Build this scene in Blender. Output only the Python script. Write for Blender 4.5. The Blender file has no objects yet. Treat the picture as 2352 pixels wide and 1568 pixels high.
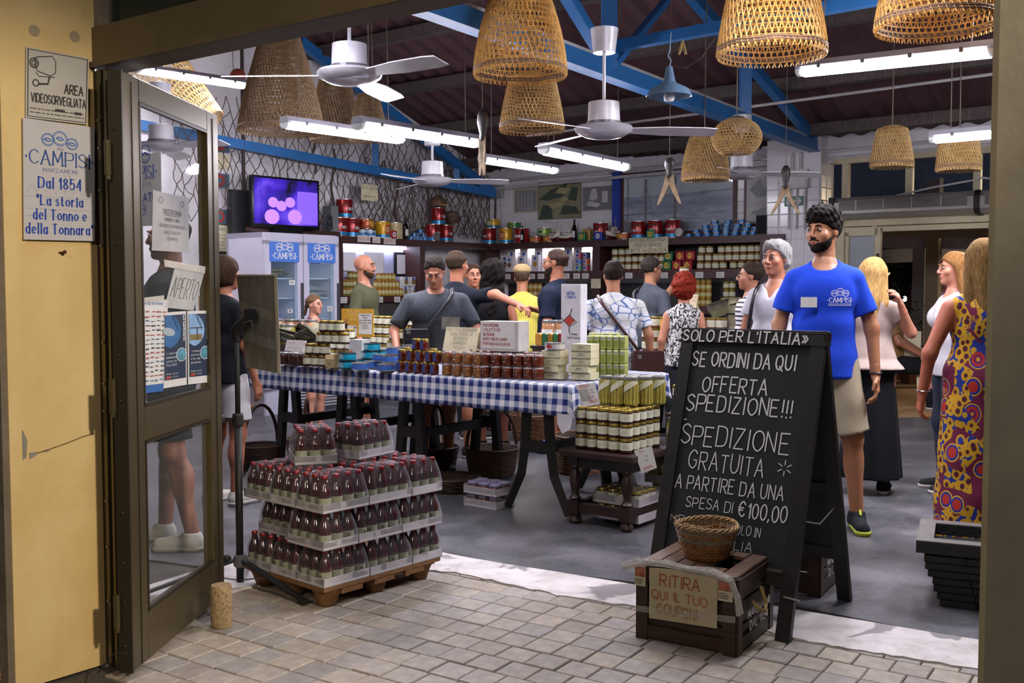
import bpy, math, random
import numpy as np
from math import sin, cos, pi, radians as rad
from mathutils import Vector, Matrix
random.seed(7)
rnd = random.uniform
SC = bpy.context.scene
COL = SC.collection
# camera
CAMH, F, PITCH = 1.4, 2350.0, math.atan(124 / 2350)
cam_d = bpy.data.cameras.new('camera'); cam = bpy.data.objects.new('camera', cam_d); COL.objects.link(cam)
cam_d.sensor_width = 36; cam_d.lens = 36 * F / 2352; cam_d.clip_start = 0.05; cam_d.clip_end = 300
cam.location = (0, 0, CAMH); cam.rotation_euler = (pi / 2 - PITCH, 0, 0)
cam_d.dof.use_dof = True; cam_d.dof.focus_distance = 5.6; cam_d.dof.aperture_fstop = 16
SC.camera = cam
# world, night
w = bpy.data.worlds.new('night'); SC.world = w; w.use_nodes = True
w.node_tree.nodes['Background'].inputs[0].default_value = (0.035, 0.045, 0.075, 1)
w.node_tree.nodes['Background'].inputs[1].default_value = 0.12
SC.view_settings.view_transform = 'Standard'; SC.view_settings.look = 'None'
SC.view_settings.gamma = 1; SC.view_settings.use_curve_mapping = False
SC.view_settings.exposure = 0.86
TUBE_E = 68.0
def area(name, loc, target, size, power, col, sy=None):
 l = bpy.data.lights.new(name, 'AREA'); l.energy = power; l.color = col; l.size = size
 if sy: l.shape = 'RECTANGLE'; l.size_y = sy
 o = bpy.data.objects.new(name, l); COL.objects.link(o); o.location = loc
 o.rotation_euler = (Vector(target) - Vector(loc)).to_track_quat('-Z', 'Y').to_euler(); return o
def spot(name, loc, target, power, col, ang, blend=.5, r=.1):
 l = bpy.data.lights.new(name, 'SPOT'); l.energy = power; l.color = col; l.spot_size = rad(ang); l.spot_blend = blend; l.shadow_soft_size = r
 o = bpy.data.objects.new(name, l); COL.objects.link(o); o.location = loc
 o.rotation_euler = (Vector(target) - Vector(loc)).to_track_quat('-Z', 'Y').to_euler(); return o
spot('street_lamp_light', (3.0, -1.0, 3.6), (-1.75, 3.6, .75), 700, (1, .88, .70), 27, .5, .15)
area('street_light', (-2.2, -3.2, 4.6), (0.5, 4.5, .3), 1.2, 60, (1, .90, .78))
area('added_shop_fill', (3.4, 5.6, 3.1), (2.2, 6.6, 0), 1.2, 60, (.93, .92, 1), .3)  # added fill light, stands in for unseen fittings overhead
area('terrace_light', (9.2, 14.5, 2.9), (8.3, 13.5, 0), 1.6, 65, (1, .78, .5))
# pixel helpers (photograph is 2352 x 1568)
CP, SP = cos(PITCH), sin(PITCH)
def ray(px, py):
 cx = (px - 1176) / F; cy = (784 - py) / F
 return Vector((cx, CP + cy * SP, -SP + cy * CP))
O = Vector((0, 0, CAMH))
def P(px, py, d):
 r = ray(px, py); return O + r * (d / r.y)
def G(px, py, z=0.0):
 r = ray(px, py); return O + r * ((z - CAMH) / r.z)
TH = rad(38); RZ = -TH
U = Vector((cos(TH), -sin(TH), 0)); V = Vector((sin(TH), cos(TH), 0))
CR = Vector((-.40, 15.8, 0))
def RM(u, v, z=0): return CR + u * U - v * V + Vector((0, 0, z))
class VP:
 "vertical plane with local x to the right, z up, facing -y"
 def __init__(s, o, rz):
  s.o = Vector((o[0], o[1], 0)); s.rz = rz; s.x = Vector((cos(rz), sin(rz), 0)); s.n = Vector((sin(rz), -cos(rz), 0))
 def hit(s, px, py):
  r = ray(px, py); return O + r * ((s.o - O).dot(s.n) / r.dot(s.n))
 def q(s, px, py):
  p = s.hit(px, py) - s.o; return p.dot(s.x), p.z
 def w(s, lx, off=0, z=0): return s.o + s.x * lx + s.n * off + Vector((0, 0, z))
# object helpers
def thing(name, label, cat, loc=(0, 0, 0), rz=0, group=None):
 o = bpy.data.objects.new(name, None); COL.objects.link(o); o.empty_display_size = .05
 o.location = loc; o.rotation_euler = (0, 0, rz); o['label'] = label; o['category'] = cat
 if group: o['group'] = group
 return o
def tag(o, label, cat, group=None, kind=None):
 o['label'] = label; o['category'] = cat
 if group: o['group'] = group
 if kind: o['kind'] = kind
 return o
def struct(o, label=None):
 o['kind'] = 'structure'
 if label: o['label'] = label
 return o
def copy_tree(o, parent=None):
 c = o.copy(); COL.objects.link(c); c.parent = parent
 for ch in KIDS.get(o.name, []): copy_tree(ch, c)
 return c
KIDS = {}
class Dup:
 "first call hands out the original, later calls copies"
 def __init__(s, root): s.r = root; s.n = 0
 def at(s, loc, rz=0, label=None, group=None, cat=None, scale=None, rot=None):
  o = s.r if s.n == 0 else copy_tree(s.r); s.n += 1
  o.location = loc; o.rotation_euler = rot if rot else (0, 0, rz)
  if label: o['label'] = label
  if group: o['group'] = group
  if cat: o['category'] = cat
  if scale: o.scale = scale if hasattr(scale, '__len__') else (scale,) * 3
  return o
class MB:
 def __init__(s): s.v = []; s.f = []; s.m = []; s.cur = 0
 def mat(s, i): s.cur = i; return s
 def add(s, vs, fs):
  n = len(s.v); s.v.extend([tuple(v) for v in vs]); s.f.extend([tuple(i + n for i in f) for f in fs]); s.m.extend([s.cur] * len(fs)); return s
 def box(s, c, d, rot=None, taper=None):
  hx, hy, hz = d[0] / 2, d[1] / 2, d[2] / 2; vs = []
  for z in (-1, 1):
   t = taper if (taper and z == 1) else 1
   for x, y in ((-1, -1), (1, -1), (1, 1), (-1, 1)): vs.append(Vector((x * hx * t, y * hy * t, z * hz)))
  if rot is not None:
   M = rot if isinstance(rot, Matrix) else Matrix.Rotation(rot, 3, 'Z')
   vs = [M @ v for v in vs]
  c = Vector(c)
  return s.add([v + c for v in vs], [(0, 3, 2, 1), (4, 5, 6, 7), (0, 1, 5, 4), (1, 2, 6, 5), (2, 3, 7, 6), (3, 0, 4, 7)])
 def beam(s, a, b, w, h, up=(0, 0, 1)):
  a = Vector(a); b = Vector(b); d = (b - a); L = d.length; d.normalize(); u = Vector(up)
  if abs(d.dot(u)) > .98: u = Vector((0, 1, 0))
  x = d.cross(u).normalized(); z = x.cross(d)
  vs = [p + x * sx * w / 2 + z * sz * h / 2 for p in (a, b) for sx, sz in ((-1, -1), (1, -1), (1, 1), (-1, 1))]
  return s.add(vs, [(0, 1, 2, 3), (7, 6, 5, 4), (0, 4, 5, 1), (1, 5, 6, 2), (2, 6, 7, 3), (3, 7, 4, 0)])
 def lathe(s, prof, n=16, c=(0, 0, 0), cap=True, sx=1, sy=1, M=None):
  c = Vector(c); vs = []; fs = []
  for r, z in prof:
   for i in range(n):
    a = 2 * pi * i / n; v = Vector((r * cos(a) * sx, r * sin(a) * sy, z)); vs.append((M @ v if M else v) + c)
  for k in range(len(prof) - 1):
   for i in range(n):
    j = (i + 1) % n; fs.append((k * n + i, k * n + j, (k + 1) * n + j, (k + 1) * n + i))
  if cap:
   fs.append(tuple(range(n - 1, -1, -1))); fs.append(tuple((len(prof) - 1) * n + i for i in range(n)))
  return s.add(vs, fs)
 def tube(s, pts, r, n=6, cap=True):
  pts = [Vector(p) for p in pts]; vs = []; fs = []; prev = None
  R = r if hasattr(r, '__len__') else [r] * len(pts)
  for k, p in enumerate(pts):
   d = (pts[min(k + 1, len(pts) - 1)] - pts[max(k - 1, 0)])
   if d.length < 1e-9: d = Vector((0, 0, 1))
   d.normalize()
   if prev is None:
    u = Vector((0, 0, 1)) if abs(d.z) < .9 else Vector((1, 0, 0)); x = d.cross(u).normalized()
   else: x = (prev - d * prev.dot(d)); x = x.normalized() if x.length > 1e-6 else d.orthogonal().normalized()
   prev = x; y = d.cross(x)
   for i in range(n):
    a = 2 * pi * i / n; vs.append(p + (x * cos(a) + y * sin(a)) * R[k])
  for k in range(len(pts) - 1):
   for i in range(n):
    j = (i + 1) % n; fs.append((k * n + i, k * n + j, (k + 1) * n + j, (k + 1) * n + i))
  if cap and n > 2: fs.append(tuple(range(n - 1, -1, -1))); fs.append(tuple((len(pts) - 1) * n + i for i in range(n)))
  return s.add(vs, fs)
 def ball(s, c, r, n=10, m=6, M=None):
  R = r if hasattr(r, '__len__') else (r, r, r); c = Vector(c)
  vs = [Vector((0, 0, -R[2]))]; fs = []
  for k in range(1, m):
   t = -pi / 2 + pi * k / m
   for i in range(n): a = 2 * pi * i / n; vs.append(Vector((R[0] * cos(t) * cos(a), R[1] * cos(t) * sin(a), R[2] * sin(t))))
  vs.append(Vector((0, 0, R[2])))
  for i in range(n):
   j = (i + 1) % n; fs.append((0, 1 + j, 1 + i)); fs.append((len(vs) - 1, 1 + (m - 2) * n + i, 1 + (m - 2) * n + j))
   for k in range(m - 2): fs.append((1 + k * n + i, 1 + k * n + j, 1 + (k + 1) * n + j, 1 + (k + 1) * n + i))
  if M: vs = [M @ v for v in vs]
  return s.add([v + c for v in vs], fs)
 def prism(s, poly, y0, y1):
  "polygon in local xz, extruded from y0 (front) to y1"
  n = len(poly); vs = [(x, y0, z) for x, z in poly] + [(x, y1, z) for x, z in poly]
  fs = [tuple(range(n)), tuple(range(2 * n - 1, n - 1, -1))] + [(i, i + n, (i + 1) % n + n, (i + 1) % n) for i in range(n)]
  return s.add(vs, fs)
 def slab(s, poly, z0, z1):
  n = len(poly); vs = [(x, y, z0) for x, y in poly] + [(x, y, z1) for x, y in poly]
  fs = [tuple(range(n - 1, -1, -1)), tuple(range(n, 2 * n))] + [(i, (i + 1) % n, (i + 1) % n + n, i + n) for i in range(n)]
  return s.add(vs, fs)
def obj(name, mb, mats, parent=None, smooth=False, loc=None, rz=None, auto=None):
 me = bpy.data.meshes.new(name); me.from_pydata(mb.v, [], mb.f)
 if not isinstance(mats, (list, tuple)): mats = [mats]
 for m in mats: me.materials.append(m)
 if len(mats) > 1: me.polygons.foreach_set('material_index', mb.m)
 if smooth:
  me.polygons.foreach_set('use_smooth', [True] * len(me.polygons))
  if auto is not None:
   try: me.set_sharp_from_angle(angle=rad(auto))
   except Exception: pass
 o = bpy.data.objects.new(name, me); COL.objects.link(o)
 if parent is not None: o.parent = parent; KIDS.setdefault(parent.name, []).append(o)
 if loc is not None: o.location = loc
 if rz is not None: o.rotation_euler = (0, 0, rz)
 return o
def bevel(o, w=.004, seg=1):
 m = o.modifiers.new('bevel', 'BEVEL'); m.width = w; m.segments = seg; m.limit_method = 'ANGLE'; return o
# materials
MATS = {}
def srgb(h):
 if isinstance(h, str):
  c = [int(h[i:i + 2], 16) / 255 for i in (0, 2, 4)]
  return tuple((x / 12.92 if x <= .04045 else ((x + .055) / 1.055) ** 2.4) for x in c)
 return tuple(h)
class NT:
 def __init__(s, name):
  s.m = bpy.data.materials.new(name); s.m.use_nodes = True; s.t = s.m.node_tree; s.b = s.t.nodes['Principled BSDF']; s.out = s.t.nodes['Material Output']
 def n(s, typ, **kw):
  nd = s.t.nodes.new('ShaderNode' + typ)
  for k, v in kw.items():
   if k in nd.inputs: nd.inputs[k].default_value = v
   else: setattr(nd, k, v)
  return nd
 def l(s, a, b): s.t.links.new(a, b)
 def co(s, scale=(1, 1, 1), kind='Object', rot=(0, 0, 0)):
  tc = s.n('TexCoord'); mp = s.n('Mapping'); mp.inputs['Scale'].default_value = scale; mp.inputs['Rotation'].default_value = rot
  s.l(tc.outputs[kind], mp.inputs[0]); return mp.outputs[0]
 def noise(s, scale, detail=4, co=None, rough=.55, dist=0):
  nd = s.n('TexNoise'); nd.inputs['Scale'].default_value = scale; nd.inputs['Detail'].default_value = detail; nd.inputs['Roughness'].default_value = rough; nd.inputs['Distortion'].default_value = dist
  s.l(co if co is not None else s.co(), nd.inputs['Vector']); return nd.outputs['Fac']
 def ramp(s, src, stops, interp='LINEAR'):
  r = s.n('ValToRGB'); r.color_ramp.interpolation = interp; el = r.color_ramp.elements
  while len(el) < len(stops): el.new(.5)
  for e, (p, c) in zip(el, stops): e.position = p; e.color = (*srgb(c), 1) if not (hasattr(c, '__len__') and len(c) == 4) else c
  s.l(src, r.inputs[0]); return r.outputs[0]
 def mix(s, f, a, b, mode='MIX'):
  m = s.n('Mix', data_type='RGBA', blend_type=mode)
  for i, x in ((0, f), (6, a), (7, b)):
   if hasattr(x, 'is_linked'): s.l(x, m.inputs[i])
   elif i == 0: m.inputs[0].default_value = x
   else: m.inputs[i].default_value = (*srgb(x), 1)
  return m.outputs[2]
 def math(s, op, a, b=None):
  m = s.n('Math', operation=op)
  for i, x in ((0, a), (1, b)):
   if x is None: continue
   if hasattr(x, 'is_linked'): s.l(x, m.inputs[i])
   else: m.inputs[i].default_value = x
  return m.outputs[0]
 def base(s, src): s.l(src, s.b.inputs['Base Color']); return s
 def set(s, **kw):
  for k, v in kw.items(): s.b.inputs[k.replace('_', ' ')].default_value = v
  return s
 def bump(s, src, st=.2, dist=.01):
  b = s.n('Bump'); b.inputs['Strength'].default_value = st; b.inputs['Distance'].default_value = dist
  s.l(src, b.inputs['Height']); s.l(b.outputs[0], s.b.inputs['Normal']); return s
def M_(name, col, rough=.6, metal=0, var=.12, scale=8, bump=0, bscale=40, spec=.5, co=None, alpha=None, trans=0):
 if name in MATS: return MATS[name]
 t = NT(name); c = srgb(col)
 d = tuple(x * (1 - var) for x in c); l_ = tuple(min(1, x * (1 + var)) for x in c)
 nz = t.noise(scale, 3, t.co(co or (1, 1, 1)))
 t.base(t.ramp(nz, [(.3, d), (.7, l_)])); t.set(Roughness=rough, Metallic=metal)
 t.b.inputs['Specular IOR Level'].default_value = spec
 if bump: t.bump(t.noise(bscale, 4, t.co(co or (1, 1, 1))), bump, .01)
 if trans: t.set(Transmission_Weight=trans)
 if alpha is not None: t.set(Alpha=alpha)
 MATS[name] = t.m; return t.m
def E_(name, col, st):
 if name in MATS: return MATS[name]
 t = NT(name); t.b.inputs['Base Color'].default_value = (*srgb(col), 1); t.b.inputs['Emission Color'].default_value = (*srgb(col), 1); t.b.inputs['Emission Strength'].default_value = st
 MATS[name] = t.m; return t.m
def FILM(name, op=.12, col=(1, 1, 1), rough=.08, bump=.0, bs=30, fk=.7):
 "thin clear sheet: mostly straight through, glossy highlights"
 if name in MATS: return MATS[name]
 t = NT(name); t.b.inputs['Base Color'].default_value = (*col, 1); t.set(Roughness=rough)
 tr = t.n('BsdfTransparent'); ms = t.n('MixShader'); lw = t.n('LayerWeight'); lw.inputs['Blend'].default_value = .35
 f = t.math('ADD', t.math('MULTIPLY', lw.outputs['Fresnel'], fk), op)
 t.l(f, ms.inputs[0]); t.l(tr.outputs[0], ms.inputs[1]); t.l(t.b.outputs[0], ms.inputs[2]); t.l(ms.outputs[0], t.out.inputs[0])
 if bump: t.bump(t.noise(bs, 3, t.co()), bump, .02)
 MATS[name] = t.m; return t.m
def wood(name, c1, c2, sc=(1, 1, 12), rough=.5, bump=.15, k=6):
 if name in MATS: return MATS[name]
 t = NT(name); co = t.co(sc); nz = t.noise(k, 6, co, .65, .6)
 t.base(t.ramp(nz, [(.3, c1), (.72, c2)])); t.set(Roughness=rough); t.bump(nz, bump, .004); MATS[name] = t.m; return t.m
# stroke lettering (all writing in the place)
GL = {
'A':'0,0 .35,1 .7,0|.13,.36 .57,.36','B':'0,0 0,1|~0,1 .5,.95 .5,.58 0,.54|~0,.54 .62,.5 .6,.05 0,0','C':'~.68,.82 .4,1 .05,.75 .05,.25 .4,0 .68,.18',
'D':'0,0 0,1|~0,1 .55,.93 .68,.5 .55,.07 0,0','E':'.55,1 0,1 0,0 .58,0|0,.52 .45,.52','F':'.55,1 0,1 0,0|0,.52 .42,.52','G':'~.68,.82 .4,1 .05,.75 .05,.25 .4,0 .68,.2|.68,.2 .68,.46 .42,.46',
'H':'0,0 0,1|.62,0 .62,1|0,.52 .62,.52','I':'.05,0 .05,1','J':'~.4,1 .4,.2 .2,0 0,.15','K':'0,0 0,1|.58,1 0,.42|.18,.58 .62,0','L':'0,1 0,0 .52,0','M':'0,0 .06,1 .4,.25 .74,1 .8,0',
'N':'0,0 0,1 .62,0 .62,1','O':'~.36,1 .05,.8 .03,.3 .36,0 .69,.3 .67,.8 .36,1','P':'0,0 0,1|~0,1 .6,.95 .58,.5 0,.46','Q':'~.36,1 .05,.8 .03,.3 .36,0 .69,.3 .67,.8 .36,1|.42,.25 .75,-.08',
'R':'0,0 0,1|~0,1 .58,.95 .55,.52 0,.48|.25,.48 .64,0','S':'~.58,.85 .3,1 .02,.82 .15,.58 .5,.42 .6,.2 .3,0 0,.15','T':'0,1 .64,1|.32,1 .32,0','U':'~0,1 .02,.25 .3,0 .6,.25 .62,1','V':'0,1 .33,0 .66,1',
'W':'0,1 .22,0 .45,.8 .68,0 .9,1','X':'0,1 .62,0|.62,1 0,0','Y':'0,1 .32,.5 .64,1|.32,.5 .32,0','Z':'0,1 .6,1 0,0 .62,0',
'a':'~.42,.5 .1,.6 .02,.25 .15,0 .42,.12|.44,.62 .44,0','b':'0,1 0,0|~0,.5 .3,.64 .48,.3 .3,0 0,.1','c':'~.42,.5 .2,.64 .02,.32 .2,0 .44,.12','d':'.44,1 .44,0|~.44,.5 .15,.64 0,.3 .15,0 .44,.12',
'e':'~.02,.34 .44,.36 .38,.58 .18,.64 .02,.35 .15,0 .44,.12','f':'~.36,.92 .2,1 .12,.8 .12,0|0,.6 .32,.6','g':'~.42,.5 .15,.64 0,.32 .15,.02 .42,.15|~.44,.62 .44,-.1 .25,-.3 .02,-.2','h':'0,1 0,0|~0,.45 .25,.64 .44,.45 .44,0',
'i':'.05,.62 .05,0|.05,.82 .05,.88','l':'.06,1 .06,0','m':'0,.62 0,0|~0,.45 .2,.64 .34,.45 .34,0|~.34,.45 .55,.64 .68,.45 .68,0','n':'0,.62 0,0|~0,.45 .25,.64 .44,.45 .44,0','o':'~.24,.64 .02,.45 .02,.18 .24,0 .46,.18 .46,.45 .24,.64',
'p':'0,.62 0,-.3|~0,.5 .3,.64 .48,.3 .3,0 0,.1','q':'.44,.62 .44,-.3|~.44,.5 .15,.64 0,.3 .15,0 .44,.12','r':'0,.62 0,0|~0,.4 .18,.62 .34,.58','s':'~.36,.54 .18,.64 .02,.48 .36,.18 .2,0 0,.08','t':'~.14,.88 .14,.1 .24,0 .36,.06|0,.62 .32,.62',
'u':'~0,.62 .02,.12 .22,0 .44,.2|.44,.62 .44,0','v':'0,.62 .22,0 .44,.62','z':'0,.62 .4,.62 0,0 .42,0','k':'0,1 0,0|.4,.62 0,.25|.15,.38 .42,0','w':'0,.62 .16,0 .32,.5 .48,0 .64,.62','x':'0,.62 .4,0|.4,.62 0,0','y':'0,.62 .22,.05|.44,.62 .08,-.3','j':'~.12,.62 .12,-.15 0,-.28',
'0':'~.3,1 .04,.75 .04,.25 .3,0 .56,.25 .56,.75 .3,1','1':'.05,.78 .25,1 .25,0','2':'~.05,.8 .25,1 .5,.8 .4,.45 0,0|0,0 .55,0','3':'~.03,.88 .3,1 .5,.78 .2,.54|~.2,.54 .56,.45 .5,.1 .25,0 .02,.1','4':'.42,0 .42,1 0,.3 .56,.3',
'5':'.5,1 .08,1 .05,.55|~.05,.55 .4,.62 .55,.3 .35,0 .02,.08','6':'~.48,.95 .15,.75 .03,.3 .28,0 .54,.28 .3,.56 .05,.35','7':'0,1 .54,1 .18,0','8':'~.28,.54 .05,.78 .28,1 .5,.78 .28,.54 .02,.25 .28,0 .55,.25 .28,.54','9':'~.5,.6 .25,.45 .03,.72 .27,1 .52,.75 .45,.3 .2,0',
'!':'.06,1 .06,.28|.06,.06 .06,0','.':'.04,.05 .04,0','·':'.04,.5 .1,.5',',':'.08,.06 .0,-.14',"'":'.05,1 .03,.8','"':'.02,1 0,.8|.14,1 .12,.8','-':'0,.48 .35,.48','€':'~.66,.82 .42,1 .12,.75 .12,.25 .42,0 .66,.18|0,.58 .5,.58|0,.42 .46,.42','«':'.25,.75 .02,.45 .25,.15|.5,.75 .27,.45 .5,.15','»':'.0,.75 .23,.45 .0,.15|.25,.75 .48,.45 .25,.15','/':'0,0 .4,1','È':'.55,1 0,1 0,0 .58,0|0,.52 .45,.52|.2,1.3 .35,1.12',
}
def spl(pts, n=4):
 out = []; P_ = [pts[0]] + pts + [pts[-1]]
 if pts[0] == pts[-1]: P_[0] = pts[-2]; P_[-1] = pts[1]
 for i in range(1, len(P_) - 2):
  a, b, c, d = P_[i - 1], P_[i], P_[i + 1], P_[i + 2]
  for k in range(n):
   t = k / n; out.append(tuple(.5 * (2 * b[j] + (c[j] - a[j]) * t + (2 * a[j] - 5 * b[j] + 4 * c[j] - d[j]) * t * t + (3 * b[j] - a[j] - 3 * c[j] + d[j]) * t ** 3) for j in (0, 1)))
 out.append(pts[-1]); return out
def glyph(ch):
 if ch not in GL: return [], .35
 st = []; mx = 0
 for s in GL[ch].split('|'):
  cur = s[0] == '~'; pts = [tuple(float(v) for v in p.split(',')) for p in s.lstrip('~').split()]
  mx = max(mx, max(p[0] for p in pts)); st.append((spl(pts) if cur else pts, cur))
 return st, mx
def ribbon(mb, pts, wf, y=-.001):
 n = len(pts); L = []; R = []
 for i, (x, z) in enumerate(pts):
  a = pts[max(i - 1, 0)]; b = pts[min(i + 1, n - 1)]; dx, dz = b[0] - a[0], b[1] - a[1]; l = math.hypot(dx, dz) or 1; dx /= l; dz /= l
  w_ = wf(dx, dz) / 2
  e = w_ * .6
  xx, zz = (x - dx * e, z - dz * e) if i == 0 else ((x + dx * e, z + dz * e) if i == n - 1 else (x, z))
  L.append((xx - dz * w_, y, zz + dx * w_)); R.append((xx + dz * w_, y, zz - dx * w_))
 mb.add(R + L, [(i, i + 1, n + i + 1, n + i) for i in range(n - 1)])
def text(mb, s, x, z, h, wt=.12, y=-.001, width=None, align='c', jit=0, slant=0, sx=1, serif=False, gap=.24, rise=0):
 "one line of lettering on the local xz plane, centred/left at x, base z, cap height h"
 cur = 0; lay = []
 for ch in s:
  if ch == ' ': cur += .42; continue
  g, mx = glyph(ch); lay.append((cur, g)); cur += mx + gap
 tot = max(cur - gap, .01); k = h * sx
 if width: k = width / tot
 x0 = x - (tot * k / 2 if align == 'c' else 0 if align == 'l' else tot * k)
 for c, g in lay:
  jx, jz, js = rnd(-jit, jit), rnd(-jit, jit), 1 + rnd(-jit, jit)
  for pts, cur_ in g:
   pp = [(x0 + (c + (p[0] + slant * p[1]) * js + jx) * k, z + rise * (c / tot) + (p[1] * js + jz) * h) for p in pts]
   if len(pp) == 4 and serif is False and jit == 0 and not cur_: pass
   if serif:
    wf = lambda dx, dz: h * (wt * .42 + wt * 1.1 * abs(dz) ** 1.5)
   else: wf = lambda dx, dz: h * wt
   seg = [pp[0]]
   for i in range(1, len(pp)):
    seg.append(pp[i])
    if not cur_ or i == len(pp) - 1:
     ribbon(mb, seg, wf, y); seg = [pp[i]]
   if serif and not cur_:
    for e, q in ((0, 1), (-1, -2)):
     dx, dz = pp[e][0] - pp[q][0], pp[e][1] - pp[q][1]
     if abs(dz) > abs(dx): ribbon(mb, [(pp[e][0] - h * .13, pp[e][1]), (pp[e][0] + h * .13, pp[e][1])], lambda a, b: h * .05, y)
 return tot * k
def ring(mb, x, z, r, w_, y=-.001, n=20, a0=0, a1=2 * pi):
 ribbon(mb, [(x + r * cos(a0 + (a1 - a0) * i / n), z + r * sin(a0 + (a1 - a0) * i / n)) for i in range(n + 1)], lambda a, b: w_, y)
def disc(mb, x, z, r, y=-.001, n=16, sx=1):
 mb.add([(x + r * sx * cos(2 * pi * i / n), y, z + r * sin(2 * pi * i / n)) for i in range(n)], [tuple(range(n))])
def rect(mb, x0, z0, x1, z1, y=-.001): mb.add([(x0, y, z0), (x1, y, z0), (x1, y, z1), (x0, y, z1)], [(0, 1, 2, 3)])
def logo(mb, x, z, w_, y=-.001, word=True, sub=None, wt=.12):
 "three linked roundels over the shop name"
 r = w_ * .13
 for dx, dz, rr in ((-1.7, 0, 1), (0, .45, 1.15), (1.7, 0, 1)):
  cx, cz = x + dx * r, z + w_ * .37 + dz * r
  ring(mb, cx, cz, r * rr, r * .16, y); ring(mb, cx, cz, r * rr * .72, r * .06, y)
  ribbon(mb, [(cx - r * .6, cz - r * .1), (cx - r * .2, cz + r * .15), (cx + r * .6, cz - r * .05)], lambda a, b: r * .28, y)
 if word:
  text(mb, 'CAMPISI', x, z, w_ * .19, .11, y, width=w_ * .86, serif=True); disc(mb, x - w_ * .5, z + w_ * .09, w_ * .018, y); disc(mb, x + w_ * .5, z + w_ * .09, w_ * .018, y)
 if sub: text(mb, sub, x, z - w_ * .14, w_ * .06, .1, y, width=w_ * .44)
def lines(mb, x0, x1, z0, z1, n, w_=.002, y=-.001, ragged=True):
 "rows of print too small to read, as broken strokes"
 for i in range(n):
  z = z1 + (z0 - z1) * (i + .5) / n; x = x0; xe = x1 - (rnd(0, .25) * (x1 - x0) if ragged else 0)
  while x < xe:
   l = rnd(.04, .14) * (x1 - x0); rect(mb, x, z - w_ / 2, min(x + l, xe), z + w_ / 2, y); x += l + .02 * (x1 - x0)
def panel(name, label, cat, vp, px0, py0, px1, py1, m, th=.004, off=.006, group=None, quad=None):
 "flat sign on plane vp; returns thing, width, height; local origin at lower left, front at y=0"
 a = vp.q(px0, py1); b = vp.q(px1, py1); c = vp.q(px0, py0); d = vp.q(px1, py0)
 x0, x1 = (a[0] + c[0]) / 2, (b[0] + d[0]) / 2; z0, z1 = (a[1] + b[1]) / 2, (c[1] + d[1]) / 2
 t = thing(name, label, cat, vp.w(x0, off, z0), vp.rz, group); W_, H_ = x1 - x0, z1 - z0
 obj('sheet', MB().box((W_ / 2, th / 2, H_ / 2), (W_, th, H_)), m, t)
 return t, W_, H_
INK = {}
def ink(c, rough=.7):
 k = 'ink_' + c
 return M_(k, c, rough, var=.05, scale=30)
# MATERIALS OF THE SETTING
white_paint = None
def mk_white():
 t = NT('white_wall'); nz = t.noise(1.3, 6, t.co(), .6); n2 = t.noise(9, 5, t.co(), .7)
 c = t.ramp(nz, [(.35, 'cdc9cb'), (.65, 'e8e5e7')]); c = t.mix(t.ramp(n2, [(.62, (0, 0, 0)), (.75, (.5, .5, .5))]), c, 'a29a96')
 t.base(c); t.set(Roughness=.75); t.bump(n2, .3, .02); return t.m
white_wall = mk_white()
tile_white = M_('tile_white', 'd6d3d6', .18, var=.06, scale=5)
grout = M_('grout', '8d898a', .8)
def mk_concrete():
 t = NT('dark_concrete'); nz = t.noise(2.2, 9, t.co(), .68, .4); n2 = t.noise(.7, 3, t.co((1, 1, 1)), .5); n3 = t.noise(30, 6, t.co(), .7)
 c = t.ramp(nz, [(.34, '29282b'), (.5, '46454a'), (.66, '6c6a6e')]); c = t.mix(.35, c, t.ramp(n2, [(.35, '343338'), (.7, '5f5d62')]))
 c = t.mix(t.ramp(n3, [(.45, (0, 0, 0)), (.8, (.4, .4, .4))]), c, '8c898a')
 t.base(c); t.l(t.ramp(nz, [(.3, (.32,) * 3), (.7, (.55,) * 3)]), t.b.inputs['Roughness']); t.bump(n3, .08, .01); return t.m
concrete = mk_concrete()
def mk_paver(i, c1, c2):
 t = NT('paver_%d' % i); co = t.co(); nz = t.noise(14, 7, co, .7, .5); n2 = t.noise(90, 4, co, .7)
 oi = t.n('ObjectInfo'); c = t.ramp(nz, [(.28, c1), (.7, c2)]); hs = t.n('HueSaturation'); t.l(c, hs.inputs['Color']); t.l(t.math('ADD', t.math('MULTIPLY', oi.outputs['Random'], .26), .84), hs.inputs['Value'])
 t.base(hs.outputs[0]); t.set(Roughness=.58); t.bump(n2, .12, .003); return t.m
pavers = [mk_paver(0, '82776c', 'a89c8f'), mk_paver(1, '7d766f', 'a39a92'), mk_paver(2, '877a6c', 'aa9e8e')]
mortar = M_('mortar', '4b453f', .9, bump=.3)
def mk_thresh():
 t = NT('worn_white_stone'); co = t.co(); nz = t.noise(5, 8, co, .7, .3); n2 = t.noise(3.2, 3, co, .5, .8)
 c = t.ramp(nz, [(.3, 'a79f9a'), (.55, 'd5cecb'), (.8, 'e3dedd')]); c = t.mix(t.ramp(n2, [(.36, (.8,) * 3), (.40, (0, 0, 0))]), c, '6e6a69')
 t.base(c); t.set(Roughness=.42); t.bump(nz, .5, .01); return t.m
thresh_m = mk_thresh()
def mk_yellow():
 t = NT('yellow_plaster'); co = t.co(); nz = t.noise(2.4, 6, co, .6, .2); n2 = t.noise(60, 5, co, .7); n3 = t.noise(1.7, 3, t.co((3, 3, .4)), .5)
 c = t.ramp(nz, [(.3, 'cfae74'), (.7, 'e4ca92')]); c = t.mix(t.ramp(n3, [(.5, (0, 0, 0)), (.8, (.5, .5, .5))]), c, 'c79a52')
 t.base(c); t.set(Roughness=.7); t.bump(n2, .25, .004); return t.m
yellow = mk_yellow()
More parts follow.
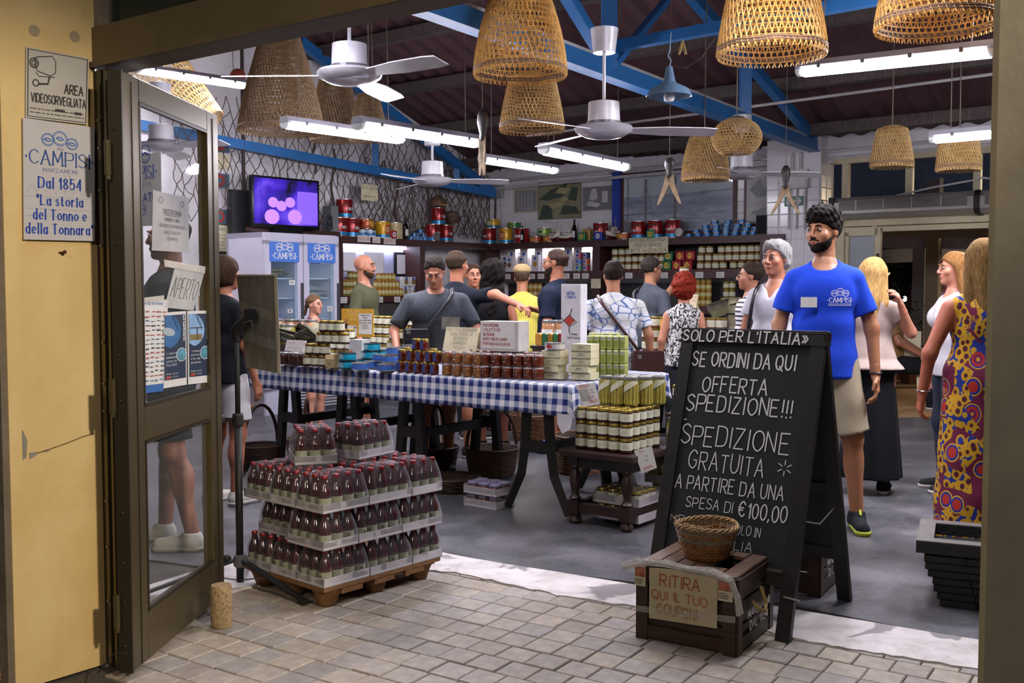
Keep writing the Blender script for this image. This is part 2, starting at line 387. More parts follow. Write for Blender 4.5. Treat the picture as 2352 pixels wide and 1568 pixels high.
def mk_pillar():
 t = NT('grey_stone_pillar'); co = t.co(); nz = t.noise(4, 6, co, .6); n2 = t.noise(18, 3, co, .5)
 c = t.ramp(nz, [(.3, '605545'), (.7, '7d7060')]); c = t.mix(t.ramp(n2, [(.26, (.7,) * 3), (.31, (0, 0, 0))]), c, '4a4238')
 t.base(c); t.set(Roughness=.75); t.bump(n2, .4, .01); return t.m
pillar_m = mk_pillar()
bronze = M_('bronze_aluminium', '5c5138', .34, .55, .1, 3)
bronze_dk = M_('bronze_dark', '352e22', .45, .4, .1, 3)
def GLASS(name, tint=(.9, .95, .93), op=.05):
 return FILM(name, op, tint, .03)
door_glass = FILM('door_glass', .03, (.12, .13, .12), .03, fk=.25)
dark_glass = FILM('transom_glass', .45, (.025, .035, .03), .03)
blue_steel = M_('blue_painted_steel', '2669a6', .42, .0, .1, 4, bump=.1)
roof_m = M_('brown_corrugated_roof', '54383a', .7, 0, .25, 2, co=(1, 1, 1))
purlin_m = wood('grey_brown_timber', '3f3633', '6a5e58', (2, 14, 2), .8)
dark_wood = wood('dark_shelf_wood', '28140f', '532e28', (2, 2, 8), .45)
black_wood = wood('black_stained_wood', '0d0c0d', '221c1c', (1, 1, 10), .5)
conduit_m = M_('conduit_grey', 'bdb9b8', .5)
# GROUND
fl = MB(); a = G(-900, 1330);
flp = [(-7.5, 6.2), (-2.2, 5.35), (-1.2, 4.92), (-.35, 5.0), (.1, 5.02), (1.0, 4.62), (2.2, 3.72), (3.4, 3.0), (9.5, 3.6), (9.5, 21), (-7.5, 21)]
fl.slab([tuple(p) for p in flp], -.12, 0); struct(obj('floor', fl, concrete), 'mottled dark grey polished concrete floor of the shop')
th = MB(); up = [(330, 1350), (470, 1306), (560, 1291), (760, 1280), (1000, 1268), (1173, 1299), (1460, 1345), (1860, 1407), (2273, 1476), (2600, 1530)]
lo = [(2600, 1590), (2271, 1541), (2100, 1515), (1960, 1492), (1860, 1476), (1760, 1452), (1600, 1420), (1460, 1394), (1300, 1372), (1180, 1345), (1080, 1322), (980, 1309), (890, 1326), (650, 1336), (475, 1372), (330, 1395)]
def jag(l, n=5, j=2.0):
 o = []
 for a, b in zip(l, l[1:]):
  for k in range(n): o.append((a[0] + (b[0] - a[0]) * k / n + rnd(-j, j), a[1] + (b[1] - a[1]) * k / n + rnd(-j, j)))
 o.append(l[-1]); return o
tp = [tuple(G(x, y)[:2]) for x, y in jag(up, 3, 1) + jag(lo, 6, 2.2)]
th.slab(tp, -.05, .006); struct(obj('trim_1', th, thresh_m), 'worn chipped white stone threshold between paving and shop floor')
pv = MB(); pv.slab([(-3.2, 2.6), (3.2, 2.0), (3.2, 4.0), (1.0, 5.0), (0, 5.35), (-3.2, 5.6)], -.08, -.011)
pave = struct(obj('floor_paving', pv, mortar), 'porch paving of small square buff stones in offset rows')
tu, tv = Vector((cos(rad(33.5)), -sin(rad(33.5)), 0)), Vector((sin(rad(33.5)), cos(rad(33.5)), 0))
pa = G(1031, 1517); S = .1335; g_ = .004
pm = []
for i in range(3):
 for j in range(2):
  b = MB(); q = S / 2 - g_ / 2; o_ = .004
  vs = [(-q, -q, -.03), (q, -q, -.03), (q, q, -.03), (-q, q, -.03), (-q, -q, -o_), (q, -q, -o_), (q, q, -o_), (-q, q, -o_), (-q + o_, -q + o_, 0), (q - o_, -q + o_, 0), (q - o_, q - o_, 0), (-q + o_, q - o_, 0)]
  b.add(vs, [(0, 1, 5, 4), (1, 2, 6, 5), (2, 3, 7, 6), (3, 0, 4, 7), (4, 5, 9, 8), (5, 6, 10, 9), (6, 7, 11, 10), (7, 4, 8, 11), (8, 9, 10, 11)])
  me = bpy.data.meshes.new('paver'); me.from_pydata(b.v, [], b.f); me.materials.append(pavers[i]); pm.append(me)
_l = sorted([tuple((G(x, y1) + G(x, y2))[:2]) for x, y1, y2 in ((330, 1350, 1395), (475, 1306, 1372), (650, 1285, 1336), (890, 1275, 1326), (1000, 1268, 1311), (1180, 1300, 1345), (1460, 1345, 1394), (1860, 1407, 1476), (2273, 1476, 1541))])
LIMX = [a / 2 for a, b in _l]; LIMY = [b / 2 for a, b in _l]
cells = []
for r in range(-9, 22):
 off = random.choice([0, .5, .33, .62]) * S
 for c in range(-16, 40):
  p = pa + tu * (c * S + off) + tv * ((r - .5) * S)
  y = p.y
  lim = np.interp(p.x, LIMX, LIMY) - .02
  if y > lim or y < 3.2 or p.x < -1.75 - (4 - y) * .1 or abs(p.x) > y * .52 + .1: continue
  if p.x < -1.42 and y < 3.75: continue
  cells.append((p.length, p))
cells.sort(key=lambda t: t[0]); stuffb = MB()
for k, (d, p) in enumerate(cells):
 z = rnd(-.0025, .002)
 if k < 300:
  o = bpy.data.objects.new('paver', random.choice(pm)); COL.objects.link(o); o.parent = pave
  o.location = (p.x, p.y, z); o.rotation_euler = (rnd(-.004, .004), rnd(-.004, .004), -rad(33.5) + rnd(-.006, .006) + random.choice([0, pi / 2, pi]))
 else: stuffb.box((p.x, p.y, z - .015), (S - g_, S - g_, .03), -rad(33.5))
if stuffb.v: o = obj('paver_rows', stuffb, pavers[0], pave); o['kind'] = 'stuff'
# INTERIOR WALLS
def wallbox(name, a, b, z0, z1, th_, m, label, kind='structure'):
 "wall along a->b, thickness away from the viewer's side"
 a = Vector((a[0], a[1], 0)); b = Vector((b[0], b[1], 0)); d = (b - a); L = d.length; d.normalize(); n = Vector((-d.y, d.x, 0))
 mb = MB(); mb.box(a + d * L / 2 + n * th_ / 2 + Vector((0, 0, (z0 + z1) / 2)), (L, th_, z1 - z0), math.atan2(d.y, d.x))
 return struct(obj(name, mb, m), label)
WR = VP(RM(0, 0), RZ)                       # rear wall plane, local x = u
WL = VP(RM(0, 9), rad(52))                  # left wall plane, local x = 9 - v
wallbox('wall_rear', RM(-.25, 0), RM(5.35, 0), 0, 3.2, .2, white_wall, 'white plastered rear wall')
wallbox('wall_left', RM(0, 11), RM(0, 0), 0, 5.4, .25, white_wall, 'white left side wall hung with fishing net')
mb = MB()
for k in range(14): mb.box((.2 + k * .38, -.05, 3.08 + rnd(-.02, .02)), (.40, .12 + rnd(-.02, .02), .16 + rnd(-.03, .03)), rnd(-.05, .05))
struct(obj('trim_2', mb, white_wall, loc=RM(0, 0), rz=RZ), 'rough white plaster ledge under the roof')
PU0, PU1 = 4.83, 5.52
def pilx(px): return WR.q(px, 600)[0]
mb = MB().box((0, 0, 1.62), (.68, .42, 3.24)); pil = struct(obj('trim_3', mb, white_wall, loc=RM(5.06, .1), rz=RZ), 'white tiled pillar at the end of the rear wall')
pt = MB()
def tilemesh(w_, h_, t_=.008, i_=.004):
 b = MB(); x, z = w_ / 2, h_ / 2
 b.add([(-x, 0, -z), (x, 0, -z), (x, 0, z), (-x, 0, z), (-x + i_, -t_, -z + i_), (x - i_, -t_, -z + i_), (x - i_, -t_, z - i_), (-x + i_, -t_, z - i_)], [(0, 1, 5, 4), (1, 2, 6, 5), (2, 3, 7, 6), (3, 0, 4, 7), (4, 5, 6, 7)])
 me = bpy.data.meshes.new('tile'); me.from_pydata(b.v, [], b.f); me.materials.append(tile_white); return me
TS = .152; tm = tilemesh(TS - .006, TS - .006)
def tile_at(me, parent, loc, rz):
 o = bpy.data.objects.new('tile', me); COL.objects.link(o); o.parent = parent; o.location = loc; o.rotation_euler = (rnd(-.01, .01), 0, rz + rnd(-.008, .008)); return o
for i in range(4):
 for k in range(9):
  tile_at(tm, pil, (-.257 + i * .171, -.212, 1.45 + k * TS), 0)
for i in range(2):
 for k in range(9): tile_at(tm, pil, (.342, -.13 + i * .17, 1.45 + k * TS), pi / 2)
rw = bpy.data.objects['wall_rear']; n = 0
for k in range(6):
 for i in range(31):
  p = RM(.12 + i * TS + (0), .001, 2.12 + k * TS); n += 1
  tile_at(tm, rw, p, RZ)
# right glazed wall (rear doors) -------------------------------------------------
cream = M_('cream_door_frame', 'b7ab8a', .45, .0, .1, 4)
DW = VP(RM(5.45, .1), RZ);
def dq(px, py): return DW.q(px, py)
def framebox(mb, px0, py0, px1, py1, t=.08, y=0):
 x0, _ = dq(px0, (py0 + py1) / 2); x1, _ = dq(px1, (py0 + py1) / 2); z0 = dq((px0 + px1) / 2, py1)[1]; z1 = dq((px0 + px1) / 2, py0)[1]
 mb.box(((x0 + x1) / 2, y, (z0 + z1) / 2), (x1 - x0, t, z1 - z0))
xr = dq(2420, 600)[0]; xl = dq(1915, 600)[0]
mb = MB().box(((xl + xr) / 2, .1, 3.14), (xr - xl + 1, .2, .5)); struct(obj('wall_rear_header', mb, white_wall, loc=DW.o, rz=RZ), 'white wall strip above the transom windows')
win = MB(); zt, zm, zb = 2.90, 2.42, 2.17
win.box(((xl + xr) / 2, 0, zt), (xr - xl, .10, .07)); win.box(((xl + xr) / 2, 0, zm), (xr - xl, .10, .07)); win.box(((xl + xr) / 2, .0, zb), (xr - xl, .12, .10))
for px in (1944, 2090, 2246, 2400): win.box((dq(px, 400)[0], 0, (zt + zm) / 2), (.075, .09, zt - zm))
wf = struct(obj('window_1', win, cream, loc=DW.o, rz=RZ), 'cream framed row of transom windows over the rear doors')
for a_, b_ in ((1944, 2090), (2090, 2246), (2246, 2400)):
 x0, x1 = dq(a_, 400)[0] + .04, dq(b_, 400)[0] - .04
 obj('pane', MB().box(((x0 + x1) / 2, .0, (zt + zm) / 2), (x1 - x0, .008, zt - zm - .06)), FILM('night_pane', .25, (.05, .06, .08), .02), wf)
mb = MB();
for px, w_ in ((1930, .10), (2008, .05)): mb.box((dq(px, 700)[0], 0, zb / 2), (w_, .1, zb))
mb.box(((xl + xr) / 2 - .0, 0, zb - .09), (xr - xl, .08, .06))
struct(obj('door_2', mb, cream, loc=DW.o, rz=RZ), 'cream jambs of the wide rear opening')
lf = thing('door_leaf', 'cream framed glass door leaf folded open at the left of the rear opening', 'door', DW.w(dq(1938, 700)[0], .0), RZ + rad(-8))
L_ = .42; mb = MB(); mb.box((.03, 0, 1.05), (.06, .05, 2.08)); mb.box((L_, 0, 1.05), (.07, .05, 2.08)); mb.box((L_ / 2, 0, 2.05), (L_, .05, .09)); mb.box((L_ / 2, 0, .12), (L_, .05, .2)); mb.box((L_ / 2, 0, .95), (L_, .05, .07))
obj('frame', mb, cream, lf)
for z0, z1 in ((.22, .91), (.99, 2.0)): obj('pane', MB().box((L_ / 2, 0, (z0 + z1) / 2), (L_ - .1, .008, z1 - z0)), FILM('frosted_pane', .5, (.42, .46, .5), .3), lf)
obj('lock', MB().box((L_ + .01, -.035, 1.75), (.03, .02, .09)), bronze_dk, lf)
ac = thing('air_curtain', 'long silver air curtain with slatted grille over the rear opening', 'air curtain', DW.w(0, .0, 0), RZ)
x0, x1 = dq(1932, 480)[0], dq(2256, 480)[0]; xe = dq(2400, 480)[0]; silver = M_('brushed_silver', '9b9690', .38, .5, .06, 6)
zc0, zc1 = 2.19, 2.45
prof = [(-.02, zc0), (-.2, zc0 + .02), (-.24, zc0 + .07), (-.24, zc1 - .06), (-.19, zc1), (-.02, zc1)]
def xs(mb, xa, xb, prof):
 n = len(prof); vs = [(xa, y, z) for y, z in prof] + [(xb, y, z) for y, z in prof]
 mb.add(vs, [tuple(range(n - 1, -1, -1)), tuple(range(n, 2 * n))] + [(i, (i + 1) % n, (i + 1) % n + n, i + n) for i in range(n)])
mb = MB(); xs(mb, x0, x1 - .03, prof); xs(mb, x1 + .03, xe, prof); obj('casing', mb, silver, ac)
mb = MB()
for xa, xb in ((x0 + .06, x1 - .1), (x1 + .08, xe)):
 mb.box(((xa + xb) / 2, -.243, (zc0 + zc1) / 2 + .03), (xb - xa, .006, .12))
obj('grille_back', mb, M_('grille_dark', '2a2826', .6), ac)
for xa, xb in ((x0 + .06, x1 - .1), (x1 + .08, xe)):
 for k in range(8): obj('slat', MB().box(((xa + xb) / 2, -.25, zc0 + .105 + k * .0155), (xb - xa, .008, .006)), silver, ac)
mb = MB(); nn = 6
for k in range(1, 5): mb.box((x0 + (x1 - x0) * k / 5 - .05, -.252, (zc0 + zc1) / 2 + .03), (.012, .012, .13))
obj('dividers', mb, silver, ac)
obj('end_cap', MB().box((x0 - .03, -.12, (zc0 + zc1) / 2), (.06, .26, .27)), M_('black_plastic', '141414', .6), ac)
mb = MB(); xs(mb, x1 - .03, x1 + .03, [(y * 1.06, (z - 2.32) * 1.06 + 2.32) for y, z in prof]); obj('joint_band', mb, MATS['black_plastic'], ac)
mb = MB().tube([(x1 - .9, -.1, zc1), (x1 - .5, -.1, zc1 + .07), (x1 - .05, -.06, zc1 + .13), (x1 + .0, -.05, zc1 + .15), (x1 + .5, -.1, zc1 + .06)], .012, 6); tag(obj('cable', mb, conduit_m, loc=DW.o, rz=RZ), 'white cable sagging over the air curtain', 'cable')
# ROOF
def roofz(v): return 3.15 + .36 * v if v < 5.2 else 3.15 + .36 * 5.2 - .36 * (v - 5.2)
N_ = 0
def rooft(p): return roofz(-(Vector((p[0], p[1], 0)) - CR).dot(V)) + .02
def corr(u0, u1, v0, v1, step):
 mb = MB(); n_ = int((u1 - u0) / step); vs = []; fs = []
 for i in range(n_ + 1):
  u = u0 + i * step; ph = i % 4; dz = (0, 0, .035, .035)[ph]
  uu = u + (0 if ph in (0, 2) else -step * .35)
  for v in (v0, v1): p = RM(uu, v, roofz(v) + dz + (.0)); vs.append(p)
 for i in range(n_): fs.append((2 * i, 2 * i + 1, 2 * i + 3, 2 * i + 2))
 mb.add(vs, fs); return mb
r1 = corr(-.2, 9.5, -.4, 5.2, .065); r2 = corr(-.2, 9.5, 5.2, 10.6, .065)
c_ = obj('ceiling', r1, roof_m); struct(c_, 'brown corrugated roof sheeting, rear slope')
struct(obj('ceiling_front', r2, roof_m), 'brown corrugated roof sheeting, front slope')
for v in (.5, 1.5, 2.5, 3.5, 4.5, 5.9, 6.9, 7.9, 8.9):
 tag(struct(obj('purlin', MB().beam(RM(-.1, v, roofz(v) - .09), RM(9.4, v, roofz(v) - .09), .13, .13), purlin_m)), 'weathered timber purlin under the corrugated roof', 'beam', 'roof purlins')
def truss(a, b, name, label, king, apexv, webs):
 t = thing(name, label, 'truss', (0, 0, 0)); w_ = .085
 obj('bottom_chord', MB().beam(a, b, .09, .10), blue_steel, t)
 return t
A1 = P(1878, 338, 12.4); B1 = P(940, -6, 6.2); d1 = (B1 - A1); ex = A1 + d1 * 1.75
t1 = thing('roof_truss', 'blue steel roof truss crossing from the rear pillar toward the camera', 'truss')
obj('bottom_chord', MB().beam(A1, ex, .10, .12), blue_steel, t1)
obj('conduit', MB().tube([A1 + Vector((-.02, 0, .09)), ex + Vector((-.02, 0, .09))], .022, 6), conduit_m, t1)
obj('lower_flange', MB().beam(A1 + Vector((0, -.02, -.07)), ex + Vector((0, -.02, -.07)), .13, .012), blue_steel, t1)
ap = P(1300, -520, 9.0); J1 = P(1398, 150, 8.2); J2 = P(1706, 275, 10.5)
def pt(px, t_off=0):
 r = ray(px, 0); best = None
 for k in range(2000):
  q = A1 + (ex - A1) * (k / 2000); e = abs(q.x / q.y - (px - 1176) / F)
  if best is None or e < best[0]: best = (e, q)
 return best[1].copy()
j1 = pt(1396); j2 = pt(1706); up1 = j1.copy(); up1.z += 1.75; slope_top = A1 + (ex - A1) * .52; slope_top.z = roofz(5.2) - .15
obj('top_chord', MB().beam(A1 + Vector((0, 0, .05)), slope_top, .09, .10), blue_steel, t1)
def topz(q):
 f = (q - A1).to_2d().length / (slope_top - A1).to_2d().length; return A1.z + .05 + (slope_top.z - A1.z) * f
u2 = j2.copy(); u2.z = topz(j2); obj('post', MB().beam(j2, u2, .11, .09), blue_steel, t1)
u1 = j1.copy(); u1.z = topz(j1); obj('post', MB().beam(j1, u1, .12, .09), blue_steel, t1)
m12 = (j1 + j2) / 2; m12b = P(1540, -10, 9.3); obj('brace', MB().beam(j1, m12b, .07, .05), blue_steel, t1)
ml = P(1290, -30, 7.6); obj('brace', MB().beam(j1 + Vector((0, 0, .04)), ml, .09, .08), blue_steel, t1)
obj('gusset', MB().box(j1 + Vector((0, .0, .06)), (.32, .012, .2), rad(55)), blue_steel, t1)
jr = j1 + Vector((0, 0, .18)); rt = jr + U * 5.2 + Vector((0, 0, .05)); obj('cross_tie', MB().beam(jr, rt, .08, .08), blue_steel, t1)
rt2 = P(1620, 0, 9.6)
A2 = P(1135, 445, 15.2); B2 = P(540, 330, 12.0); e2 = A2 + (B2 - A2) * 2.2
t2 = thing('roof_truss', 'blue steel roof truss against the netted left wall', 'truss')
off = U * .35
obj('bottom_chord', MB().beam(A2 + off * 0, e2, .09, .11), blue_steel, t2)
tp2 = P(690, 95, 12.6); obj('top_chord', MB().beam(A2, tp2, .09, .12), blue_steel, t2)
for px in (868, 1052):
 f = None
 for k in range(400):
  q = A2 + (e2 - A2) * (k / 400)
  if q.x / q.y < (px - 1176) / F: break
 fz = (q - A2).to_2d().length / (tp2 - A2).to_2d().length
 q2 = q.copy(); q2.z = A2.z + (tp2.z - A2.z) * fz; obj('post', MB().beam(q, q2, .08, .07), blue_steel, t2)
def wire(name, pts, r, m, label, cat='pipe', group=None): return tag(obj(name, MB().tube(pts, r, 6), m), label, cat, group)
wire('conduit', [RM(.3, .15, 3.0), RM(4.8, .15, 3.02), RM(7.8, .15, 3.05)], .022, conduit_m, 'upper grey conduit along the rear wall top')
wire('conduit', [RM(.3, .15, 2.88), RM(3.0, .15, 2.92), RM(7.8, .15, 2.96)], .022, conduit_m, 'lower grey conduit along the rear wall top')
wire('conduit', [RM(2.0, 1.6, 3.35), RM(4.5, 1.6, 3.38), RM(8.8, 1.6, 3.45)], .016, conduit_m, 'thin pale conduit strung under the roof purlins')
wire('conduit', [WR.w(WR.q(1155, 420)[0], .03, 2.82), WR.w(WR.q(1155, 420)[0], .03, 2.15)], .015, conduit_m, 'thin conduit dropping from the junction box at the left corner')
jb = thing('junction_box', 'white junction box on the tiled pillar', 'junction box', RM(5.06, .33, 2.70), RZ); obj('case', bevel_ := MB().box((.05, 0, 0), (.30, .08, .22)), M_('box_white', 'c9c6c5', .5), jb); obj('lid', MB().box((.05, -.045, 0), (.26, .01, .18)), MATS['box_white'], jb)
jb = thing('junction_box', 'grey junction box high in the left rear corner', 'junction box', RM(.25, .06, 2.86), RZ); obj('case', MB().box((0, 0, 0), (.24, .1, .22)), M_('box_grey', '9b9898', .5), jb); obj('lid', MB().box((0, -.055, 0), (.2, .01, .18)), MATS['box_grey'], jb)
for i, dx in enumerate((-.04, .06, .16)):
 wire('conduit', [RM(5.06 + dx, .33, 2.6), RM(5.06 + dx, .33, 2.1)], .014, conduit_m, 'conduit running down the tiled pillar from the junction box', group='pillar conduits down')
for i, dx in enumerate((.0, .1)):
 wire('conduit', [RM(5.06 + dx, .33, 2.8), RM(5.06 + dx, .33, 3.0), RM(5.0 + dx, .2, 3.05), RM(4.5, .14, 3.06 + i * .05)], .018, conduit_m, 'bent conduit rising from the pillar junction box to the roof', group='pillar conduits up')
cm = thing('security_camera', 'small white security camera at the end of the blue truss', 'camera', P(1845, 322, 12.1), RZ); obj('housing', MB().lathe([(.045, -.1), (.055, -.08), (.055, .08), (.05, .12)], 12, M=Matrix.Rotation(rad(80), 3, 'X')), MATS['box_white'], cm, True, auto=40); obj('lens', MB().lathe([(.03, .12), (.03, .13)], 10, M=Matrix.Rotation(rad(80), 3, 'X')), MATS['black_plastic'], cm); obj('bracket', MB().box((0, 0, .1), (.04, .04, .16)), conduit_m, cm)
# FACADE (near)
J = Vector((-1.51, 3.75, 0)); Rr = Vector((.95, 1.99, 0)); fd = (Rr - J).normalized(); FZ = math.atan2(fd.y, fd.x)
FA = VP(J, FZ)
LF = (Rr - J).length
q0 = J - Vector((.627, .779, 0)) * .34
rvz = math.atan2(.779, .627)
RV = VP(q0, rvz)
mb = MB(); mb.box((.17, .15, 1.75), (.34, .3, 3.5)); struct(obj('wall_reveal', mb, yellow, loc=q0, rz=rvz), 'yellow plastered door reveal on the left with flaking edge')
mb = MB(); g = q0 - Vector((.627, .779, 0)) * .02
gz = FZ
mb.box((-.45, .14, 1.75), (.9, .30, 3.5)); struct(obj('wall_front', mb, pillar_m, loc=q0 + Vector((-.012, -.006, 0)), rz=FZ), 'pitted grey stone pier at the far left')
rp = FA.q(2283, 600)[0]
mb = MB(); mb.box((.3, .06, 1.6), (.6, .12, 3.4)); struct(obj('trim_4', mb, M_('grey_brown_post', '948a75', .6, bump=.1), loc=FA.w(rp), rz=FZ), 'grey brown door jamb filling the right edge')
mb = MB().box((-.006, .03, 1.6), (.012, .05, 3.4)); struct(obj('trim_5', mb, M_('pale_edge', 'b3a37e', .5), loc=FA.w(rp), rz=FZ), 'pale edge strip of the right jamb')
jm = thing('door_jamb', 'bronze aluminium door jamb with screws and hinge halves', 'door jamb', J, FZ)
for k, (x, y, w_, d_, mm) in enumerate(((.012, .0, .03, .05, bronze_dk), (.04, -.004, .02, .06, bronze), (.060, .004, .014, .05, bronze_dk), (.076, -.002, .014, .06, bronze))):
 obj('profile', MB().box((x, y + .02, 1.09), (w_, d_, 2.18)), mm, jm)
for z in (.25, .45, .62, .95, 1.05, 1.2, 1.55, 1.75, 1.9, 2.0):
 obj('screw', MB().lathe([(.006, 0), (.004, .004)], 8, (.04, -.016, z), M=Matrix.Rotation(pi / 2, 3, 'X')), silver, jm)
mb = MB(); mb.box((LF / 2, .05, 2.262), (LF, .12, .145)); mb.box((LF / 2, -.016, 2.20), (LF, .012, .02)); struct(obj('trim_6', mb, M_('brown_beam', '64553b', .5, .2), loc=J, rz=FZ), 'brown metal transom beam across the doorway')
mb = MB().box((LF / 2, .05, 2.75), (LF, .012, .82)); struct(obj('window_2', mb, dark_glass, loc=J, rz=FZ), 'dark transom glass above the doorway')
mb = MB(); mb.box((LF / 2, .05, 3.25), (LF + .6, .3, .25)); mb.box((.01, .05, 2.7), (.04, .1, .8)); struct(obj('wall_front_header', mb, pillar_m, loc=J, rz=FZ), 'stone header above the transom glass')
nl = thing('nail', 'rusty nail in the yellow wall under the shop sign', 'nail', RV.w(RV.q(135, 580)[0], 0, RV.q(135, 580)[1]), rvz); obj('shank', MB().tube([(0, 0, 0), (.01, -.02, .002)], .003, 6), M_('rust', '4a2a18', .8), nl); obj('head', MB().ball((.011, -.021, .002), .007, 8, 5), MATS['rust'], nl)
def chip(pxs, label):
 mb = MB(); pp = [RV.q(x, y) for x, y in pxs]; mb.add([(x, -.002, z) for x, z in pp], [tuple(range(len(pp)))]); tag(obj('plaster_chip', mb, M_('bare_render', '8f8a80', .9, bump=.4), loc=RV.o, rz=rvz), label, 'chip')
chip([(66, 1040), (85, 1037), (83, 1045), (68, 1054)], 'bare grey chip in the yellow plaster at a hairline crack')
chip([(100, 1034), (114, 1030), (112, 1036), (101, 1038)], 'smaller bare chip further along the plaster crack')
chip([(50, 985), (62, 1010), (60, 1050), (52, 1056)], 'flaked plaster along the wall corner')
mb = MB().tube([RV.w(RV.q(x, y)[0], .003, RV.q(x, y)[1]) for x, y in ((84, 1040), (110, 1032), (150, 1018), (190, 1002), (215, 995))], .0015, 4); tag(obj('plaster_crack', mb, M_('crack', '6b5030', .9)), 'hairline crack running up the yellow plaster', 'crack')
for px, py, r in ((78, 70, .019), (171, 84, .019)):
 a, b = RV.q(px, py); mb = MB(); disc(mb, 0, 0, r, 0, 14); tag(obj('filler_spot', mb, M_('filler', 'a3947c', .8), loc=RV.w(a, .002, b), rz=rvz), 'round %s filler patch above the surveillance sign' % ('left' if px < 100 else 'right'), 'patch')
mb = MB().tube([G(290, 1500, .15), G(262, 1500, .12), G(225, 1545, .05), G(190, 1600, 0.02)], .003, 5); tag(obj('thin_cable', mb, MATS['black_plastic']), 'thin black cable trailing from the jamb foot', 'cable')
# FLUORESCENT FITTINGS
glow = E_('tube_glow', (.92, .89, 1.0), TUBE_E)
glow_far = glow
fit_m = M_('fitting_grey', '8d8a92', .4); clip_m = M_('fitting_clip', '55535a', .4); rope_m = M_('grey_rope', '6d6259', .9)
def solve_tube(x0, y0, x1, y1, L, dr=V):
 a = (x0 - 1176) / F; b = (x1 - 1176) / F
 d0 = (dr.x * L - b * dr.y * L) / (b - a); p = P(x0, y0, d0); q = P(x1, y1, d0 + dr.y * L); return p, q
def fixture(p, q, label, group='fluorescent ceiling fittings', hang=True, hz=None):
 d = q - p; L = d.length; rz = math.atan2(d.y, d.x); rx = math.asin(d.z / L)
 t = thing('tube_light', label, 'ceiling light', (p + q) / 2, rz, group); t.rotation_euler = (0, -rx, rz)
 mb = MB(); xs(mb, -L / 2, L / 2, [(-.045, .0), (-.055, .02), (-.04, .055), (.04, .055), (.055, .02), (.045, .0)]); obj('casing', mb, fit_m, t)
 mb = MB(); pr = [(-.052, .004), (-.047, -.02), (-.028, -.038), (0, -.043), (.028, -.038), (.047, -.02), (.052, .004)]; xs(mb, -L / 2 + .045, L / 2 - .045, pr[::-1]); obj('diffuser', mb, glow, t)
 for s in (-1, 1):
  mb = MB(); xs(mb, s * (L / 2 - .022) - .023, s * (L / 2 - .022) + .023, [(y * .95, z * .9) for y, z in pr][::-1]); obj('end_cap', mb, M_('diffuser_end', 'c8ccc9', .3), t)
 for k in range(4):
  for s in (-1, 1): obj('clip', MB().box((-L * .36 + L * .24 * k, s * .056, .012), (.025, .008, .03)), clip_m, t)
 if hang:
  for s in (-.38, .38):
   zz = rooft(t.location)
   w_ = obj('cord', MB().tube([(s * L, 0, .05), (s * L, 0, max(.2, zz - t.location.z))], .004, 5), rope_m, t)
 return t
for c, lab in (((652, 283, 922, 320, 1.3), 'long fluorescent fitting in front of the biggest fish trap'), ((820, 285, 1099, 328, 1.3), 'long fluorescent fitting beside the middle ceiling fan rod'),
               ((1106, 365, 1278, 391, 1.3), 'small distant fluorescent fitting left of the pair near the rear wall'), ((1246, 343, 1439, 383, 1.3), 'fluorescent fitting below the centre ceiling fan'),
               ((312, 158, 565, 196, 1.3), 'fluorescent fitting over the open glass door')):
 p, q = solve_tube(*c); fixture(p, q, lab)
p = P(1836, 162, 4.3); q = P(2292, 113, 4.3 - .83 * .62);
p, q = solve_tube(1836, 163, 2292, 114, 1.3, Vector((cos(rad(50)), -sin(rad(50)), 0)));
fixture(p, q, 'largest fluorescent fitting at the upper right, nearest the right jamb')
p = P(2137, 318, 8.2); q = p + U * 1.27
fixture(p, q, 'short bright fluorescent fitting above the rear doors')
p, q = P(240, 219, 7.5), P(268, 229, 7.8); fixture(p, q, 'end of a fluorescent fitting seen past the door edge', hang=False)
fixture(Vector((-1.9, 4.9, 3.0)), Vector((-1.1, 5.9, 3.0)), 'added unseen fluorescent fitting above the doorway beam on the left', hang=False)  # added out of sight to brighten the hall
fixture(Vector((.8, 4.2, 3.0)), Vector((1.6, 5.2, 3.0)), 'added unseen fluorescent fitting above the frame over the chalkboard', hang=False)  # second unseen fitting, added for more light
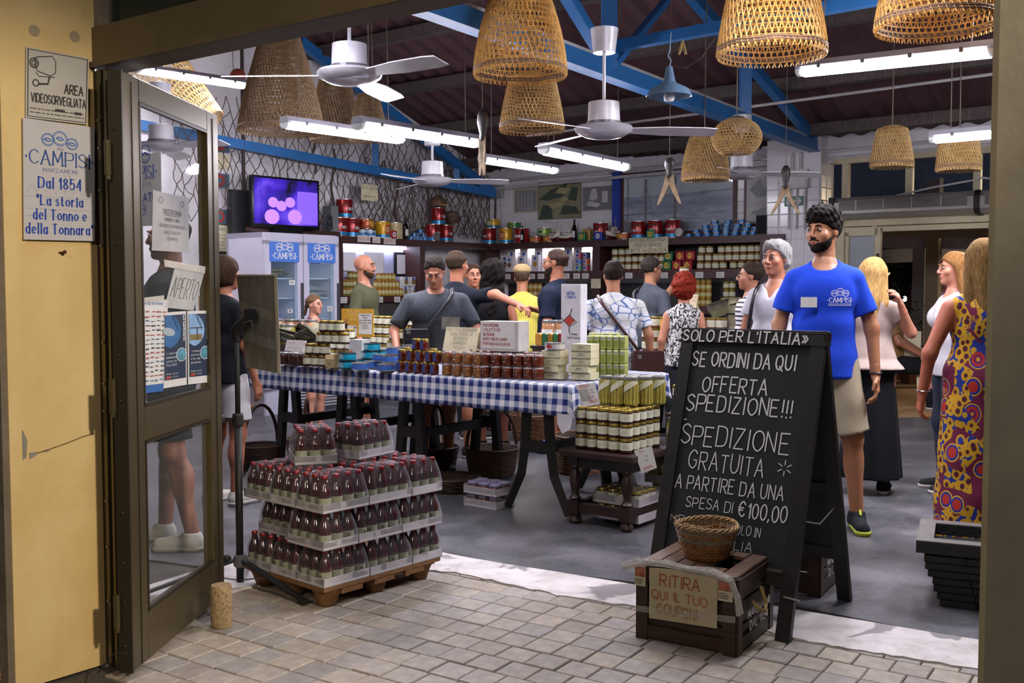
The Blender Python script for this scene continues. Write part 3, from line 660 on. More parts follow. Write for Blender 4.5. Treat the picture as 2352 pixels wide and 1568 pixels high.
# CEILING FANS
fan_w = M_('fan_white', 'c9c6cc', .3);
def fan(cx, cy, d, s, rodtop, label, blades=(0, 120, 240), capy=None, tilt=0, R_=.62):
 "cx, cy pixel of the motor centre"
 p = P(cx, cy, d); t = thing('ceiling_fan', label, 'ceiling fan', p, RZ, 'white ceiling fans')
 obj('motor', MB().lathe([(.06, .14), (.105, .13), (.11, .0), (.115, -.0)][::-1], 20), fan_w, t, True, auto=40)
 obj('collar', MB().lathe([(.118, -.02), (.118, 0)], 20), clip_m, t)
 obj('hub', MB().lathe([(.06, -.115), (.13, -.10), (.19, -.07), (.2, -.045), (.19, -.03), (.1, -.018)], 28), M_('fan_hub', 'b9b6bd', .16, .25), t, True, auto=50)
 for k in blades:
  a = rad(k); mb = MB(); vs = []
  for i in range(8):
   x = .17 + (R_ - .0) * i / 7 * .95; w_ = .045 + .03 * min(1, i / 3) * (1 if i < 7 else .55)
   for s_ in (-1, 1): vs.append((x, s_ * w_, -.055 - s_ * w_ * .22 - .0015 * i));
  vs2 = [(x, y, z - .006) for x, y, z in vs]; n = len(vs); fs = []
  for i in range(7): fs += [(2 * i, 2 * i + 2, 2 * i + 3, 2 * i + 1), (n + 2 * i + 1, n + 2 * i + 3, n + 2 * i + 2, n + 2 * i), (2 * i, n + 2 * i, n + 2 * i + 2, 2 * i + 2), (2 * i + 1, 2 * i + 3, n + 2 * i + 3, n + 2 * i + 1)]
  fs += [(14, n + 14, n + 15, 15), (0, 1, n + 1, n)]
  mb.add(vs + vs2, fs); o = obj('blade', mb, fan_w, t); o.rotation_euler = (0, 0, a)
 obj('rod', MB().lathe([(.012, .1), (.012, rodtop)], 8), fan_w, t)
 obj('canopy', MB().lathe([(.075, rodtop - .16), (.095, rodtop), (.05, rodtop + .01)][::1], 18), fan_w, t, True, auto=40)
 return t
fan(803, 152, 6.3, 1, .62, 'large white ceiling fan nearest the doorway beam', (-1, 113, 221))
fan(1387, 280, 7.0, 1, .62, 'white ceiling fan over the middle of the hall under the truss joint', (38, 160, 262))
fan(993, 402, 10.2, 1, .45, 'white ceiling fan in front of the netted wall', (38, 158, 278))
fan(1703, 385, 10.0, 1, .5, 'white ceiling fan before the framed harbour picture', (38, 158, 278))
fan(370, 322, 9.2, 1, .5, 'white ceiling fan seen through the open glass door', (10, 130, 250))
# WOVEN TRAPS / BASKETS
def cane(name, c): return M_(name, c, .6, 0, .28, 25)
cane_l, cane_m, cane_d = cane('cane_lit', 'd0a055'), cane('cane_mid', 'b08e58'), cane('cane_dark', '7d6242')  # cane_l is brightened to stand for warm street light on those traps
cane_rim = M_('cane_rim', '7d6350', .7)
def weave(mb, prof, nrings, nstr, r=.003, turns=.6, rr=None):
 "prof: function t->(radius, z), t 0 top..1 bottom. rings plus two opposed families of slanting canes"
 rr = rr or r
 for k in range(nrings):
  t = (k + .5) / nrings; R, z = prof(t); n = 30; vs = []; R *= 1 + rnd(-.008, .008)
  for i in range(n):
   a = 2 * pi * i / n; w_ = 1 + .006 * sin(a * 5 + k)
   for dx, dz in ((rr, 0), (-rr * .6, rr), (-rr * .6, -rr)): vs.append(((R * w_ + dx) * cos(a), (R * w_ + dx) * sin(a), z + dz))
  fs = [(i * 3 + j, ((i + 1) % n) * 3 + j, ((i + 1) % n) * 3 + (j + 1) % 3, i * 3 + (j + 1) % 3) for i in range(n) for j in range(3)]
  mb.add(vs, fs)
 m = 10
 for fam in (-1, 1):
  for k in range(nstr):
   a0 = 2 * pi * k / nstr; vs = []
   for i in range(m + 1):
    t = i / m; R, z = prof(t); a = a0 + fam * turns * t; R += fam * r * .5
    ta = Vector((-sin(a), cos(a), 0)); ra = Vector((cos(a), sin(a), 0)); c = ra * R + Vector((0, 0, z))
    vs += [c + ta * r, c - ta * r, c + ra * r * 1.2]
   fs = [(i * 3 + j, i * 3 + (j + 1) % 3, (i + 1) * 3 + (j + 1) % 3, (i + 1) * 3 + j) for i in range(m) for j in range(3)]
   mb.add(vs, fs)
def bell(R0, R1, H_, bulge=.0, p=1.7):
 def f(t):
  if t < .06: return (R0 * (.3 + .7 * t / .06), H_ * (1 - t))
  s = (t - .06) / .94; return (R0 + (R1 - R0) * (1 - (1 - s) ** p) + bulge * sin(pi * s), H_ * (1 - t))
 return f
def trap(label, loc, R0, R1, H_, m, rim, bulge=0, p=1.7, rings=24, nstr=56, r=.0028, tilt=None, turns=.7, rope=True, cat='wicker basket', group='hanging woven traps', handle=False):
 t = thing('woven_trap', label, cat, loc, rnd(0, 3), group)
 if tilt: t.rotation_euler = tilt
 mb = MB(); f = bell(R0, R1, H_, bulge, p); weave(mb, f, rings, nstr, r, turns); obj('woven_body', mb, m, t)
 mb = MB()
 for dz, rr in ((.02, 1.0), (.035, 1.0)): mb.tube([((R1 + bulge * .1) * rr * cos(2 * pi * i / 40), (R1 + bulge * .1) * rr * sin(2 * pi * i / 40), dz + .003 * sin(i * 1.3)) for i in range(41)], .006, 5, False)
 obj('rim_hoop', mb, rim, t)
 mb = MB()
 for k in range(nstr):
  a = 2 * pi * k / nstr
  for s in (-1, 1): mb.tube([(R1 * cos(a), R1 * sin(a), .01), ((R1 - .004) * cos(a + s * .035), (R1 - .004) * sin(a + s * .035), -.014)], r, 3, False)
 obj('rim_fringe', mb, m, t)
 if rope: obj('rope', MB().tube([(0, 0, H_ * .93), (.01, 0, H_ + .1), (0, 0, max(H_ + .1, rooft(loc) - loc[2]))], .006, 5), rope_m, t)
 return t
def trap_px(label, cx, ybot, wpx, hpx, R1, **k):
 "cx, ybot: pixel of the centre of the lower rim; wpx: its width; R1 its radius"
 d = 2 * R1 * F / wpx; p = P(cx, ybot, d); H_ = hpx * d / F
 k.setdefault('R0', R1 * .45); k.setdefault('rim', cane_rim); k.setdefault('m', cane_m); R0 = k.pop('R0')
 return trap(label, p, R0, R1, H_, k.pop('m'), k.pop('rim'), **k)
trap_px('large bright bell-shaped cane trap hanging at the top centre', 1195, 172, 210, 235, .29, m=cane_l, R0=.13, rings=20, nstr=52, r=.0042)
trap_px('smaller tan cane trap hanging below the large bright one', 1222, 298, 147, 128, .22, m=cane_m, R0=.15, p=1.3, rings=18, nstr=46, r=.0034)
trap_px('golden cane trap hanging at the top right, tallest of the bright ones', 1772, 125, 243, 270, .30, m=cane_l, R0=.17, p=1.3, rings=22, nstr=54, r=.0042)
trap_px('golden cane trap cut by the frame at the upper right corner', 2153, 62, 270, 220, .31, m=cane_l, R0=.2, p=1.4, rings=18, nstr=56, r=.0042)
trap_px('biggest dark brown fish trap hanging over the television', 646, 302, 192, 240, .40, m=cane_d, R0=.16, p=1.25, rings=34, nstr=60, r=.006, turns=1.0)
trap_px('dark brown fish trap behind the front ceiling fan', 770, 322, 112, 150, .27, m=cane_d, R0=.16, p=1.3, rings=34, nstr=50, r=.005)
trap_px('small dark fish trap beside the left truss', 846, 322, 84, 108, .19, m=cane_d, R0=.10, p=1.6, rings=24, nstr=44, r=.005)
trap_px('small tan cane trap hanging just under the pair of fluorescent fittings', 930, 360, 78, 46, .26, m=cane_m, R0=.21, p=1.4, rings=14, nstr=44, r=.004)
trap_px('tan cane trap hanging beside the harbour picture', 1620, 412, 106, 104, .215, m=cane_m, R0=.14, p=1.9, rings=24, nstr=48, r=.004)
trap_px('small ringed cane trap hanging over the left transom pane', 2048, 382, 94, 92, .19, m=cane_m, R0=.13, p=1.3, rings=20, nstr=44, r=.004)
trap_px('small ringed cane trap hanging behind the short bright fitting', 2201, 390, 96, 84, .19, m=cane_m, R0=.16, p=1.3, rings=20, nstr=44, r=.004)
trap_px('large dim trap hanging in the roof behind the blue truss', 1385, 178, 125, 190, .40, m=cane_d, R0=.30, p=1.2, rings=24, nstr=54, r=.004)
trap_px('dim trap hanging tilted above the dim large one', 1270, 80, 118, 150, .36, m=cane_d, R0=.14, p=1.2, rings=24, nstr=50, r=.004, tilt=(rad(14), rad(-12), 0), rope=False)
trap_px('dim slanted trap behind the top of the large bright one', 1110, 12, 70, 70, .22, m=cane_d, R0=.14, p=1.2, rings=16, nstr=40, r=.004, tilt=(rad(10), rad(20), 0), rope=False)
p = P(1692, 316, 8.6); gt = thing('woven_trap', 'round globe-shaped cane trap with funnel mouth near the right truss foot', 'wicker basket', p, 0, 'hanging woven traps')
mb = MB()
def sph(t):
 a = pi * (.12 + .70 * t); return (.205 * sin(a), .165 * cos(a))
weave(mb, sph, 15, 40, .003, 1.0); obj('woven_body', mb, cane_m, gt)
mb = MB(); weave(mb, lambda t: (.02 + .13 * t, -.0 - .125 * t), 10, 30, .003, .8); obj('funnel', mb, cane_m, gt)
obj('rope', MB().tube([(0, 0, .15), (0, 0, 1.6)], .005, 5), rope_m, gt)
obj('cap', MB().lathe([(.08, .145), (.06, .17), (.02, .18)], 14), clip_m, gt)
p = P(492, 275, 11.0); nt = thing('net_funnel', 'long slanting brown knotted net funnel behind the left fluorescent fitting', 'fish trap', p, 0)
mb = MB(); weave(mb, lambda t: (.10 + .22 * (1 - t), 1.0 - 1.0 * t), 22, 34, .004, 1.4); obj('net_body', mb, cane_m, nt); nt.rotation_euler = (rad(-10), rad(-48), 0); nt.scale = (1.2,) * 3
p = G(-22, 1560); bk = thing('tall_basket', 'pale wicker basket cut by the lower left corner of the frame', 'basket', (p.x - .02, p.y, 0), 0)
mb = MB(); weave(mb, lambda t: (.085 + .06 * (t), .30 * (1 - t)), 22, 40, .0032, .5); obj('woven_body', mb, M_('pale_cane', 'b99a6d', .6, var=.3, scale=30), bk)
# PENDANT LAMP, DRIED FISH, ETC
p = P(1537, 222, 6.9); pl = thing('pendant_lamp', 'blue grey enamel pendant lamp with bare white bulb', 'pendant lamp', p)
ply = M_('enamel_blue', '5d7893', .45, 0, .15, 10, bump=.1)
obj('shade', MB().lathe([(.152, .0), (.155, .004), (.125, .05), (.055, .085), (.04, .10), (.022, .19), (.018, .2), (.015, .195), (.035, .095), (.05, .08), (.12, .045), (.148, .0)], 32, cap=False), ply, pl, True, auto=50)
obj('bulb', MB().lathe([(.005, -.035), (.028, -.03), (.038, -.01), (.036, .02), (.018, .06)], 14), M_('opal_bulb', 'd8d6d8', .2), pl, True)
obj('hook', MB().tube([(0, 0, .2), (.01, 0, .24), (-.01, 0, .27), (0, 0, .3), (.008, 0, .42)], .005, 6), ply, pl)
obj('flex', MB().tube([(0, 0, .2), (.1, -.04, .18), (.2, -.08, .24), (.28, -.12, .36)], .004, 5), M_('flex_brown', '4d3a33', .8), pl)
dried = M_('dried_skin', '2a2320', .45, 0, .4, 25, bump=.3); tailm = M_('dried_tail', '8b7250', .6, 0, .35, 18, bump=.4)
def driedfish(label, px, ytop, ymid, ybot, d, spread, tail2=None):
 p = P(px, ytop, d); h = (ybot - ytop) * d / F; hm = (ymid - ytop) * d / F
 t = thing('dried_fish_tail', label, 'dried fish', p, RZ, 'dried fish tails hanging from the roof')
 w_ = .045
 mb = MB().lathe([(.006, -hm), (w_ * .55, -hm * .9), (w_ * .5, -hm * .75), (w_, -hm * .4), (w_ * .95, -hm * .15), (w_ * .4, -.0)], 10, sy=.6); obj('body', mb, dried, t, True)
 for s in (-1, 1):
  vs = []; n = 7
  for i in range(n):
   f = i / (n - 1); cx = s * (spread * f ** 1.3); ww = .02 * (1 - f) + .008 * (1 if f < .9 else .3)
   z = -hm * .82 - (h - hm * .82) * f
   vs += [(cx - ww - .004, -.006, z), (cx + ww, -.006, z), (cx + ww, .006, z), (cx - ww - .004, .006, z)]
  fs = [(4 * i + j, 4 * i + (j + 1) % 4, 4 * i + 4 + (j + 1) % 4, 4 * i + 4 + j) for i in range(n - 1) for j in range(4)] + [(0, 3, 2, 1), (4 * n - 4, 4 * n - 3, 4 * n - 2, 4 * n - 1)]
  obj('tail_fin', MB().add(vs, fs), tailm, t)
 obj('string', MB().tube([(0, 0, 0), (0, 0, 1.3)], .003, 5), rope_m, t)
driedfish('dark dried fish hanging by the pair of fluorescent fittings', 1108, 252, 325, 400, 7.2, .02)
driedfish('dried forked fish tail hanging before the harbour picture', 1538, 362, 408, 468, 8.0, .10)
driedfish('dried forked fish tail hanging by the tiled pillar', 1805, 380, 435, 492, 9.5, .14)
mb = MB()
for s in (-1, 1): mb.tube([(0, 0, 0), (s * .01, 0, -.05), (s * .025, 0, -.1)], [.006, .012, .009], 6)
tag(obj('rope_knot', mb, M_('straw_rope', 'a08656', .9), loc=P(1568, 92, 7.3)), 'frayed straw rope knot tied to the blue cross tie', 'rope')
p = P(546, 176, 10.9); by = thing('painted_float', 'red and white painted float hanging beside the left fitting', 'float', p)
obj('shell', MB().ball((0, 0, 0), (.085, .07, .085), 12, 8), M_('float_red', 'a9483a', .5, var=.35, scale=40), by, True); obj('ring', MB().tube([(.02 * cos(a), 0, -.10 + .02 * sin(a)) for a in [k * pi / 5 for k in range(11)]], .005, 5), clip_m, by)
# FISHING NET on the left wall
netm = M_('net_cord', '4e3f38', .9, 0, .2, 10)
def net(name, label, x0, x1, z0, z1, cell, dens, off, sag=.0, r=.0045):
 mb = MB(); nx = int((x1 - x0) / cell); nz = int((z1 - z0) / cell); P_ = {}
 for i in range(nx + 1):
  for k in range(nz + 1):
   x = x0 + (i + (.5 if k % 2 else 0)) * cell; z = z0 + k * cell
   bunch = dens(x, z)
   x += bunch + rnd(-.28, .28) * cell; z += rnd(-.22, .22) * cell
   P_[i, k] = Vector((x, -off - abs(rnd(0, .05)), z))
 for (i, k), p in P_.items():
  for di in ((0, 1) if k % 2 else (-1, 0)):
   q = P_.get((i + di, k + 1))
   if q is None or random.random() < .04: continue
   m = (p + q) / 2 + Vector((rnd(-.02, .02), 0, rnd(-.03, .0)))
   mb.tube([p, m, q], r, 3, False)
 o = obj(name, mb, netm, loc=WL.o, rz=WL.rz); tag(o, label, 'fishing net'); return o
xa = WL.q(560, 400)[0]
net('fishing_net', 'brown knotted fishing net draped over the whole left wall', WL.q(380, 400)[0], 8.9, 2.15, 3.7, .13, lambda x, z: .03 * sin(x * 7 + z * 2), .12, r=.006)
x1 = WL.q(880, 400)[0]
net('fishing_net', 'second denser layer of net gathered at the right half of the left wall', x1 - .6, 8.8, 2.15, 3.1, .085, lambda x, z: .06 * sin(x * 11), .2, r=.0055)
for px, py0, py1 in ((700, 300, 400), (742, 345, 500), (885, 410, 545), (955, 430, 545), (1110, 440, 560)):
 a, b = WL.q(px, py0), WL.q(px + rnd(-6, 14), py1); mb = MB()
 pts = [Vector((a[0] + (b[0] - a[0]) * t + .03 * sin(t * 9), -.2, a[1] + (b[1] - a[1]) * t)) for t in [k / 8 for k in range(9)]]
 for s in range(3): mb.tube([p + Vector((.012 * cos(s * 2 + i), .012 * sin(s * 2 + i), 0)) for i, p in enumerate(pts)], .011, 4)
 tag(obj('net_rope', mb, netm, loc=WL.o, rz=WL.rz), 'twisted gathered net rope hanging down the left wall', 'rope', 'gathered net ropes')
# SHELVES
card = M_('white_card', 'c8c4c8', .55); paper = M_('paper', 'cfcbc4', .7); cream_paper = M_('cream_paper', 'c9c0a0', .7, var=.2)
red_ink, black_ink, blue_ink, white_ink = ink('a02b22'), ink('1c1a1c'), ink('2347a8'), ink('dcdad6')
SD = .36
def u_at(px, v=SD, z=1.6):
 "u on the vertical plane at distance v before the rear wall"
 pl = VP(RM(0, v), RZ); return pl.q(px, 600)[0]
def v_at(px, u=SD):
 pl = VP(RM(u, 9), rad(52)); return 9 - pl.q(px, 600)[0]
ZT, ZM, ZL = 2.05, 1.63, 1.16
UE = u_at(1800)
rs = thing('wall_shelving', 'dark wood shelving unit along the rear wall, three shelves', 'shelving', RM(0, 0), RZ)
def shelfbox(t, nm, u0, u1, y0, y1, z0, z1, m=None): return obj(nm, MB().box(((u0 + u1) / 2, (y0 + y1) / 2, (z0 + z1) / 2), (u1 - u0, abs(y1 - y0), z1 - z0)), m or dark_wood, t)
shelfbox(rs, 'top_board', SD, UE, -SD, -.012, ZT - .09, ZT); shelfbox(rs, 'shelf_board', SD, UE, -SD, -.012, ZM - .11, ZM); shelfbox(rs, 'shelf_board', u_at(1350), UE, -SD, -.012, ZL - .1, ZL)
shelfbox(rs, 'worktop', SD, UE, -SD - .1, -.012, .80, .86)
for px in (1108, 1368, 1755): shelfbox(rs, 'upright', u_at(px) - .06, u_at(px) + .06, -SD + .01, -.014, .0, ZT - .09)
shelfbox(rs, 'back_board', SD + .1, UE - .05, -.03, -.012, .86, ZL + .3, M_('dark_tile_back', '2b2726', .5)); shelfbox(rs, 'base_cabinet', SD + .1, UE - .05, -SD, -.05, 0, .8, M_('black_cabinet', '171415', .6))
shelfbox(rs, 'back_board', u_at(1372), UE - .06, -.03, -.012, ZM, ZT - .09, M_('dark_back', '3a3330', .7))
mb = MB()
for s in (-1, 1):
 pass
ls = thing('wall_shelving', 'dark wood shelving unit along the left wall beside the fridges', 'shelving', RM(0, 0), rad(52))
V0 = v_at(783)   # local x = -v
def lsb(nm, va, vb, y0, y1, z0, z1, m=None): return obj(nm, MB().box((-(va + vb) / 2, (y0 + y1) / 2, (z0 + z1) / 2), (abs(va - vb), abs(y1 - y0), z1 - z0)), m or dark_wood, ls)
lsb('top_board', .012, V0, -SD, -.012, ZT - .09, ZT); lsb('top_board', V0, V0 + 1.4, -SD, -.28, ZT - .0, ZT + .05)
lsb('shelf_board', SD, V0, -SD - .06, -.012, 1.21, 1.29); lsb('base_panel', SD, V0, -SD, -.30, .0, 1.21, M_('base_panel', '3a3734', .7))
for px in (972, ): lsb('upright', v_at(px) - .05, v_at(px) + .05, -SD + .01, -.014, 1.29, ZT - .09)
lsb('upright', V0 - .04, V0, -SD, -.014, 0, ZT - .09)
lit = E_('niche_light', (.72, .76, 1.0), 9)
lsb('strip_light', v_at(965), V0 - .1, -.10, -.06, ZT - .125, ZT - .095, lit)
shelfbox(rs, 'strip_light', u_at(1160), u_at(1345), -.14, -.10, ZT - .12, ZT - .092, E_('niche_light2', (.9, .85, 1.0), 9))
lsb('back_panel', v_at(968), V0 - .04, -.03, -.012, 1.29, ZT - .09, M_('niche_white', 'b9bddb', .6))
# TINS, JARS, BOXES (prototypes, z=0 base)
gold = M_('gold_lid', 'b49a4a', .28, .75, .15, 20); steel = M_('steel_rim', 'a8a6a3', .25, .8)
glassm = FILM('jar_glass', .12, (.8, .85, .8), .05)
def lab_m(name, c, band=None, zc=0, h=.03):
 return M_(name, c, .55, var=.08, scale=40)
GLOC = Vector((0, 0, -50))
def proto(name, cat): return thing(name, 'x', cat, GLOC)
def can(name, r, h, body, rim=steel, band=None, bandc=None, art=None, lidm=None, nseg=24):
 t = proto(name, 'tin')
 obj('body', MB().lathe([(r * .985, .004), (r, .008), (r, h - .008), (r * .985, h - .004)], nseg), body, t, True, auto=40)
 mb = MB(); mb.lathe([(r * .98, 0), (r * 1.02, .001), (r * 1.02, .006), (r * .99, .008)], nseg); mb.lathe([(r * .99, h - .008), (r * 1.02, h - .006), (r * 1.02, h), (r * .93, h), (r * .93, h - .003)], nseg); obj('rim', mb, rim, t, True, auto=40)
 if band: obj('band', MB().lathe([(r * 1.004, band[0]), (r * 1.004, band[1])], nseg, cap=False), bandc, t, True)
 if art: art(t, r, h)
 return t
def wrapart(mb, r, pts2d, zc, k=1.012):
 "flat outline wrapped on the front (-y) of a cylinder"
 vs = [(r * k * sin(x / r), -r * k * cos(x / r), zc + z) for x, z in pts2d]; mb.add([(0, -r * k, zc)] + vs, [(0, i + 1, (i + 1) % len(vs) + 1) for i in range(len(vs))])
def ell(a, b, n=16, ph=0): return [(a * cos(2 * pi * i / n + ph), b * sin(2 * pi * i / n + ph)) for i in range(n)]
tin_red = M_('tin_red', '8d1f1c', .25, .35, .12, 14); tin_blue = M_('tin_blue_band', '1d7fae', .3, .3); tin_yel = M_('tin_yellow', 'c79a1c', .3, .2); tin_green = M_('tin_green', '2b7a3c', .3, .2)
fish_w = M_('fish_print', 'b9cdd2', .5); skin_p = M_('skin_print', 'c48a62', .6)
def art_fish(t, r, h):
 mb = MB(); wrapart(mb, r, ell(r * .62, h * .07), h * .48); wrapart(mb, r, [(r * .45, 0), (r * .85, h * .09), (r * .8, -h * .07)], h * .48); obj('fish_print', mb, fish_w, t)
 mb = MB();
 for i in range(9): x = (-.62 + .155 * i) * r; wrapart(mb, r, [(x - .05 * r, -h * .045), (x + .05 * r, -h * .045), (x + .05 * r, h * .045), (x - .05 * r, h * .045)][::1], h * .75)
 obj('print', mb, M_('dark_print', '4a0f10', .5), t)
def art_round(c1, c2):
 def f(t, r, h):
  mb = MB(); wrapart(mb, r, ell(r * .6, min(h * .36, r * .6)), h * .52); obj('medallion', mb, c1, t)
  mb = MB(); wrapart(mb, r, ell(r * .36, min(h * .24, r * .4)), h * .52, 1.02); obj('emblem', mb, c2, t)
 return f
def art_stripes(t, r, h):
 mb = MB()
 for i in range(-3, 4): x = i * r * .34; wrapart(mb, r, [(x - r * .22, -h * .36), (x - r * .08, -h * .36), (x + r * .22, h * .36), (x + r * .08, h * .36)], h * .5)
 obj('stripes', mb, M_('stripe_gold', 'c9a13a', .4), t)
bigred = Dup(can('big_tin', .105, .235, tin_red, band=(.012, .055), bandc=tin_blue, art=art_fish))
def mk(nm, *a, **k): return Dup(can(nm, *a, **k))
yel_girl = mk('big_tin', .105, .225, tin_yel, band=(.01, .05), bandc=tin_blue, art=art_round(M_('red_print', 'a9301f', .5), skin_p))
cream_tin = mk('big_tin', .105, .225, M_('tin_cream', 'bfae7e', .4, .1), art=lambda t, r, h: [obj('print', (lambda m: (wrapart(m, r, [(-.6 * r, .62 * h - .5 * h), (.6 * r, .12 * h + .02), (.6 * r, .2 * h), (-.6 * r, .2 * h)], h * .5), m)[1])(MB()), black_ink, t), obj('boat_print', (lambda m: (wrapart(m, r, [(-.5 * r, 0), (0, -.15 * h), (.5 * r, 0), (.1 * r, .1 * h)], h * .4), m)[1])(MB()), fish_w, t)])
stripe_tin = mk('striped_tin', .105, .13, M_('tin_red2', '98341c', .3, .3), art=art_stripes)
stripe_small = mk('striped_tin', .10, .085, MATS['tin_red2'], art=art_stripes)
yel_flat = mk('round_tin', .105, .13, tin_yel, band=(.004, .035), bandc=M_('tin_blue2', '1e5a9a', .3, .2), art=art_round(M_('art_green', '3c7a4a', .5), cream_paper))
green_flat = mk('round_tin', .105, .075, tin_green, art=art_round(tin_yel, tin_green))
green2_flat = mk('round_tin', .10, .11, M_('tin_lime', '7f9a42', .3, .3), art=art_round(cream_paper, tin_green))
white_tin = mk('small_tin', .075, .1, M_('tin_white', 'bccad0', .35, .1), band=(.02, .06), bandc=M_('sea_blue', '2d74ae', .4), art=art_round(fish_w, M_('sea_blue2', '2a66a0', .4)))
redsalt = mk('big_tin', .11, .21, M_('tin_crimson', '9a1a22', .3, .2), art=lambda t, r, h: obj('print', (lambda m: ([wrapart(m, r, [(x * r - .05 * r, -h * .1), (x * r + .03 * r, -h * .1), (x * r + .14 * r, h * .12), (x * r + .04 * r, h * .12)], h * .45) for x in (-.6, -.3, 0, .3, .5)], m)[1])(MB()), white_ink, t))
bluecan = mk('small_blue_tin', .052, .05, M_('can_blue', '1f5f9e', .3, .4), art=art_round(M_('can_print', '9fb6c8', .5), MATS['can_blue'] if 'can_blue' in MATS else tin_blue))
teal = Dup(can('teal_tin', .060, .053, M_('can_teal', '1296b0', .35, .25), rim=M_('rim_dark', '2a4650', .3, .6), art=lambda t, r, h: (lambda m: (logo(m, 0, h * .3, r * .9, -r * 1.03), obj('logo_print', m, white_ink, t)))(MB())))
def flatlabel(t, r, h, z0, z1, c, span=1.9, nm='label', k=1.015):
 mb = MB(); n = 8; vs = []
 for i in range(n + 1):
  a = -span / 2 + span * i / n
  for z in (z0, z1): vs.append((r * k * sin(a), -r * k * cos(a), z))
 mb.add(vs, [(2 * i, 2 * i + 2, 2 * i + 3, 2 * i + 1) for i in range(n)]); return obj(nm, mb, c, t)
bluelabel = Dup(can('oval_blue_tin', .061, .05, M_('can_blue_b', '3f6dbb', .35, .25), art=lambda t, r, h: flatlabel(t, r, h, .012, h - .012, M_('can_blue_c', '3560ad', .5), 2.2)))
def jar(name, r, h, fill, lid, label=None, lz=(.15, .8), shoulder=True, lidh=.013, cat='jar', extra=None, span=6.28):
 t = proto(name, cat); hh = h - lidh
 pr = [(r * .9, .0), (r, .004), (r, hh - .014), (r * .86, hh - .002)] if shoulder else [(r * .95, 0), (r, .004), (r, hh)]
 obj('body', MB().lathe(pr, 18), fill, t, True, auto=50)
 obj('lid', MB().lathe([(r * .93, hh - .003), (r * .96, hh), (r * .96, h - .003), (r * .9, h)], 18), lid, t, True, auto=40)
 if label is not None:
  if span > 6: lo_ = obj('label', MB().lathe([(r * 1.012, h * lz[0]), (r * 1.012, h * lz[1])], 18, cap=False), label, t, True)
  else: lo_ = flatlabel(t, r, h, h * lz[0], h * lz[1], label, span)
  mb = MB()
  for zz, w_ in ((.62, .6), (.5, .9), (.38, .7)):
   z = h * (lz[0] + (lz[1] - lz[0]) * zz)
   wrapart(mb, r, [(-r * w_ * .6, -h * .014), (r * w_ * .6, -h * .014), (r * w_ * .6, h * .014), (-r * w_ * .6, h * .014)], z, 1.03)
  obj('print', mb, M_('label_print', '8c8a74', .6), lo_)
 if extra: extra(t, r, h)
 return t
lab_c = M_('label_cream', 'c6c4ab', .55, var=.06, scale=60); lab_w = M_('label_white', 'cfccc6', .55, var=.06, scale=60)
fill_dk = M_('fill_dark', '3a211a', .12, 0, .4, 30); fill_br = M_('fill_brown', '70452b', .12, 0, .35, 30); fill_ol = M_('fill_olive', '6e6a2c', .12, 0, .3, 30); fill_or = M_('fill_orange', '8a5a33', .12, 0, .35, 40); fill_red = M_('fill_red', '5a1f16', .12, 0, .35, 40); fill_pk = M_('fill_tuna', 'a9764f', .14, 0, .25, 50)
fill_gr = M_('fill_green', '8d8443', .15, 0, .25, 30)
j_gold = Dup(jar('jar', .036, .082, fill_dk, gold, lab_c, (.2, .74)))
j_gold2 = Dup(jar('jar', .040, .105, fill_ol, gold, lab_c, (.25, .75)))
j_shelf = Dup(jar('jar', .046, .10, fill_br, gold, lab_c, (.22, .8)))
j_shelf2 = Dup(jar('jar', .040, .105, fill_ol, M_('orange_lid', 'a4652c', .35, .3), M_('label_olive', 'a8a274', .6), (.3, .7)))
j_yel = Dup(jar('jar', .038, .10, M_('fill_yellow', 'a58a3a', .2), M_('orange_lid', 'a4652c', .35, .3), M_('label_pale', 'bdb37c', .6), (.3, .7)))
j_blue = Dup(jar('small_jar', .030, .075, fill_red, gold, M_('label_blue', '2a3c78', .6), (.12, .88), span=.9))
def spears(t, r, h):
 mb = MB()
 for i in range(12): a = 2 * pi * i / 12; mb.tube([(r * .97 * cos(a), r * .97 * sin(a), .01), (r * .93 * cos(a), r * .93 * sin(a), h * .8)], r * .16, 5)
 obj('contents', mb, M_('spear', 'a09440', .35, 0, .3, 20), t)
 mb = MB(); n = 12; vs = []
 for i in range(n + 1):
  a = -1.5 + 3.0 * i / n
  for z in (h * (.30 + .04 * i), h * (.52 + .04 * i) ): vs.append((r * 1.14 * sin(a), -r * 1.14 * cos(a), min(z, h * .86)))
 mb.add(vs, [(2 * i, 2 * i + 2, 2 * i + 3, 2 * i + 1) for i in range(n)]); obj('slanted_label', mb, lab_c, t)
lidsil = M_('lid_silver', '9a9894', .3, .7)
j_tall = Dup(jar('tall_jar', .040, .172, fill_gr, lidsil, None, extra=spears, lidh=.018))
def tunalab(t, r, h):
 flatlabel(t, r, h, h * .25, h * .6, lab_w, 2.0)
j_tuna = Dup(jar('large_jar', .055, .165, fill_pk, lidsil, None, extra=tunalab, lidh=.018))
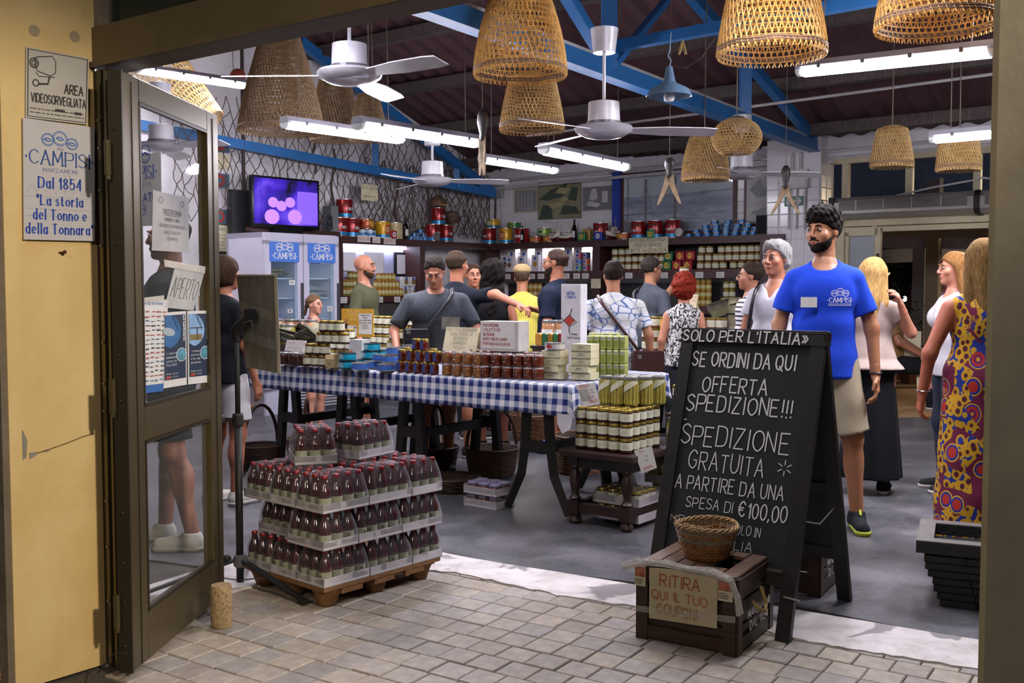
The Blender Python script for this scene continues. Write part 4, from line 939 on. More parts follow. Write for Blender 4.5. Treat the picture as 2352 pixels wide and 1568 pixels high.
def clip(orange):
 lidc = M_('seal_orange', 'b5592c', .4) if orange else M_('seal_red', '9a1f22', .4)
 t = proto('clip_top_jar', 'jar'); r, h = .036, .078
 obj('body', MB().lathe([(r * .92, 0), (r, .005), (r, h * .72), (r * .95, h * .76)], 18), fill_or if orange else M_('fill_redbrown', '5e2a18', .12, 0, .35, 40), t, True, auto=50)
 obj('seal', MB().lathe([(r * 1.05, h * .765), (r * 1.05, h * .80)], 18), lidc, t, True, auto=40)
 obj('glass_lid', MB().lathe([(r * 1.0, h * .80), (r * 1.02, h * .86), (r * .9, h * .95), (r * .5, h * .97)], 18), M_('lid_glass', '8e8482', .08, 0, .1, spec=.9), t, True, auto=40)
 mb = MB(); y = -r * 1.06; w_ = .011
 mb.tube([(-w_ * .6, y, h * .92), (-w_ * .6, y, h * .68), (-w_ * .95, y, h * .6), (-w_ * .75, y, h * .3), (w_ * .75, y, h * .3), (w_ * .95, y, h * .6), (w_ * .6, y, h * .68), (w_ * .6, y, h * .92)], .0016, 4, False)
 mb.tube([(-w_, y, h * .8), (w_, y, h * .8)], .0016, 4); obj('wire_clip', mb, M_('wire', 'b9b9bb', .25, .8), t)
 return t
c_or = Dup(clip(True)); c_red = Dup(clip(False))
def carton(name, w_, d_, h_, m, pr=None, label=None, edge=None, rad_=.0):
 t = proto(name, 'box'); o = obj('carton', MB().box((0, 0, h_ / 2), (w_, d_, h_)), m, t); bevel(o, .002 + rad_, 2 if rad_ else 1)
 if pr: pr(t, w_, d_, h_)
 return t
def cream_pr(t, w_, d_, h_):
 mb = MB()
 for z in (.06, .94): rect(mb, -w_ / 2 + .002, h_ * z - .0012, w_ / 2 - .002, h_ * z + .0012, -d_ / 2 - .0015)
 text(mb, 'CAMPISI', 0, h_ * .5, h_ * .22, .12, -d_ / 2 - .0015, serif=True); lines(mb, -w_ * .25, w_ * .25, h_ * .3, h_ * .42, 1, .0022, -d_ / 2 - .0015, False)
 obj('print', mb, M_('print_taupe', '6c6a66', .6), t)
box_cream = Dup(carton('carton_box', .135, .12, .043, M_('carton_cream', 'c4bd98', .5, var=.1, scale=20), cream_pr))
def green_pr(t, w_, d_, h_):
 mb = MB(); rect(mb, -w_ * .34, h_ * .18, w_ * .34, h_ * .62, -d_ / 2 - .0015); obj('window_print', mb, M_('print_green_dk', '7d8a38', .5), t)
 mb = MB(); rect(mb, -w_ * .34, h_ * .70, w_ * .34, h_ * .9, -d_ / 2 - .0015); obj('white_label', mb, lab_w, t)
 mb = MB(); [rect(mb, -w_ * .28 + i * w_ * .07, h_ * .74, -w_ * .25 + i * w_ * .07, h_ * .88, -d_ / 2 - .0022) for i in range(8)]; obj('print', mb, black_ink, t)
box_green = Dup(carton('green_tin_box', .037, .055, .085, M_('tin_pale_green', 'a6ad62', .32, .15, .08, 10), green_pr, rad_=.006))
# put things on the rear shelf (v plane), by pixel column
def on_rear(px, z, dz=0, v=.26, py=None): u = u_at(px, v); return RM(u, v, z + dz)
def on_left(px, z, u=.26): return RM(u, v_at(px, u), z)
RL = rad(52)
g1 = 'large tins on the top shelves'
def put(dup, pos, rz, label, group=None, **k): return dup.at(pos, rz + k.pop('turn', 0), label, group, **k)
put(bigred, on_left(778, ZT), RL, 'red fish tin at the left end of the left top shelf', g1)
put(bigred, on_left(808, ZT), RL, 'red fish tin, second along the left top shelf beside the yellow tin', g1)
put(bigred, on_left(792, ZT + .236), RL, 'red fish tin stacked on top of two others by the television', g1)
put(stripe_tin, on_left(841, ZT + .11), RL, 'red and gold striped tin standing on small white tins', g1)
for px, l in ((832, 'left'), (850, 'right')): put(white_tin, on_left(px, ZT), RL, 'small white and blue tin, %s of two under the striped tin' % l)
put(yel_girl, on_left(879, ZT), RL, 'yellow tin with red figure medallion on the left top shelf', g1)
put(cream_tin, on_left(908, ZT, .22), RL, 'cream tin with boat print on the left top shelf', g1)
put(bigred, on_left(994, ZT), RL, 'red fish tin, lower left of the pyramid at the wall corner', g1)
put(bigred, on_left(1024, ZT), RL, 'red fish tin, lower right of the pyramid at the wall corner', g1)
put(bigred, on_left(1007, ZT + .236), RL, 'red fish tin topping the pyramid at the wall corner', g1)
for px, k in ((943, 0), (951, 1), (958, 0), (965, 2), (972, 1), (975, 0), (950, 0), (966, 0), (982, 0), (957, 1)):
 put(bluecan, on_left(px, ZT + .051 * k, .2), RL, 'small blue tin in the little pile left of the wall corner', 'small blue tins by the wall corner')
put(bigred, on_rear(1124, ZT), RZ, 'red fish tin under the yellow and blue tin, rear shelf left', g1)
put(yel_flat, on_rear(1133, ZT + .236), RZ, 'flat yellow and blue tin on the first red rear shelf tin', g1)
put(yel_girl, on_rear(1162, ZT), RZ, 'yellow tin with red figure medallion on the rear shelf', g1)
put(green_flat, on_rear(1181, ZT + .226), RZ, 'flat green tin on top of the yellow figure tin of the rear shelf', g1)
put(redsalt, on_rear(1199, ZT), RZ, 'crimson tin with white script behind a small bottle', g1)
put(stripe_small, on_rear(1232, ZT), RZ, 'red gold striped tin, left of the two under the lime green tin', g1)
put(stripe_small, on_rear(1263, ZT), RZ, 'red gold striped tin, right of the two under the lime green tin', g1)
put(green2_flat, on_rear(1250, ZT + .09), RZ, 'lime green tin on two striped tins', g1)
put(bigred, on_rear(1379, ZT), RZ, 'red fish tin beside the white model ship, rear shelf centre', g1)
put(stripe_small, on_rear(1433, ZT), RZ, 'red gold striped tin left of the three big red tins', g1)
for i, px in enumerate((1466, 1505, 1545)): put(bigred, on_rear(px, ZT), RZ, '%s of the three big red fish tins standing together on the rear shelf' % ('left', 'middle', 'right')[i], g1)
silt = Dup(can('silver_tin', .055, .04, M_('tin_plain', 'b6b2ac', .3, .5)))
o = silt.at(on_rear(1561, ZT + .062, 0, .33), 0, 'round silver lidded tin standing on edge by the big red tins'); o.rotation_euler = (rad(84), 0, RZ)
o = silt.at(on_left(1000, ZT + .062, .34), 0, 'round silver lidded tin standing on edge at the wall corner pyramid'); o.rotation_euler = (rad(84), 0, RL)
k_ = 0
for row, (a, b, n_) in enumerate(((1582, 1752, 9), (1596, 1733, 7), (1620, 1718, 5), (1638, 1700, 3))):
 for i in range(n_ * 1):
  px = a + (b - a) * i / max(1, n_ - 1)
  put(bluecan, on_rear(px + (row % 2) * 3, ZT + row * .051, 0, .24), RZ, 'small blue tin in the long pyramid before the harbour picture', 'blue tins pyramid on the rear shelf', turn=rnd(-.4, .4), scale=1.0)
bk = thing('black_speaker', 'small black loudspeaker at the right end of the rear shelf', 'speaker', on_rear(1753, ZT), RZ); obj('cabinet', bb := MB().box((0, 0, .12), (.14, .14, .24)), MATS['black_plastic'], bk); obj('grille', MB().box((0, -.073, .12), (.12, .006, .21)), M_('grille_cloth', '0c0c0c', .9), bk)
rt = carton('red_tin_box', .09, .05, .09, tin_red, None, rad_=.01); rt.location = on_rear(1782, ZT); rt.rotation_euler = (0, 0, RZ); tag(rt, 'small red square tin right of the black speaker', 'tin'); mb = MB(); disc(mb, 0, .045, .03, -.027); obj('emblem', mb, M_('stripe_gold', 'c9a13a', .4), rt)
def emb_box(label, pos, rz, w_, h_, c, c2, shape='o'):
 t = carton('square_tin', w_, .05, h_, M_('sq_' + c, c, .35, .2), None, rad_=.008); t.location = pos; t.rotation_euler = (0, 0, rz); tag(t, label, 'tin')
 mb = MB()
 if shape == 'o': disc(mb, 0, h_ / 2, h_ * .33, -.0275)
 else: mb.add([(0, -.0275, h_ * .12), (h_ * .34, -.0275, h_ / 2), (0, -.0275, h_ * .88), (-h_ * .34, -.0275, h_ / 2)], [(0, 1, 2, 3)])
 obj('emblem', mb, M_('em_' + c2, c2, .4), t); mb = MB(); rect(mb, -h_ * .2, h_ * .45, h_ * .2, h_ * .55, -.0285); obj('print', mb, M_('sq_' + c, c, .35, .2), t); return t
emb_box('green square tin with yellow roundel before the big red tins', on_rear(1495, ZT, 0, .35), RZ, .12, .11, '2a7f57', 'c7a52d')
emb_box('green square tin with yellow roundel by the black wine bottle', on_rear(1337, ZT, 0, .35), RZ, .12, .11, '2a7f56', 'c7a52e')
emb_box('violet blue square tin before the red tin in the rear shelf centre', on_rear(1375, ZT, 0, .35), RZ, .13, .11, '2d3a9a', 'c8c6d0')
emb_box('small red square tin leaning on the cream tin, left shelf', on_left(903, ZT, .35), RL, .11, .11, 'a3262a', 'd0c8c2')
emb_box('white and green small carton on the left top shelf', on_left(851, ZT + .0, .36), RL, .001, .001, '5aa05a', 'd0d4d0') if False else None
def bottle_dark(label, pos, rz, s=1):
 t = thing('wine_bottle', label, 'bottle', pos, rz); obj('glass', MB().lathe([(.036, 0), (.038, .01), (.038, .17), (.03, .20), (.014, .235), (.013, .29), (.015, .30)], 16), M_('bottle_black', '0e0f10', .12), t, True)
 flatlabel(t, .038, .3, .05, .14, lab_w, 1.6); obj('cap', MB().lathe([(.0155, .27), (.0155, .303)], 12), M_('cap_black', '161616', .4), t); t.scale = (s,) * 3; return t
bottle_dark('slim black bottle with white label on the left top shelf', on_left(932, ZT, .3), RL, 1.0)
bottle_dark('slim black bottle before the crimson tin on the rear shelf', on_rear(1200, ZT, 0, .34), RZ, .8)
bottle_dark('tall black wine bottle between model boats on the rear shelf', on_rear(1319, ZT, 0, .3), RZ, 1.0)
oc = carton('oil_can', .13, .09, .17, M_('oil_can', 'b19a5a', .35, .3), None, rad_=.008); oc.location = on_rear(1349, ZT, 0, .22); oc.rotation_euler = (0, 0, RZ); tag(oc, 'pale gold rectangular oil can behind the green square tin', 'tin'); obj('spout', MB().lathe([(.015, .17), (.015, .19)], 10, (.03, 0, 0)), tin_red, oc); mb = MB(); text(mb, 'RIVA', 0, .06, .022, .14, -.047); disc(mb, 0, .12, .018, -.047); obj('print', mb, red_ink, oc)
def boat(label, pos, rz, L_=.34, front=False):
 t = thing('model_boat', label, 'model boat', pos, rz)
 n = 9; vs = [];
 for i in range(n):
  s = i / (n - 1); x = -L_ / 2 + L_ * s; w_ = .055 * (1 - (2 * s - 1) ** 4) + .004; sh = .075 + .05 * (2 * s - 1) ** 2 + (.03 * max(0, s - .6))
  vs += [(x * .92, 0, 0), (x, -w_, sh * .55), (x * 1.04, -w_ * 1.05, sh), (x * 1.04, w_ * 1.05, sh), (x, w_, sh * .55)]
 fs = [(5 * i + j, 5 * i + 5 + j, 5 * i + 5 + (j + 1) % 5, 5 * i + (j + 1) % 5) for i in range(n - 1) for j in range(5)] + [(0, 1, 2, 3, 4), tuple(range(5 * n - 1, 5 * n - 6, -1))]
 mb = MB(); mb.add(vs, fs)
 for k, f in enumerate(fs[:-2]): mb.m[k] = 0 if (k % 5) in (0, 4) else 1
 obj('hull', mb, [M_('hull_red', '5a1d1a', .5), M_('hull_white', 'c9c2b2', .5)], t)
 mb = MB().box((.03, 0, .12), (.09, .06, .05)); mb.box((.035, 0, .155), (.06, .045, .03)); mb.box((.04, 0, .178), (.07, .055, .006)); obj('cabin', mb, MATS['hull_white'], t)
 mb = MB().tube([(.05, 0, .18), (.05, 0, .29)], .003, 5); mb.tube([(-.08, 0, .1), (-.08, 0, .24)], .003, 5); mb.tube([(-.16, 0, .12), (-.08, 0, .22), (.05, 0, .28), (.17, 0, .14)], .0015, 4); obj('mast', mb, M_('mast', 'b9a37c', .6), t)
 for k in range(3): obj('window', MB().box((.01 + .022 * k, -.031, .127), (.013, .002, .016)), MATS['black_plastic'], t)
 return t
boat('model fishing boat with white hull on the rear shelf', on_rear(1300, ZT, 0, .3), RZ + .25, .30)
boat('smaller model boat with dark stripe left of the fishing boat', on_rear(1275, ZT, 0, .33), RZ - .3, .22)
sh = boat('white model ship seen bow on beside the red tin', on_rear(1407, ZT, 0, .28), RZ + 1.35, .26)
p = P(757, 537, 12.4); ln = thing('lantern', 'small black storm lantern beside the television', 'lantern', (p.x, p.y, ZT + .05), RL); obj('base', MB().lathe([(.04, 0), (.045, .03), (.03, .05)], 12), MATS['black_plastic'], ln); obj('chimney', MB().lathe([(.028, .05), (.035, .09), (.02, .13)], 12), dark_glass, ln, True); obj('top', MB().lathe([(.035, .13), (.02, .16), (.012, .17)], 12), MATS['black_plastic'], ln); obj('handle', MB().tube([(-.045, 0, .03), (-.045, 0, .14), (0, 0, .2), (.045, 0, .14), (.045, 0, .03)], .004, 5), MATS['black_plastic'], ln)
gb = carton('grey_box', .12, .16, .32, M_('box_concrete', '6c6e70', .7), None); gb.location = on_left(760, ZT + .05, .3); gb.rotation_euler = (0, 0, RL); tag(gb, 'tall grey box standing left of the first red tins', 'box')
def shell(label, pos, s, rz):
 t = thing('dried_fish', label, 'dried fish', pos, rz); obj('body', MB().lathe([(.03, 0), (.11, .02), (.12, .06), (.09, .12), (.045, .17), (.01, .19)], 14, sx=1.1), M_('dried_brown', '5f4433', .6, 0, .4, 20, bump=.5), t, True)
 obj('fin', MB().prism([(.05, .05), (.16, .12), (.14, .02)], -.008, .008), M_('dried_brown', '5f4433', .6), t); obj('mouth', MB().box((.0, -.11, .035), (.13, .03, .012)), M_('cane_lit', 'c3923f'), t); t.scale = (s,) * 3; return t
shell('rounded dried fish resting on the topmost red tin of the corner pyramid', on_left(1007, ZT + .472), 1.0, RL)
o = shell('dried fish hanging tail down right of the corner pyramid', on_left(1040, ZT + .42), .9, RL + 1); o.rotation_euler = (rad(170), rad(20), RL)
obj('tail', MB().tube([(0, 0, .15), (.01, 0, .24), (.03, 0, .3)], [.02, .012, .016], 6), MATS['dried_brown'], o)
# jars on the middle rear shelf
def grid(dup, pxs, z, rows, lab, group, v=.22, rz=RZ, h=.1, onf=on_rear, **k):
 for r, cols in enumerate(rows):
  for px in cols: put(dup, onf(px, z + r * h) if onf is on_left else onf(px, z + r * h, 0, v), rz, lab, group, turn=rnd(-.25, .25), **k)
def rng(a, b, s): return [a + i * s for i in range(int(round((b - a) / s)) + 1)]
grid(j_shelf, None, ZM, [rng(1413, 1521, 15.4), rng(1413, 1521, 15.4), rng(1413, 1443, 15.4) + rng(1478, 1521, 15.4)], 'cream labelled jar, left block of the middle shelf', 'shelf jars, left block')
grid(j_shelf, None, ZM, [rng(1609, 1670, 17.5), rng(1609, 1650, 18), rng(1612, 1635, 18)], 'cream labelled jar, small block right of square tins', 'shelf jars, middle block')
grid(j_shelf, None, ZM, [rng(1685, 1742, 18.5), rng(1657, 1742, 17), rng(1657, 1742, 17)], 'cream labelled jar, right block of the middle shelf', 'shelf jars, right block')
for i, (px, k, c, c2) in enumerate(((1533, 0, '2c6a45', 'c7a52d'), (1555, 0, '9e2427', 'd2b12f'), (1580, 0, '9e2427', 'd2b12f'), (1536, 1, '2c6a45', 'c7a52d'), (1563, 1, '9e2427', 'd2b12f'), (1586, 1, '9e2427', 'd2b12f'))):
 emb_box('%s square tin with yellow %s, %s row of six, %s' % ('green' if c[0] == '2' else 'red', 'roundel' if c[0] == '2' else 'diamond', 'upper' if k else 'lower', ('first', 'second', 'third', 'first', 'second', 'third')[i] + ' from the left'), on_rear(px, ZM + k * .122, 0, .26), RZ, .125, .12, c, c2, 'o' if c[0] == '2' else 'd')
grid(j_yel, None, ZL, [rng(1604, 1628, 9.5 * 1.3)] * 4, 'amber jar in the four-high block on the lowest rear shelf', 'amber jars on the lowest shelf', h=.1)
grid(j_gold2, None, ZL, [rng(1662, 1690, 14), rng(1669, 1684, 14), rng(1669, 1684, 14)], 'cream labelled jar in the small pyramid on the lowest rear shelf', 'jars on the lowest shelf', h=.106)
grid(j_yel, None, ZL, [rng(1210, 1240, 10)] * 3, 'amber jar on the low shelf behind the man in the yellow shirt', 'amber jars behind the yellow shirt', h=.1)
grid(j_shelf2, None, 1.29, [rng(778, 800, 9.5), rng(778, 800, 9.5)], 'orange lidded jar at the left end of the left wall shelf', 'orange lid jars on the left shelf', h=.106, rz=RL, onf=on_left)
grid(j_shelf2, None, 1.29, [rng(804, 832, 8), rng(804, 832, 8), rng(804, 832, 8)], 'dark green jar in the tall block on the left wall shelf', 'dark jars on the left shelf', h=.106, rz=RL, onf=on_left)
grid(j_yel, None, 1.29, [rng(862, 918, 8.2), rng(862, 912, 8.2), rng(870, 900, 8)], 'yellow pesto jar in the stepped block on the left wall shelf', 'yellow jars on the left shelf', h=.1, rz=RL, onf=on_left)
def gift(label, pos, rz, w_, h_, m=card, emb=None):
 t = carton('gift_box', w_, .07, h_, m, None); t.location = pos; t.rotation_euler = (0, 0, rz); tag(t, label, 'box')
 mb = MB(); disc(mb, 0, h_ * .45, w_ * .3, -.037); obj('picture', mb, M_(emb or 'print_olive', {'print_olive': '7c6a3a', 'print_brown': '6a4a3c', 'print_red2': 'a34040', 'print_dark': '2e2a34', 'print_amber': 'b9812c'}[emb or 'print_olive'], .5), t)
 mb = MB(); disc(mb, 0, h_ * .8, w_ * .18, -.037); obj('crest', mb, blue_ink, t); return t
for i, (px, z) in enumerate(((927, 0), (949, 0), (945, .13), (929, .13))): gift(('lower left', 'lower right', 'upper right', 'upper left')[i] + ' white box with olive picture at the right of the left shelf', on_left(px, 1.29 + z, .22), RL, .125, .125, lab_w, 'print_olive')
k = 0
for px, h_, e in ((1162, .25, 'print_dark'), (1178, .33, 'print_red2'), (1206, .33, 'print_olive'), (1240, .33, 'print_red2'), (1308, .34, 'print_dark'), (1330, .34, 'print_amber')):
 k += 1; gift('tall white pasta packet on the lit shelf, %s in the back row' % ('first', 'second', 'third', 'fourth', 'fifth', 'sixth')[k - 1], on_rear(px, ZM, 0, .14), RZ, .14, h_, lab_w, e)
k = 0
for px, h_, e in ((1173, .22, 'print_brown'), (1200, .22, 'print_olive'), (1232, .24, 'print_amber'), (1304, .22, 'print_brown')):
 k += 1; gift('shorter white packet on the lit shelf, %s from the left of the front row' % ('first', 'second', 'third', 'fourth')[k - 1], on_rear(px, ZM, 0, .30), RZ, .12, h_, card, e)
for i, (px, k, c) in enumerate(((1331, 0, '2d7a50'), (1331, 1, '2f5fa0'), (1331, 2, 'a82a3c'), (1347, 0, '8a2432'), (1347, 1, 'b0501f'), (1347, 2, '2a3a78'))):
 t = can('patterned_tin', .055, .085, M_('pt_' + c, c, .4), art=art_round(lab_w, blue_ink)); t.location = on_rear(px, ZM + k * .086, 0, .31); t.rotation_euler = (0, 0, RZ); tag(t, 'small patterned tin, %s, in the %s stack at the right of the lit shelf' % (('bottom', 'middle', 'top')[k], ('left', 'right')[i // 3]), 'tin')
pc = thing('price_card', 'x', 'price card'); obj('card', MB().box((0, 0, 0), (.11, .003, .075)), lab_w, pc); mb = MB(); lines(mb, -.045, .045, -.028, .028, 4, .005, -.003); obj('print', mb, M_('print_grey', '55525a', .7), pc); PC = Dup(pc)
for px in (1166, 1190, 1207, 1222, 1243, 1301, 1325, 1345, 1445, 1526, 1563, 1607, 1655, 1709): PC.at(RM(u_at(px, SD), SD + .004, ZM - .07), RZ, 'small white price card on the edge of the middle rear shelf', 'price cards on the middle shelf edge')
for px in (1663,): PC.at(RM(u_at(px, SD), SD + .004, ZL - .06), RZ, 'white price card on the edge of the lowest rear shelf')
for px in (789, 872, 912): PC.at(RM(SD + .065, v_at(px, SD + .065), 1.24), RL, 'small white price card on the edge of the left wall shelf', 'price cards on the left shelf edge')
def signcard(label, vp, x0, y0, x1, y1, lns, m=paper, im=red_ink, h=.6, off=.006, jit=.03, cat='sign', group=None, wt=.1):
 t, W_, H_ = panel('handwritten_sign', label, cat, vp, x0, y0, x1, y1, m, off=off, group=group); mb = MB(); n = len(lns)
 for i, s in enumerate(lns): text(mb, s, W_ / 2, H_ - (i + .5 + h / 2 * .9) * H_ / n, H_ / n * h, wt, width=min(W_ * .9, W_ * .9 * len(s) / max(len(x) for x in lns)), jit=jit)
 obj('writing', mb, im, t); return t
SF = VP(RM(0, SD + .004), RZ); SLf = VP(RM(SD + .004, 9), RL)
signcard('paper sign reading RICCIOLA-CERNIA PESCE SPADA IN OLIO D\'OLIVA on the top shelf edge', SF, 1445, 545, 1535, 581, ['RICCIOLA-CERNIA', 'PESCE SPADA', "IN OLIO D'OLIVA"], cream_paper, black_ink, .62)
signcard('taped card reading PISTACCHIO on the left shelf edge', SLf, 821, 541, 850, 556, ['PISTACCHIO'], paper, red_ink, .5)
signcard('taped card reading DI on the left shelf edge', SLf, 855, 543, 873, 558, ['DI'], paper, red_ink, .5)
signcard('taped card reading BRONTE on the left shelf edge', SLf, 881, 545, 908, 561, ['BRONTE'], paper, red_ink, .5)
UPR = VP(RM(0, SD + .01), RZ); signcard('small card with a red arrow on the dark upright', UPR, 1358, 640, 1380, 662, ['MITO', 'OLIO', 'SU'], cream_paper, red_ink, .4)
# PICTURES ON THE WALLS
def pic(label, vp, x0, y0, x1, y1, fm, art, fr=.03, off=.02, name='framed_picture', glass=True, cat='picture', back=None):
 a = vp.q(x0, (y0 + y1) / 2)[0]; b = vp.q(x1, (y0 + y1) / 2)[0]; z0 = vp.q((x0 + x1) / 2, y1)[1]; z1 = vp.q((x0 + x1) / 2, y0)[1]; W_, H_ = b - a, z1 - z0
 t = thing(name, label, cat, vp.w(a, off, z0), vp.rz); mb = MB()
 mb.box((W_ / 2, .0, fr / 2), (W_, .03, fr)); mb.box((W_ / 2, 0, H_ - fr / 2), (W_, .03, fr)); mb.box((fr / 2, 0, H_ / 2), (fr, .03, H_ - 2 * fr)); mb.box((W_ - fr / 2, 0, H_ / 2), (fr, .03, H_ - 2 * fr)); obj('frame', mb, fm, t)
 obj('print', MB().box((W_ / 2, .0, H_ / 2), (W_ - 2 * fr + .002, .012, H_ - 2 * fr + .002)), back or card, t); art(t, W_, H_, fr)
 if glass: obj('pane', MB().box((W_ / 2, -.011, H_ / 2), (W_ - 2 * fr, .002, H_ - 2 * fr)), FILM('picture_glass', .06, (1, 1, 1), .02), t)
 return t
def shape(t, nm, m, polys, W_, H_, fr, y=-.0075):
 mb = MB(); w2, h2 = W_ - 2 * fr, H_ - 2 * fr
 for k, pl in enumerate(polys): mb.add([(fr + x * w2, y - k * .00005, fr + z * h2) for x, z in pl], [tuple(range(len(pl)))])
 return obj(nm, mb, m, t)
def mk_sea():
 t = NT('sea_photo'); co = t.co((1.2, 1, 5)); nz = t.noise(2.2, 7, co, .6, .8); n2 = t.noise(14, 5, t.co((1, 1, 4)), .7)
 c = t.ramp(nz, [(.32, '34415c'), (.5, '72809a'), (.66, '9aa3b2')]); c = t.mix(t.ramp(n2, [(.55, (0, 0, 0)), (.75, (.5,) * 3)]), c, '2a3550'); t.base(c); t.set(Roughness=.35); return t.m
sea = mk_sea(); brownfr = wood('frame_brown', '3a1d14', '5d3020', (3, 1, 3), .4)
ink_navy = M_('photo_navy', '1d2436', .5)
def harbour(t, W_, H_, fr):
 shape(t, 'boats', ink_navy, [[(0, 0), (.24, 0), (.17, .16), (.03, .2), (0, .26)], [(.035, .1), (.045, .1), (.045, .97), (.035, .97)], [(.2, .0), (.225, .0), (.225, .93), (.2, .93)], [(.04, .9), (.1, .2), (.102, .2), (.043, .92)], [(.21, .9), (.13, .15), (.134, .15), (.214, .9)], [(.21, .9), (.30, .1), (.304, .1), (.216, .9)], [(.02, .6), (.07, .6), (.07, .63), (.02, .63)], [(.47, .0), (.5, .0), (.5, .95), (.485, .95)], [(0, .3), (.3, .33), (.3, .35), (0, .33)]], W_, H_, fr)
 shape(t, 'sky', M_('photo_sky', 'a9b4ba', .4), [[(0, .62), (1, .68), (1, 1), (0, 1)]], W_, H_, fr, -.0068)
pic('large framed blue harbour photograph with masts on the rear wall', WR, 1428, 388, 1694, 540, brownfr, harbour, .05, back=sea)
pic('second framed grey harbour photograph left of the tiled pillar', WR, 1712, 376, 1803, 518, brownfr, lambda t, W_, H_, fr: shape(t, 'shapes', M_('photo_grey', '6d6f70', .5), [[(.1, .6), (.4, .8), (.5, .6), (.8, .7), (.8, .5), (.3, .45)], [(.1, .2), (.6, .3), (.9, .2), (.5, .1)]], W_, H_, fr), .025, back=M_('photo_pale', 'a9a8a4', .5, var=.25, scale=6))
obj_b = tag(obj('blue_post', MB().box((0, -.04, 0), (.12, .08, 1.1)), M_('deep_blue', '1f3f9c', .5), loc=WR.w(WR.q(1421, 480)[0], 0, 2.62), rz=RZ), 'blue painted vertical panel left of the harbour picture', 'panel')
cream_fr = M_('frame_cream', 'a59a80', .5)
pic('small framed dark photograph, leftmost on the rear wall', WR, 1184, 434, 1238, 487, cream_fr, lambda t, W_, H_, fr: shape(t, 'figures', M_('photo_lilac', '77717c', .5), [[(.1 + i * .16, 0), (.2 + i * .16, 0), (.16 + i * .15, .9), (.1 + i * .15, .85)] for i in range(5)], W_, H_, fr), .02, back=M_('photo_dark', '221e22', .5))
def old(t, W_, H_, fr):
 shape(t, 'figures', M_('photo_olive', '3f4c40', .6), [[(0, .55), (.3, .8), (.7, .95), (.6, .6), (.2, .5)], [(0, .0), (.1, .4), (.3, .35), (.35, 0)], [(.5, .1), (.6, .35), (.9, .3), (1, .1)], [(.7, .5), (.8, .85), (.95, .8), (.9, .45)]], W_, H_, fr)
 shape(t, 'highlights', M_('photo_sand', 'a3986f', .6), [[(.4, .7), (.5, .85), (.75, .8), (.65, .65)], [(.2, .4), (.5, .45), (.6, .38), (.35, .25)], [(.5, .5), (.62, .6), (.72, .5), (.6, .42)]], W_, H_, fr, -.0085)
pic('faded greenish photograph of fishermen, unframed board on the rear wall', WR, 1239, 416, 1337, 503, M_('board_edge', '86806a', .7), old, .01, back=M_('photo_faded', '857f63', .6, var=.25, scale=5), glass=False)
pic('black and white photograph of a worker, right of the faded board', WR, 1341, 428, 1410, 483, M_('frame_grey', '8e8a88', .5), lambda t, W_, H_, fr: (shape(t, 'figure', M_('photo_white', 'b3b1ad', .5), [[(.2, .5), (.3, .95), (.45, .95), (.5, .5), (.35, .4)], [(.1, .2), (.5, .1), (.6, .25), (.2, .4)], [(.65, .3), (.85, .3), (.85, .8), (.65, .8)]], W_, H_, fr)), .012, back=M_('photo_black', '161415', .5))
WN = VP(RM(.035, 9), RL)
pic('purple tinted photograph of workers on the lit niche wall, leftmost', WN, 775, 579, 813, 622, card, lambda t, W_, H_, fr: shape(t, 'figures', M_('photo_violet', '6c5272', .5), [[(.1, .3), (.4, .3), (.4, .95), (.1, .95)], [(.5, .1), (.95, .2), (.8, .6), (.6, .5)]], W_, H_, fr), .01, back=M_('photo_mauve', '9d93b8', .5, var=.2))
pic('photograph half hidden behind the bald man in the niche', WN, 832, 578, 878, 630, card, lambda t, W_, H_, fr: shape(t, 'figures', M_('photo_violet', '6c5272', .5), [[(.5, .3), (.9, .3), (.9, .95), (.5, .95)]], W_, H_, fr), .02, back=M_('photo_mauve', '9d93b8', .5))
pic('black framed photograph of a packing room on the lit niche wall', WN, 904, 580, 951, 634, MATS['black_plastic'], lambda t, W_, H_, fr: shape(t, 'figures', M_('photo_violet', '6c5272', .5), [[(.1, .4), (.9, .35), (.95, .6), (.1, .6)], [(0, 0), (.6, .3), (1, .25), (1, 0)]], W_, H_, fr), .03, back=M_('photo_mauve', '9d93b8', .5))
TVp = VP(RM(.42, 9), RL); a = TVp.q(579, 460)[0]; b = TVp.q(727, 470)[0]; zt0 = TVp.q(650, 525)[1]; zt1 = TVp.q(650, 408)[1]; W_, H_ = b - a, zt1 - zt0
tv = thing('television', 'flat television showing purple picture above the fridges', 'television', TVp.w(a, 0, zt0), RL + rad(-3)); obj('casing', bevel_ and MB().box((W_ / 2, .03, H_ / 2), (W_, .06, H_)), M_('tv_black', '0c0c0e', .15), tv)
def mk_screen():
 t = NT('tv_screen'); co = t.co((1, 1, 1)); nz = t.noise(2.6, 3, co, .5, .3); c = t.ramp(nz, [(.35, '0a0614'), (.5, '3318a0'), (.68, '6a4ad8')])
 t.b.inputs['Base Color'].default_value = (.01, .01, .015, 1); t.l(c, t.b.inputs['Emission Color']); t.set(Emission_Strength=.9, Roughness=.08); return t.m
obj('screen', MB().box((W_ / 2, -.001, H_ / 2 + .01), (W_ - .05, .002, H_ - .07)), mk_screen(), tv)
mb = MB()
for x, z, r in ((.28, .22, .1), (.62, .24, .1), (.3, .5, .07), (.42, .44, .07), (.55, .52, .07)): disc(mb, x * W_, z * H_, r * W_ * .9, -.003, 14, 1.2)
obj('picture', mb, E_('tv_violet', (.28, .12, .95), .9), tv); mb = MB(); rect(mb, .66 * W_, .1 * H_, .97 * W_, .75 * H_, -.0025); obj('picture', mb, E_('tv_blue', (.13, .06, .75), .8), tv)
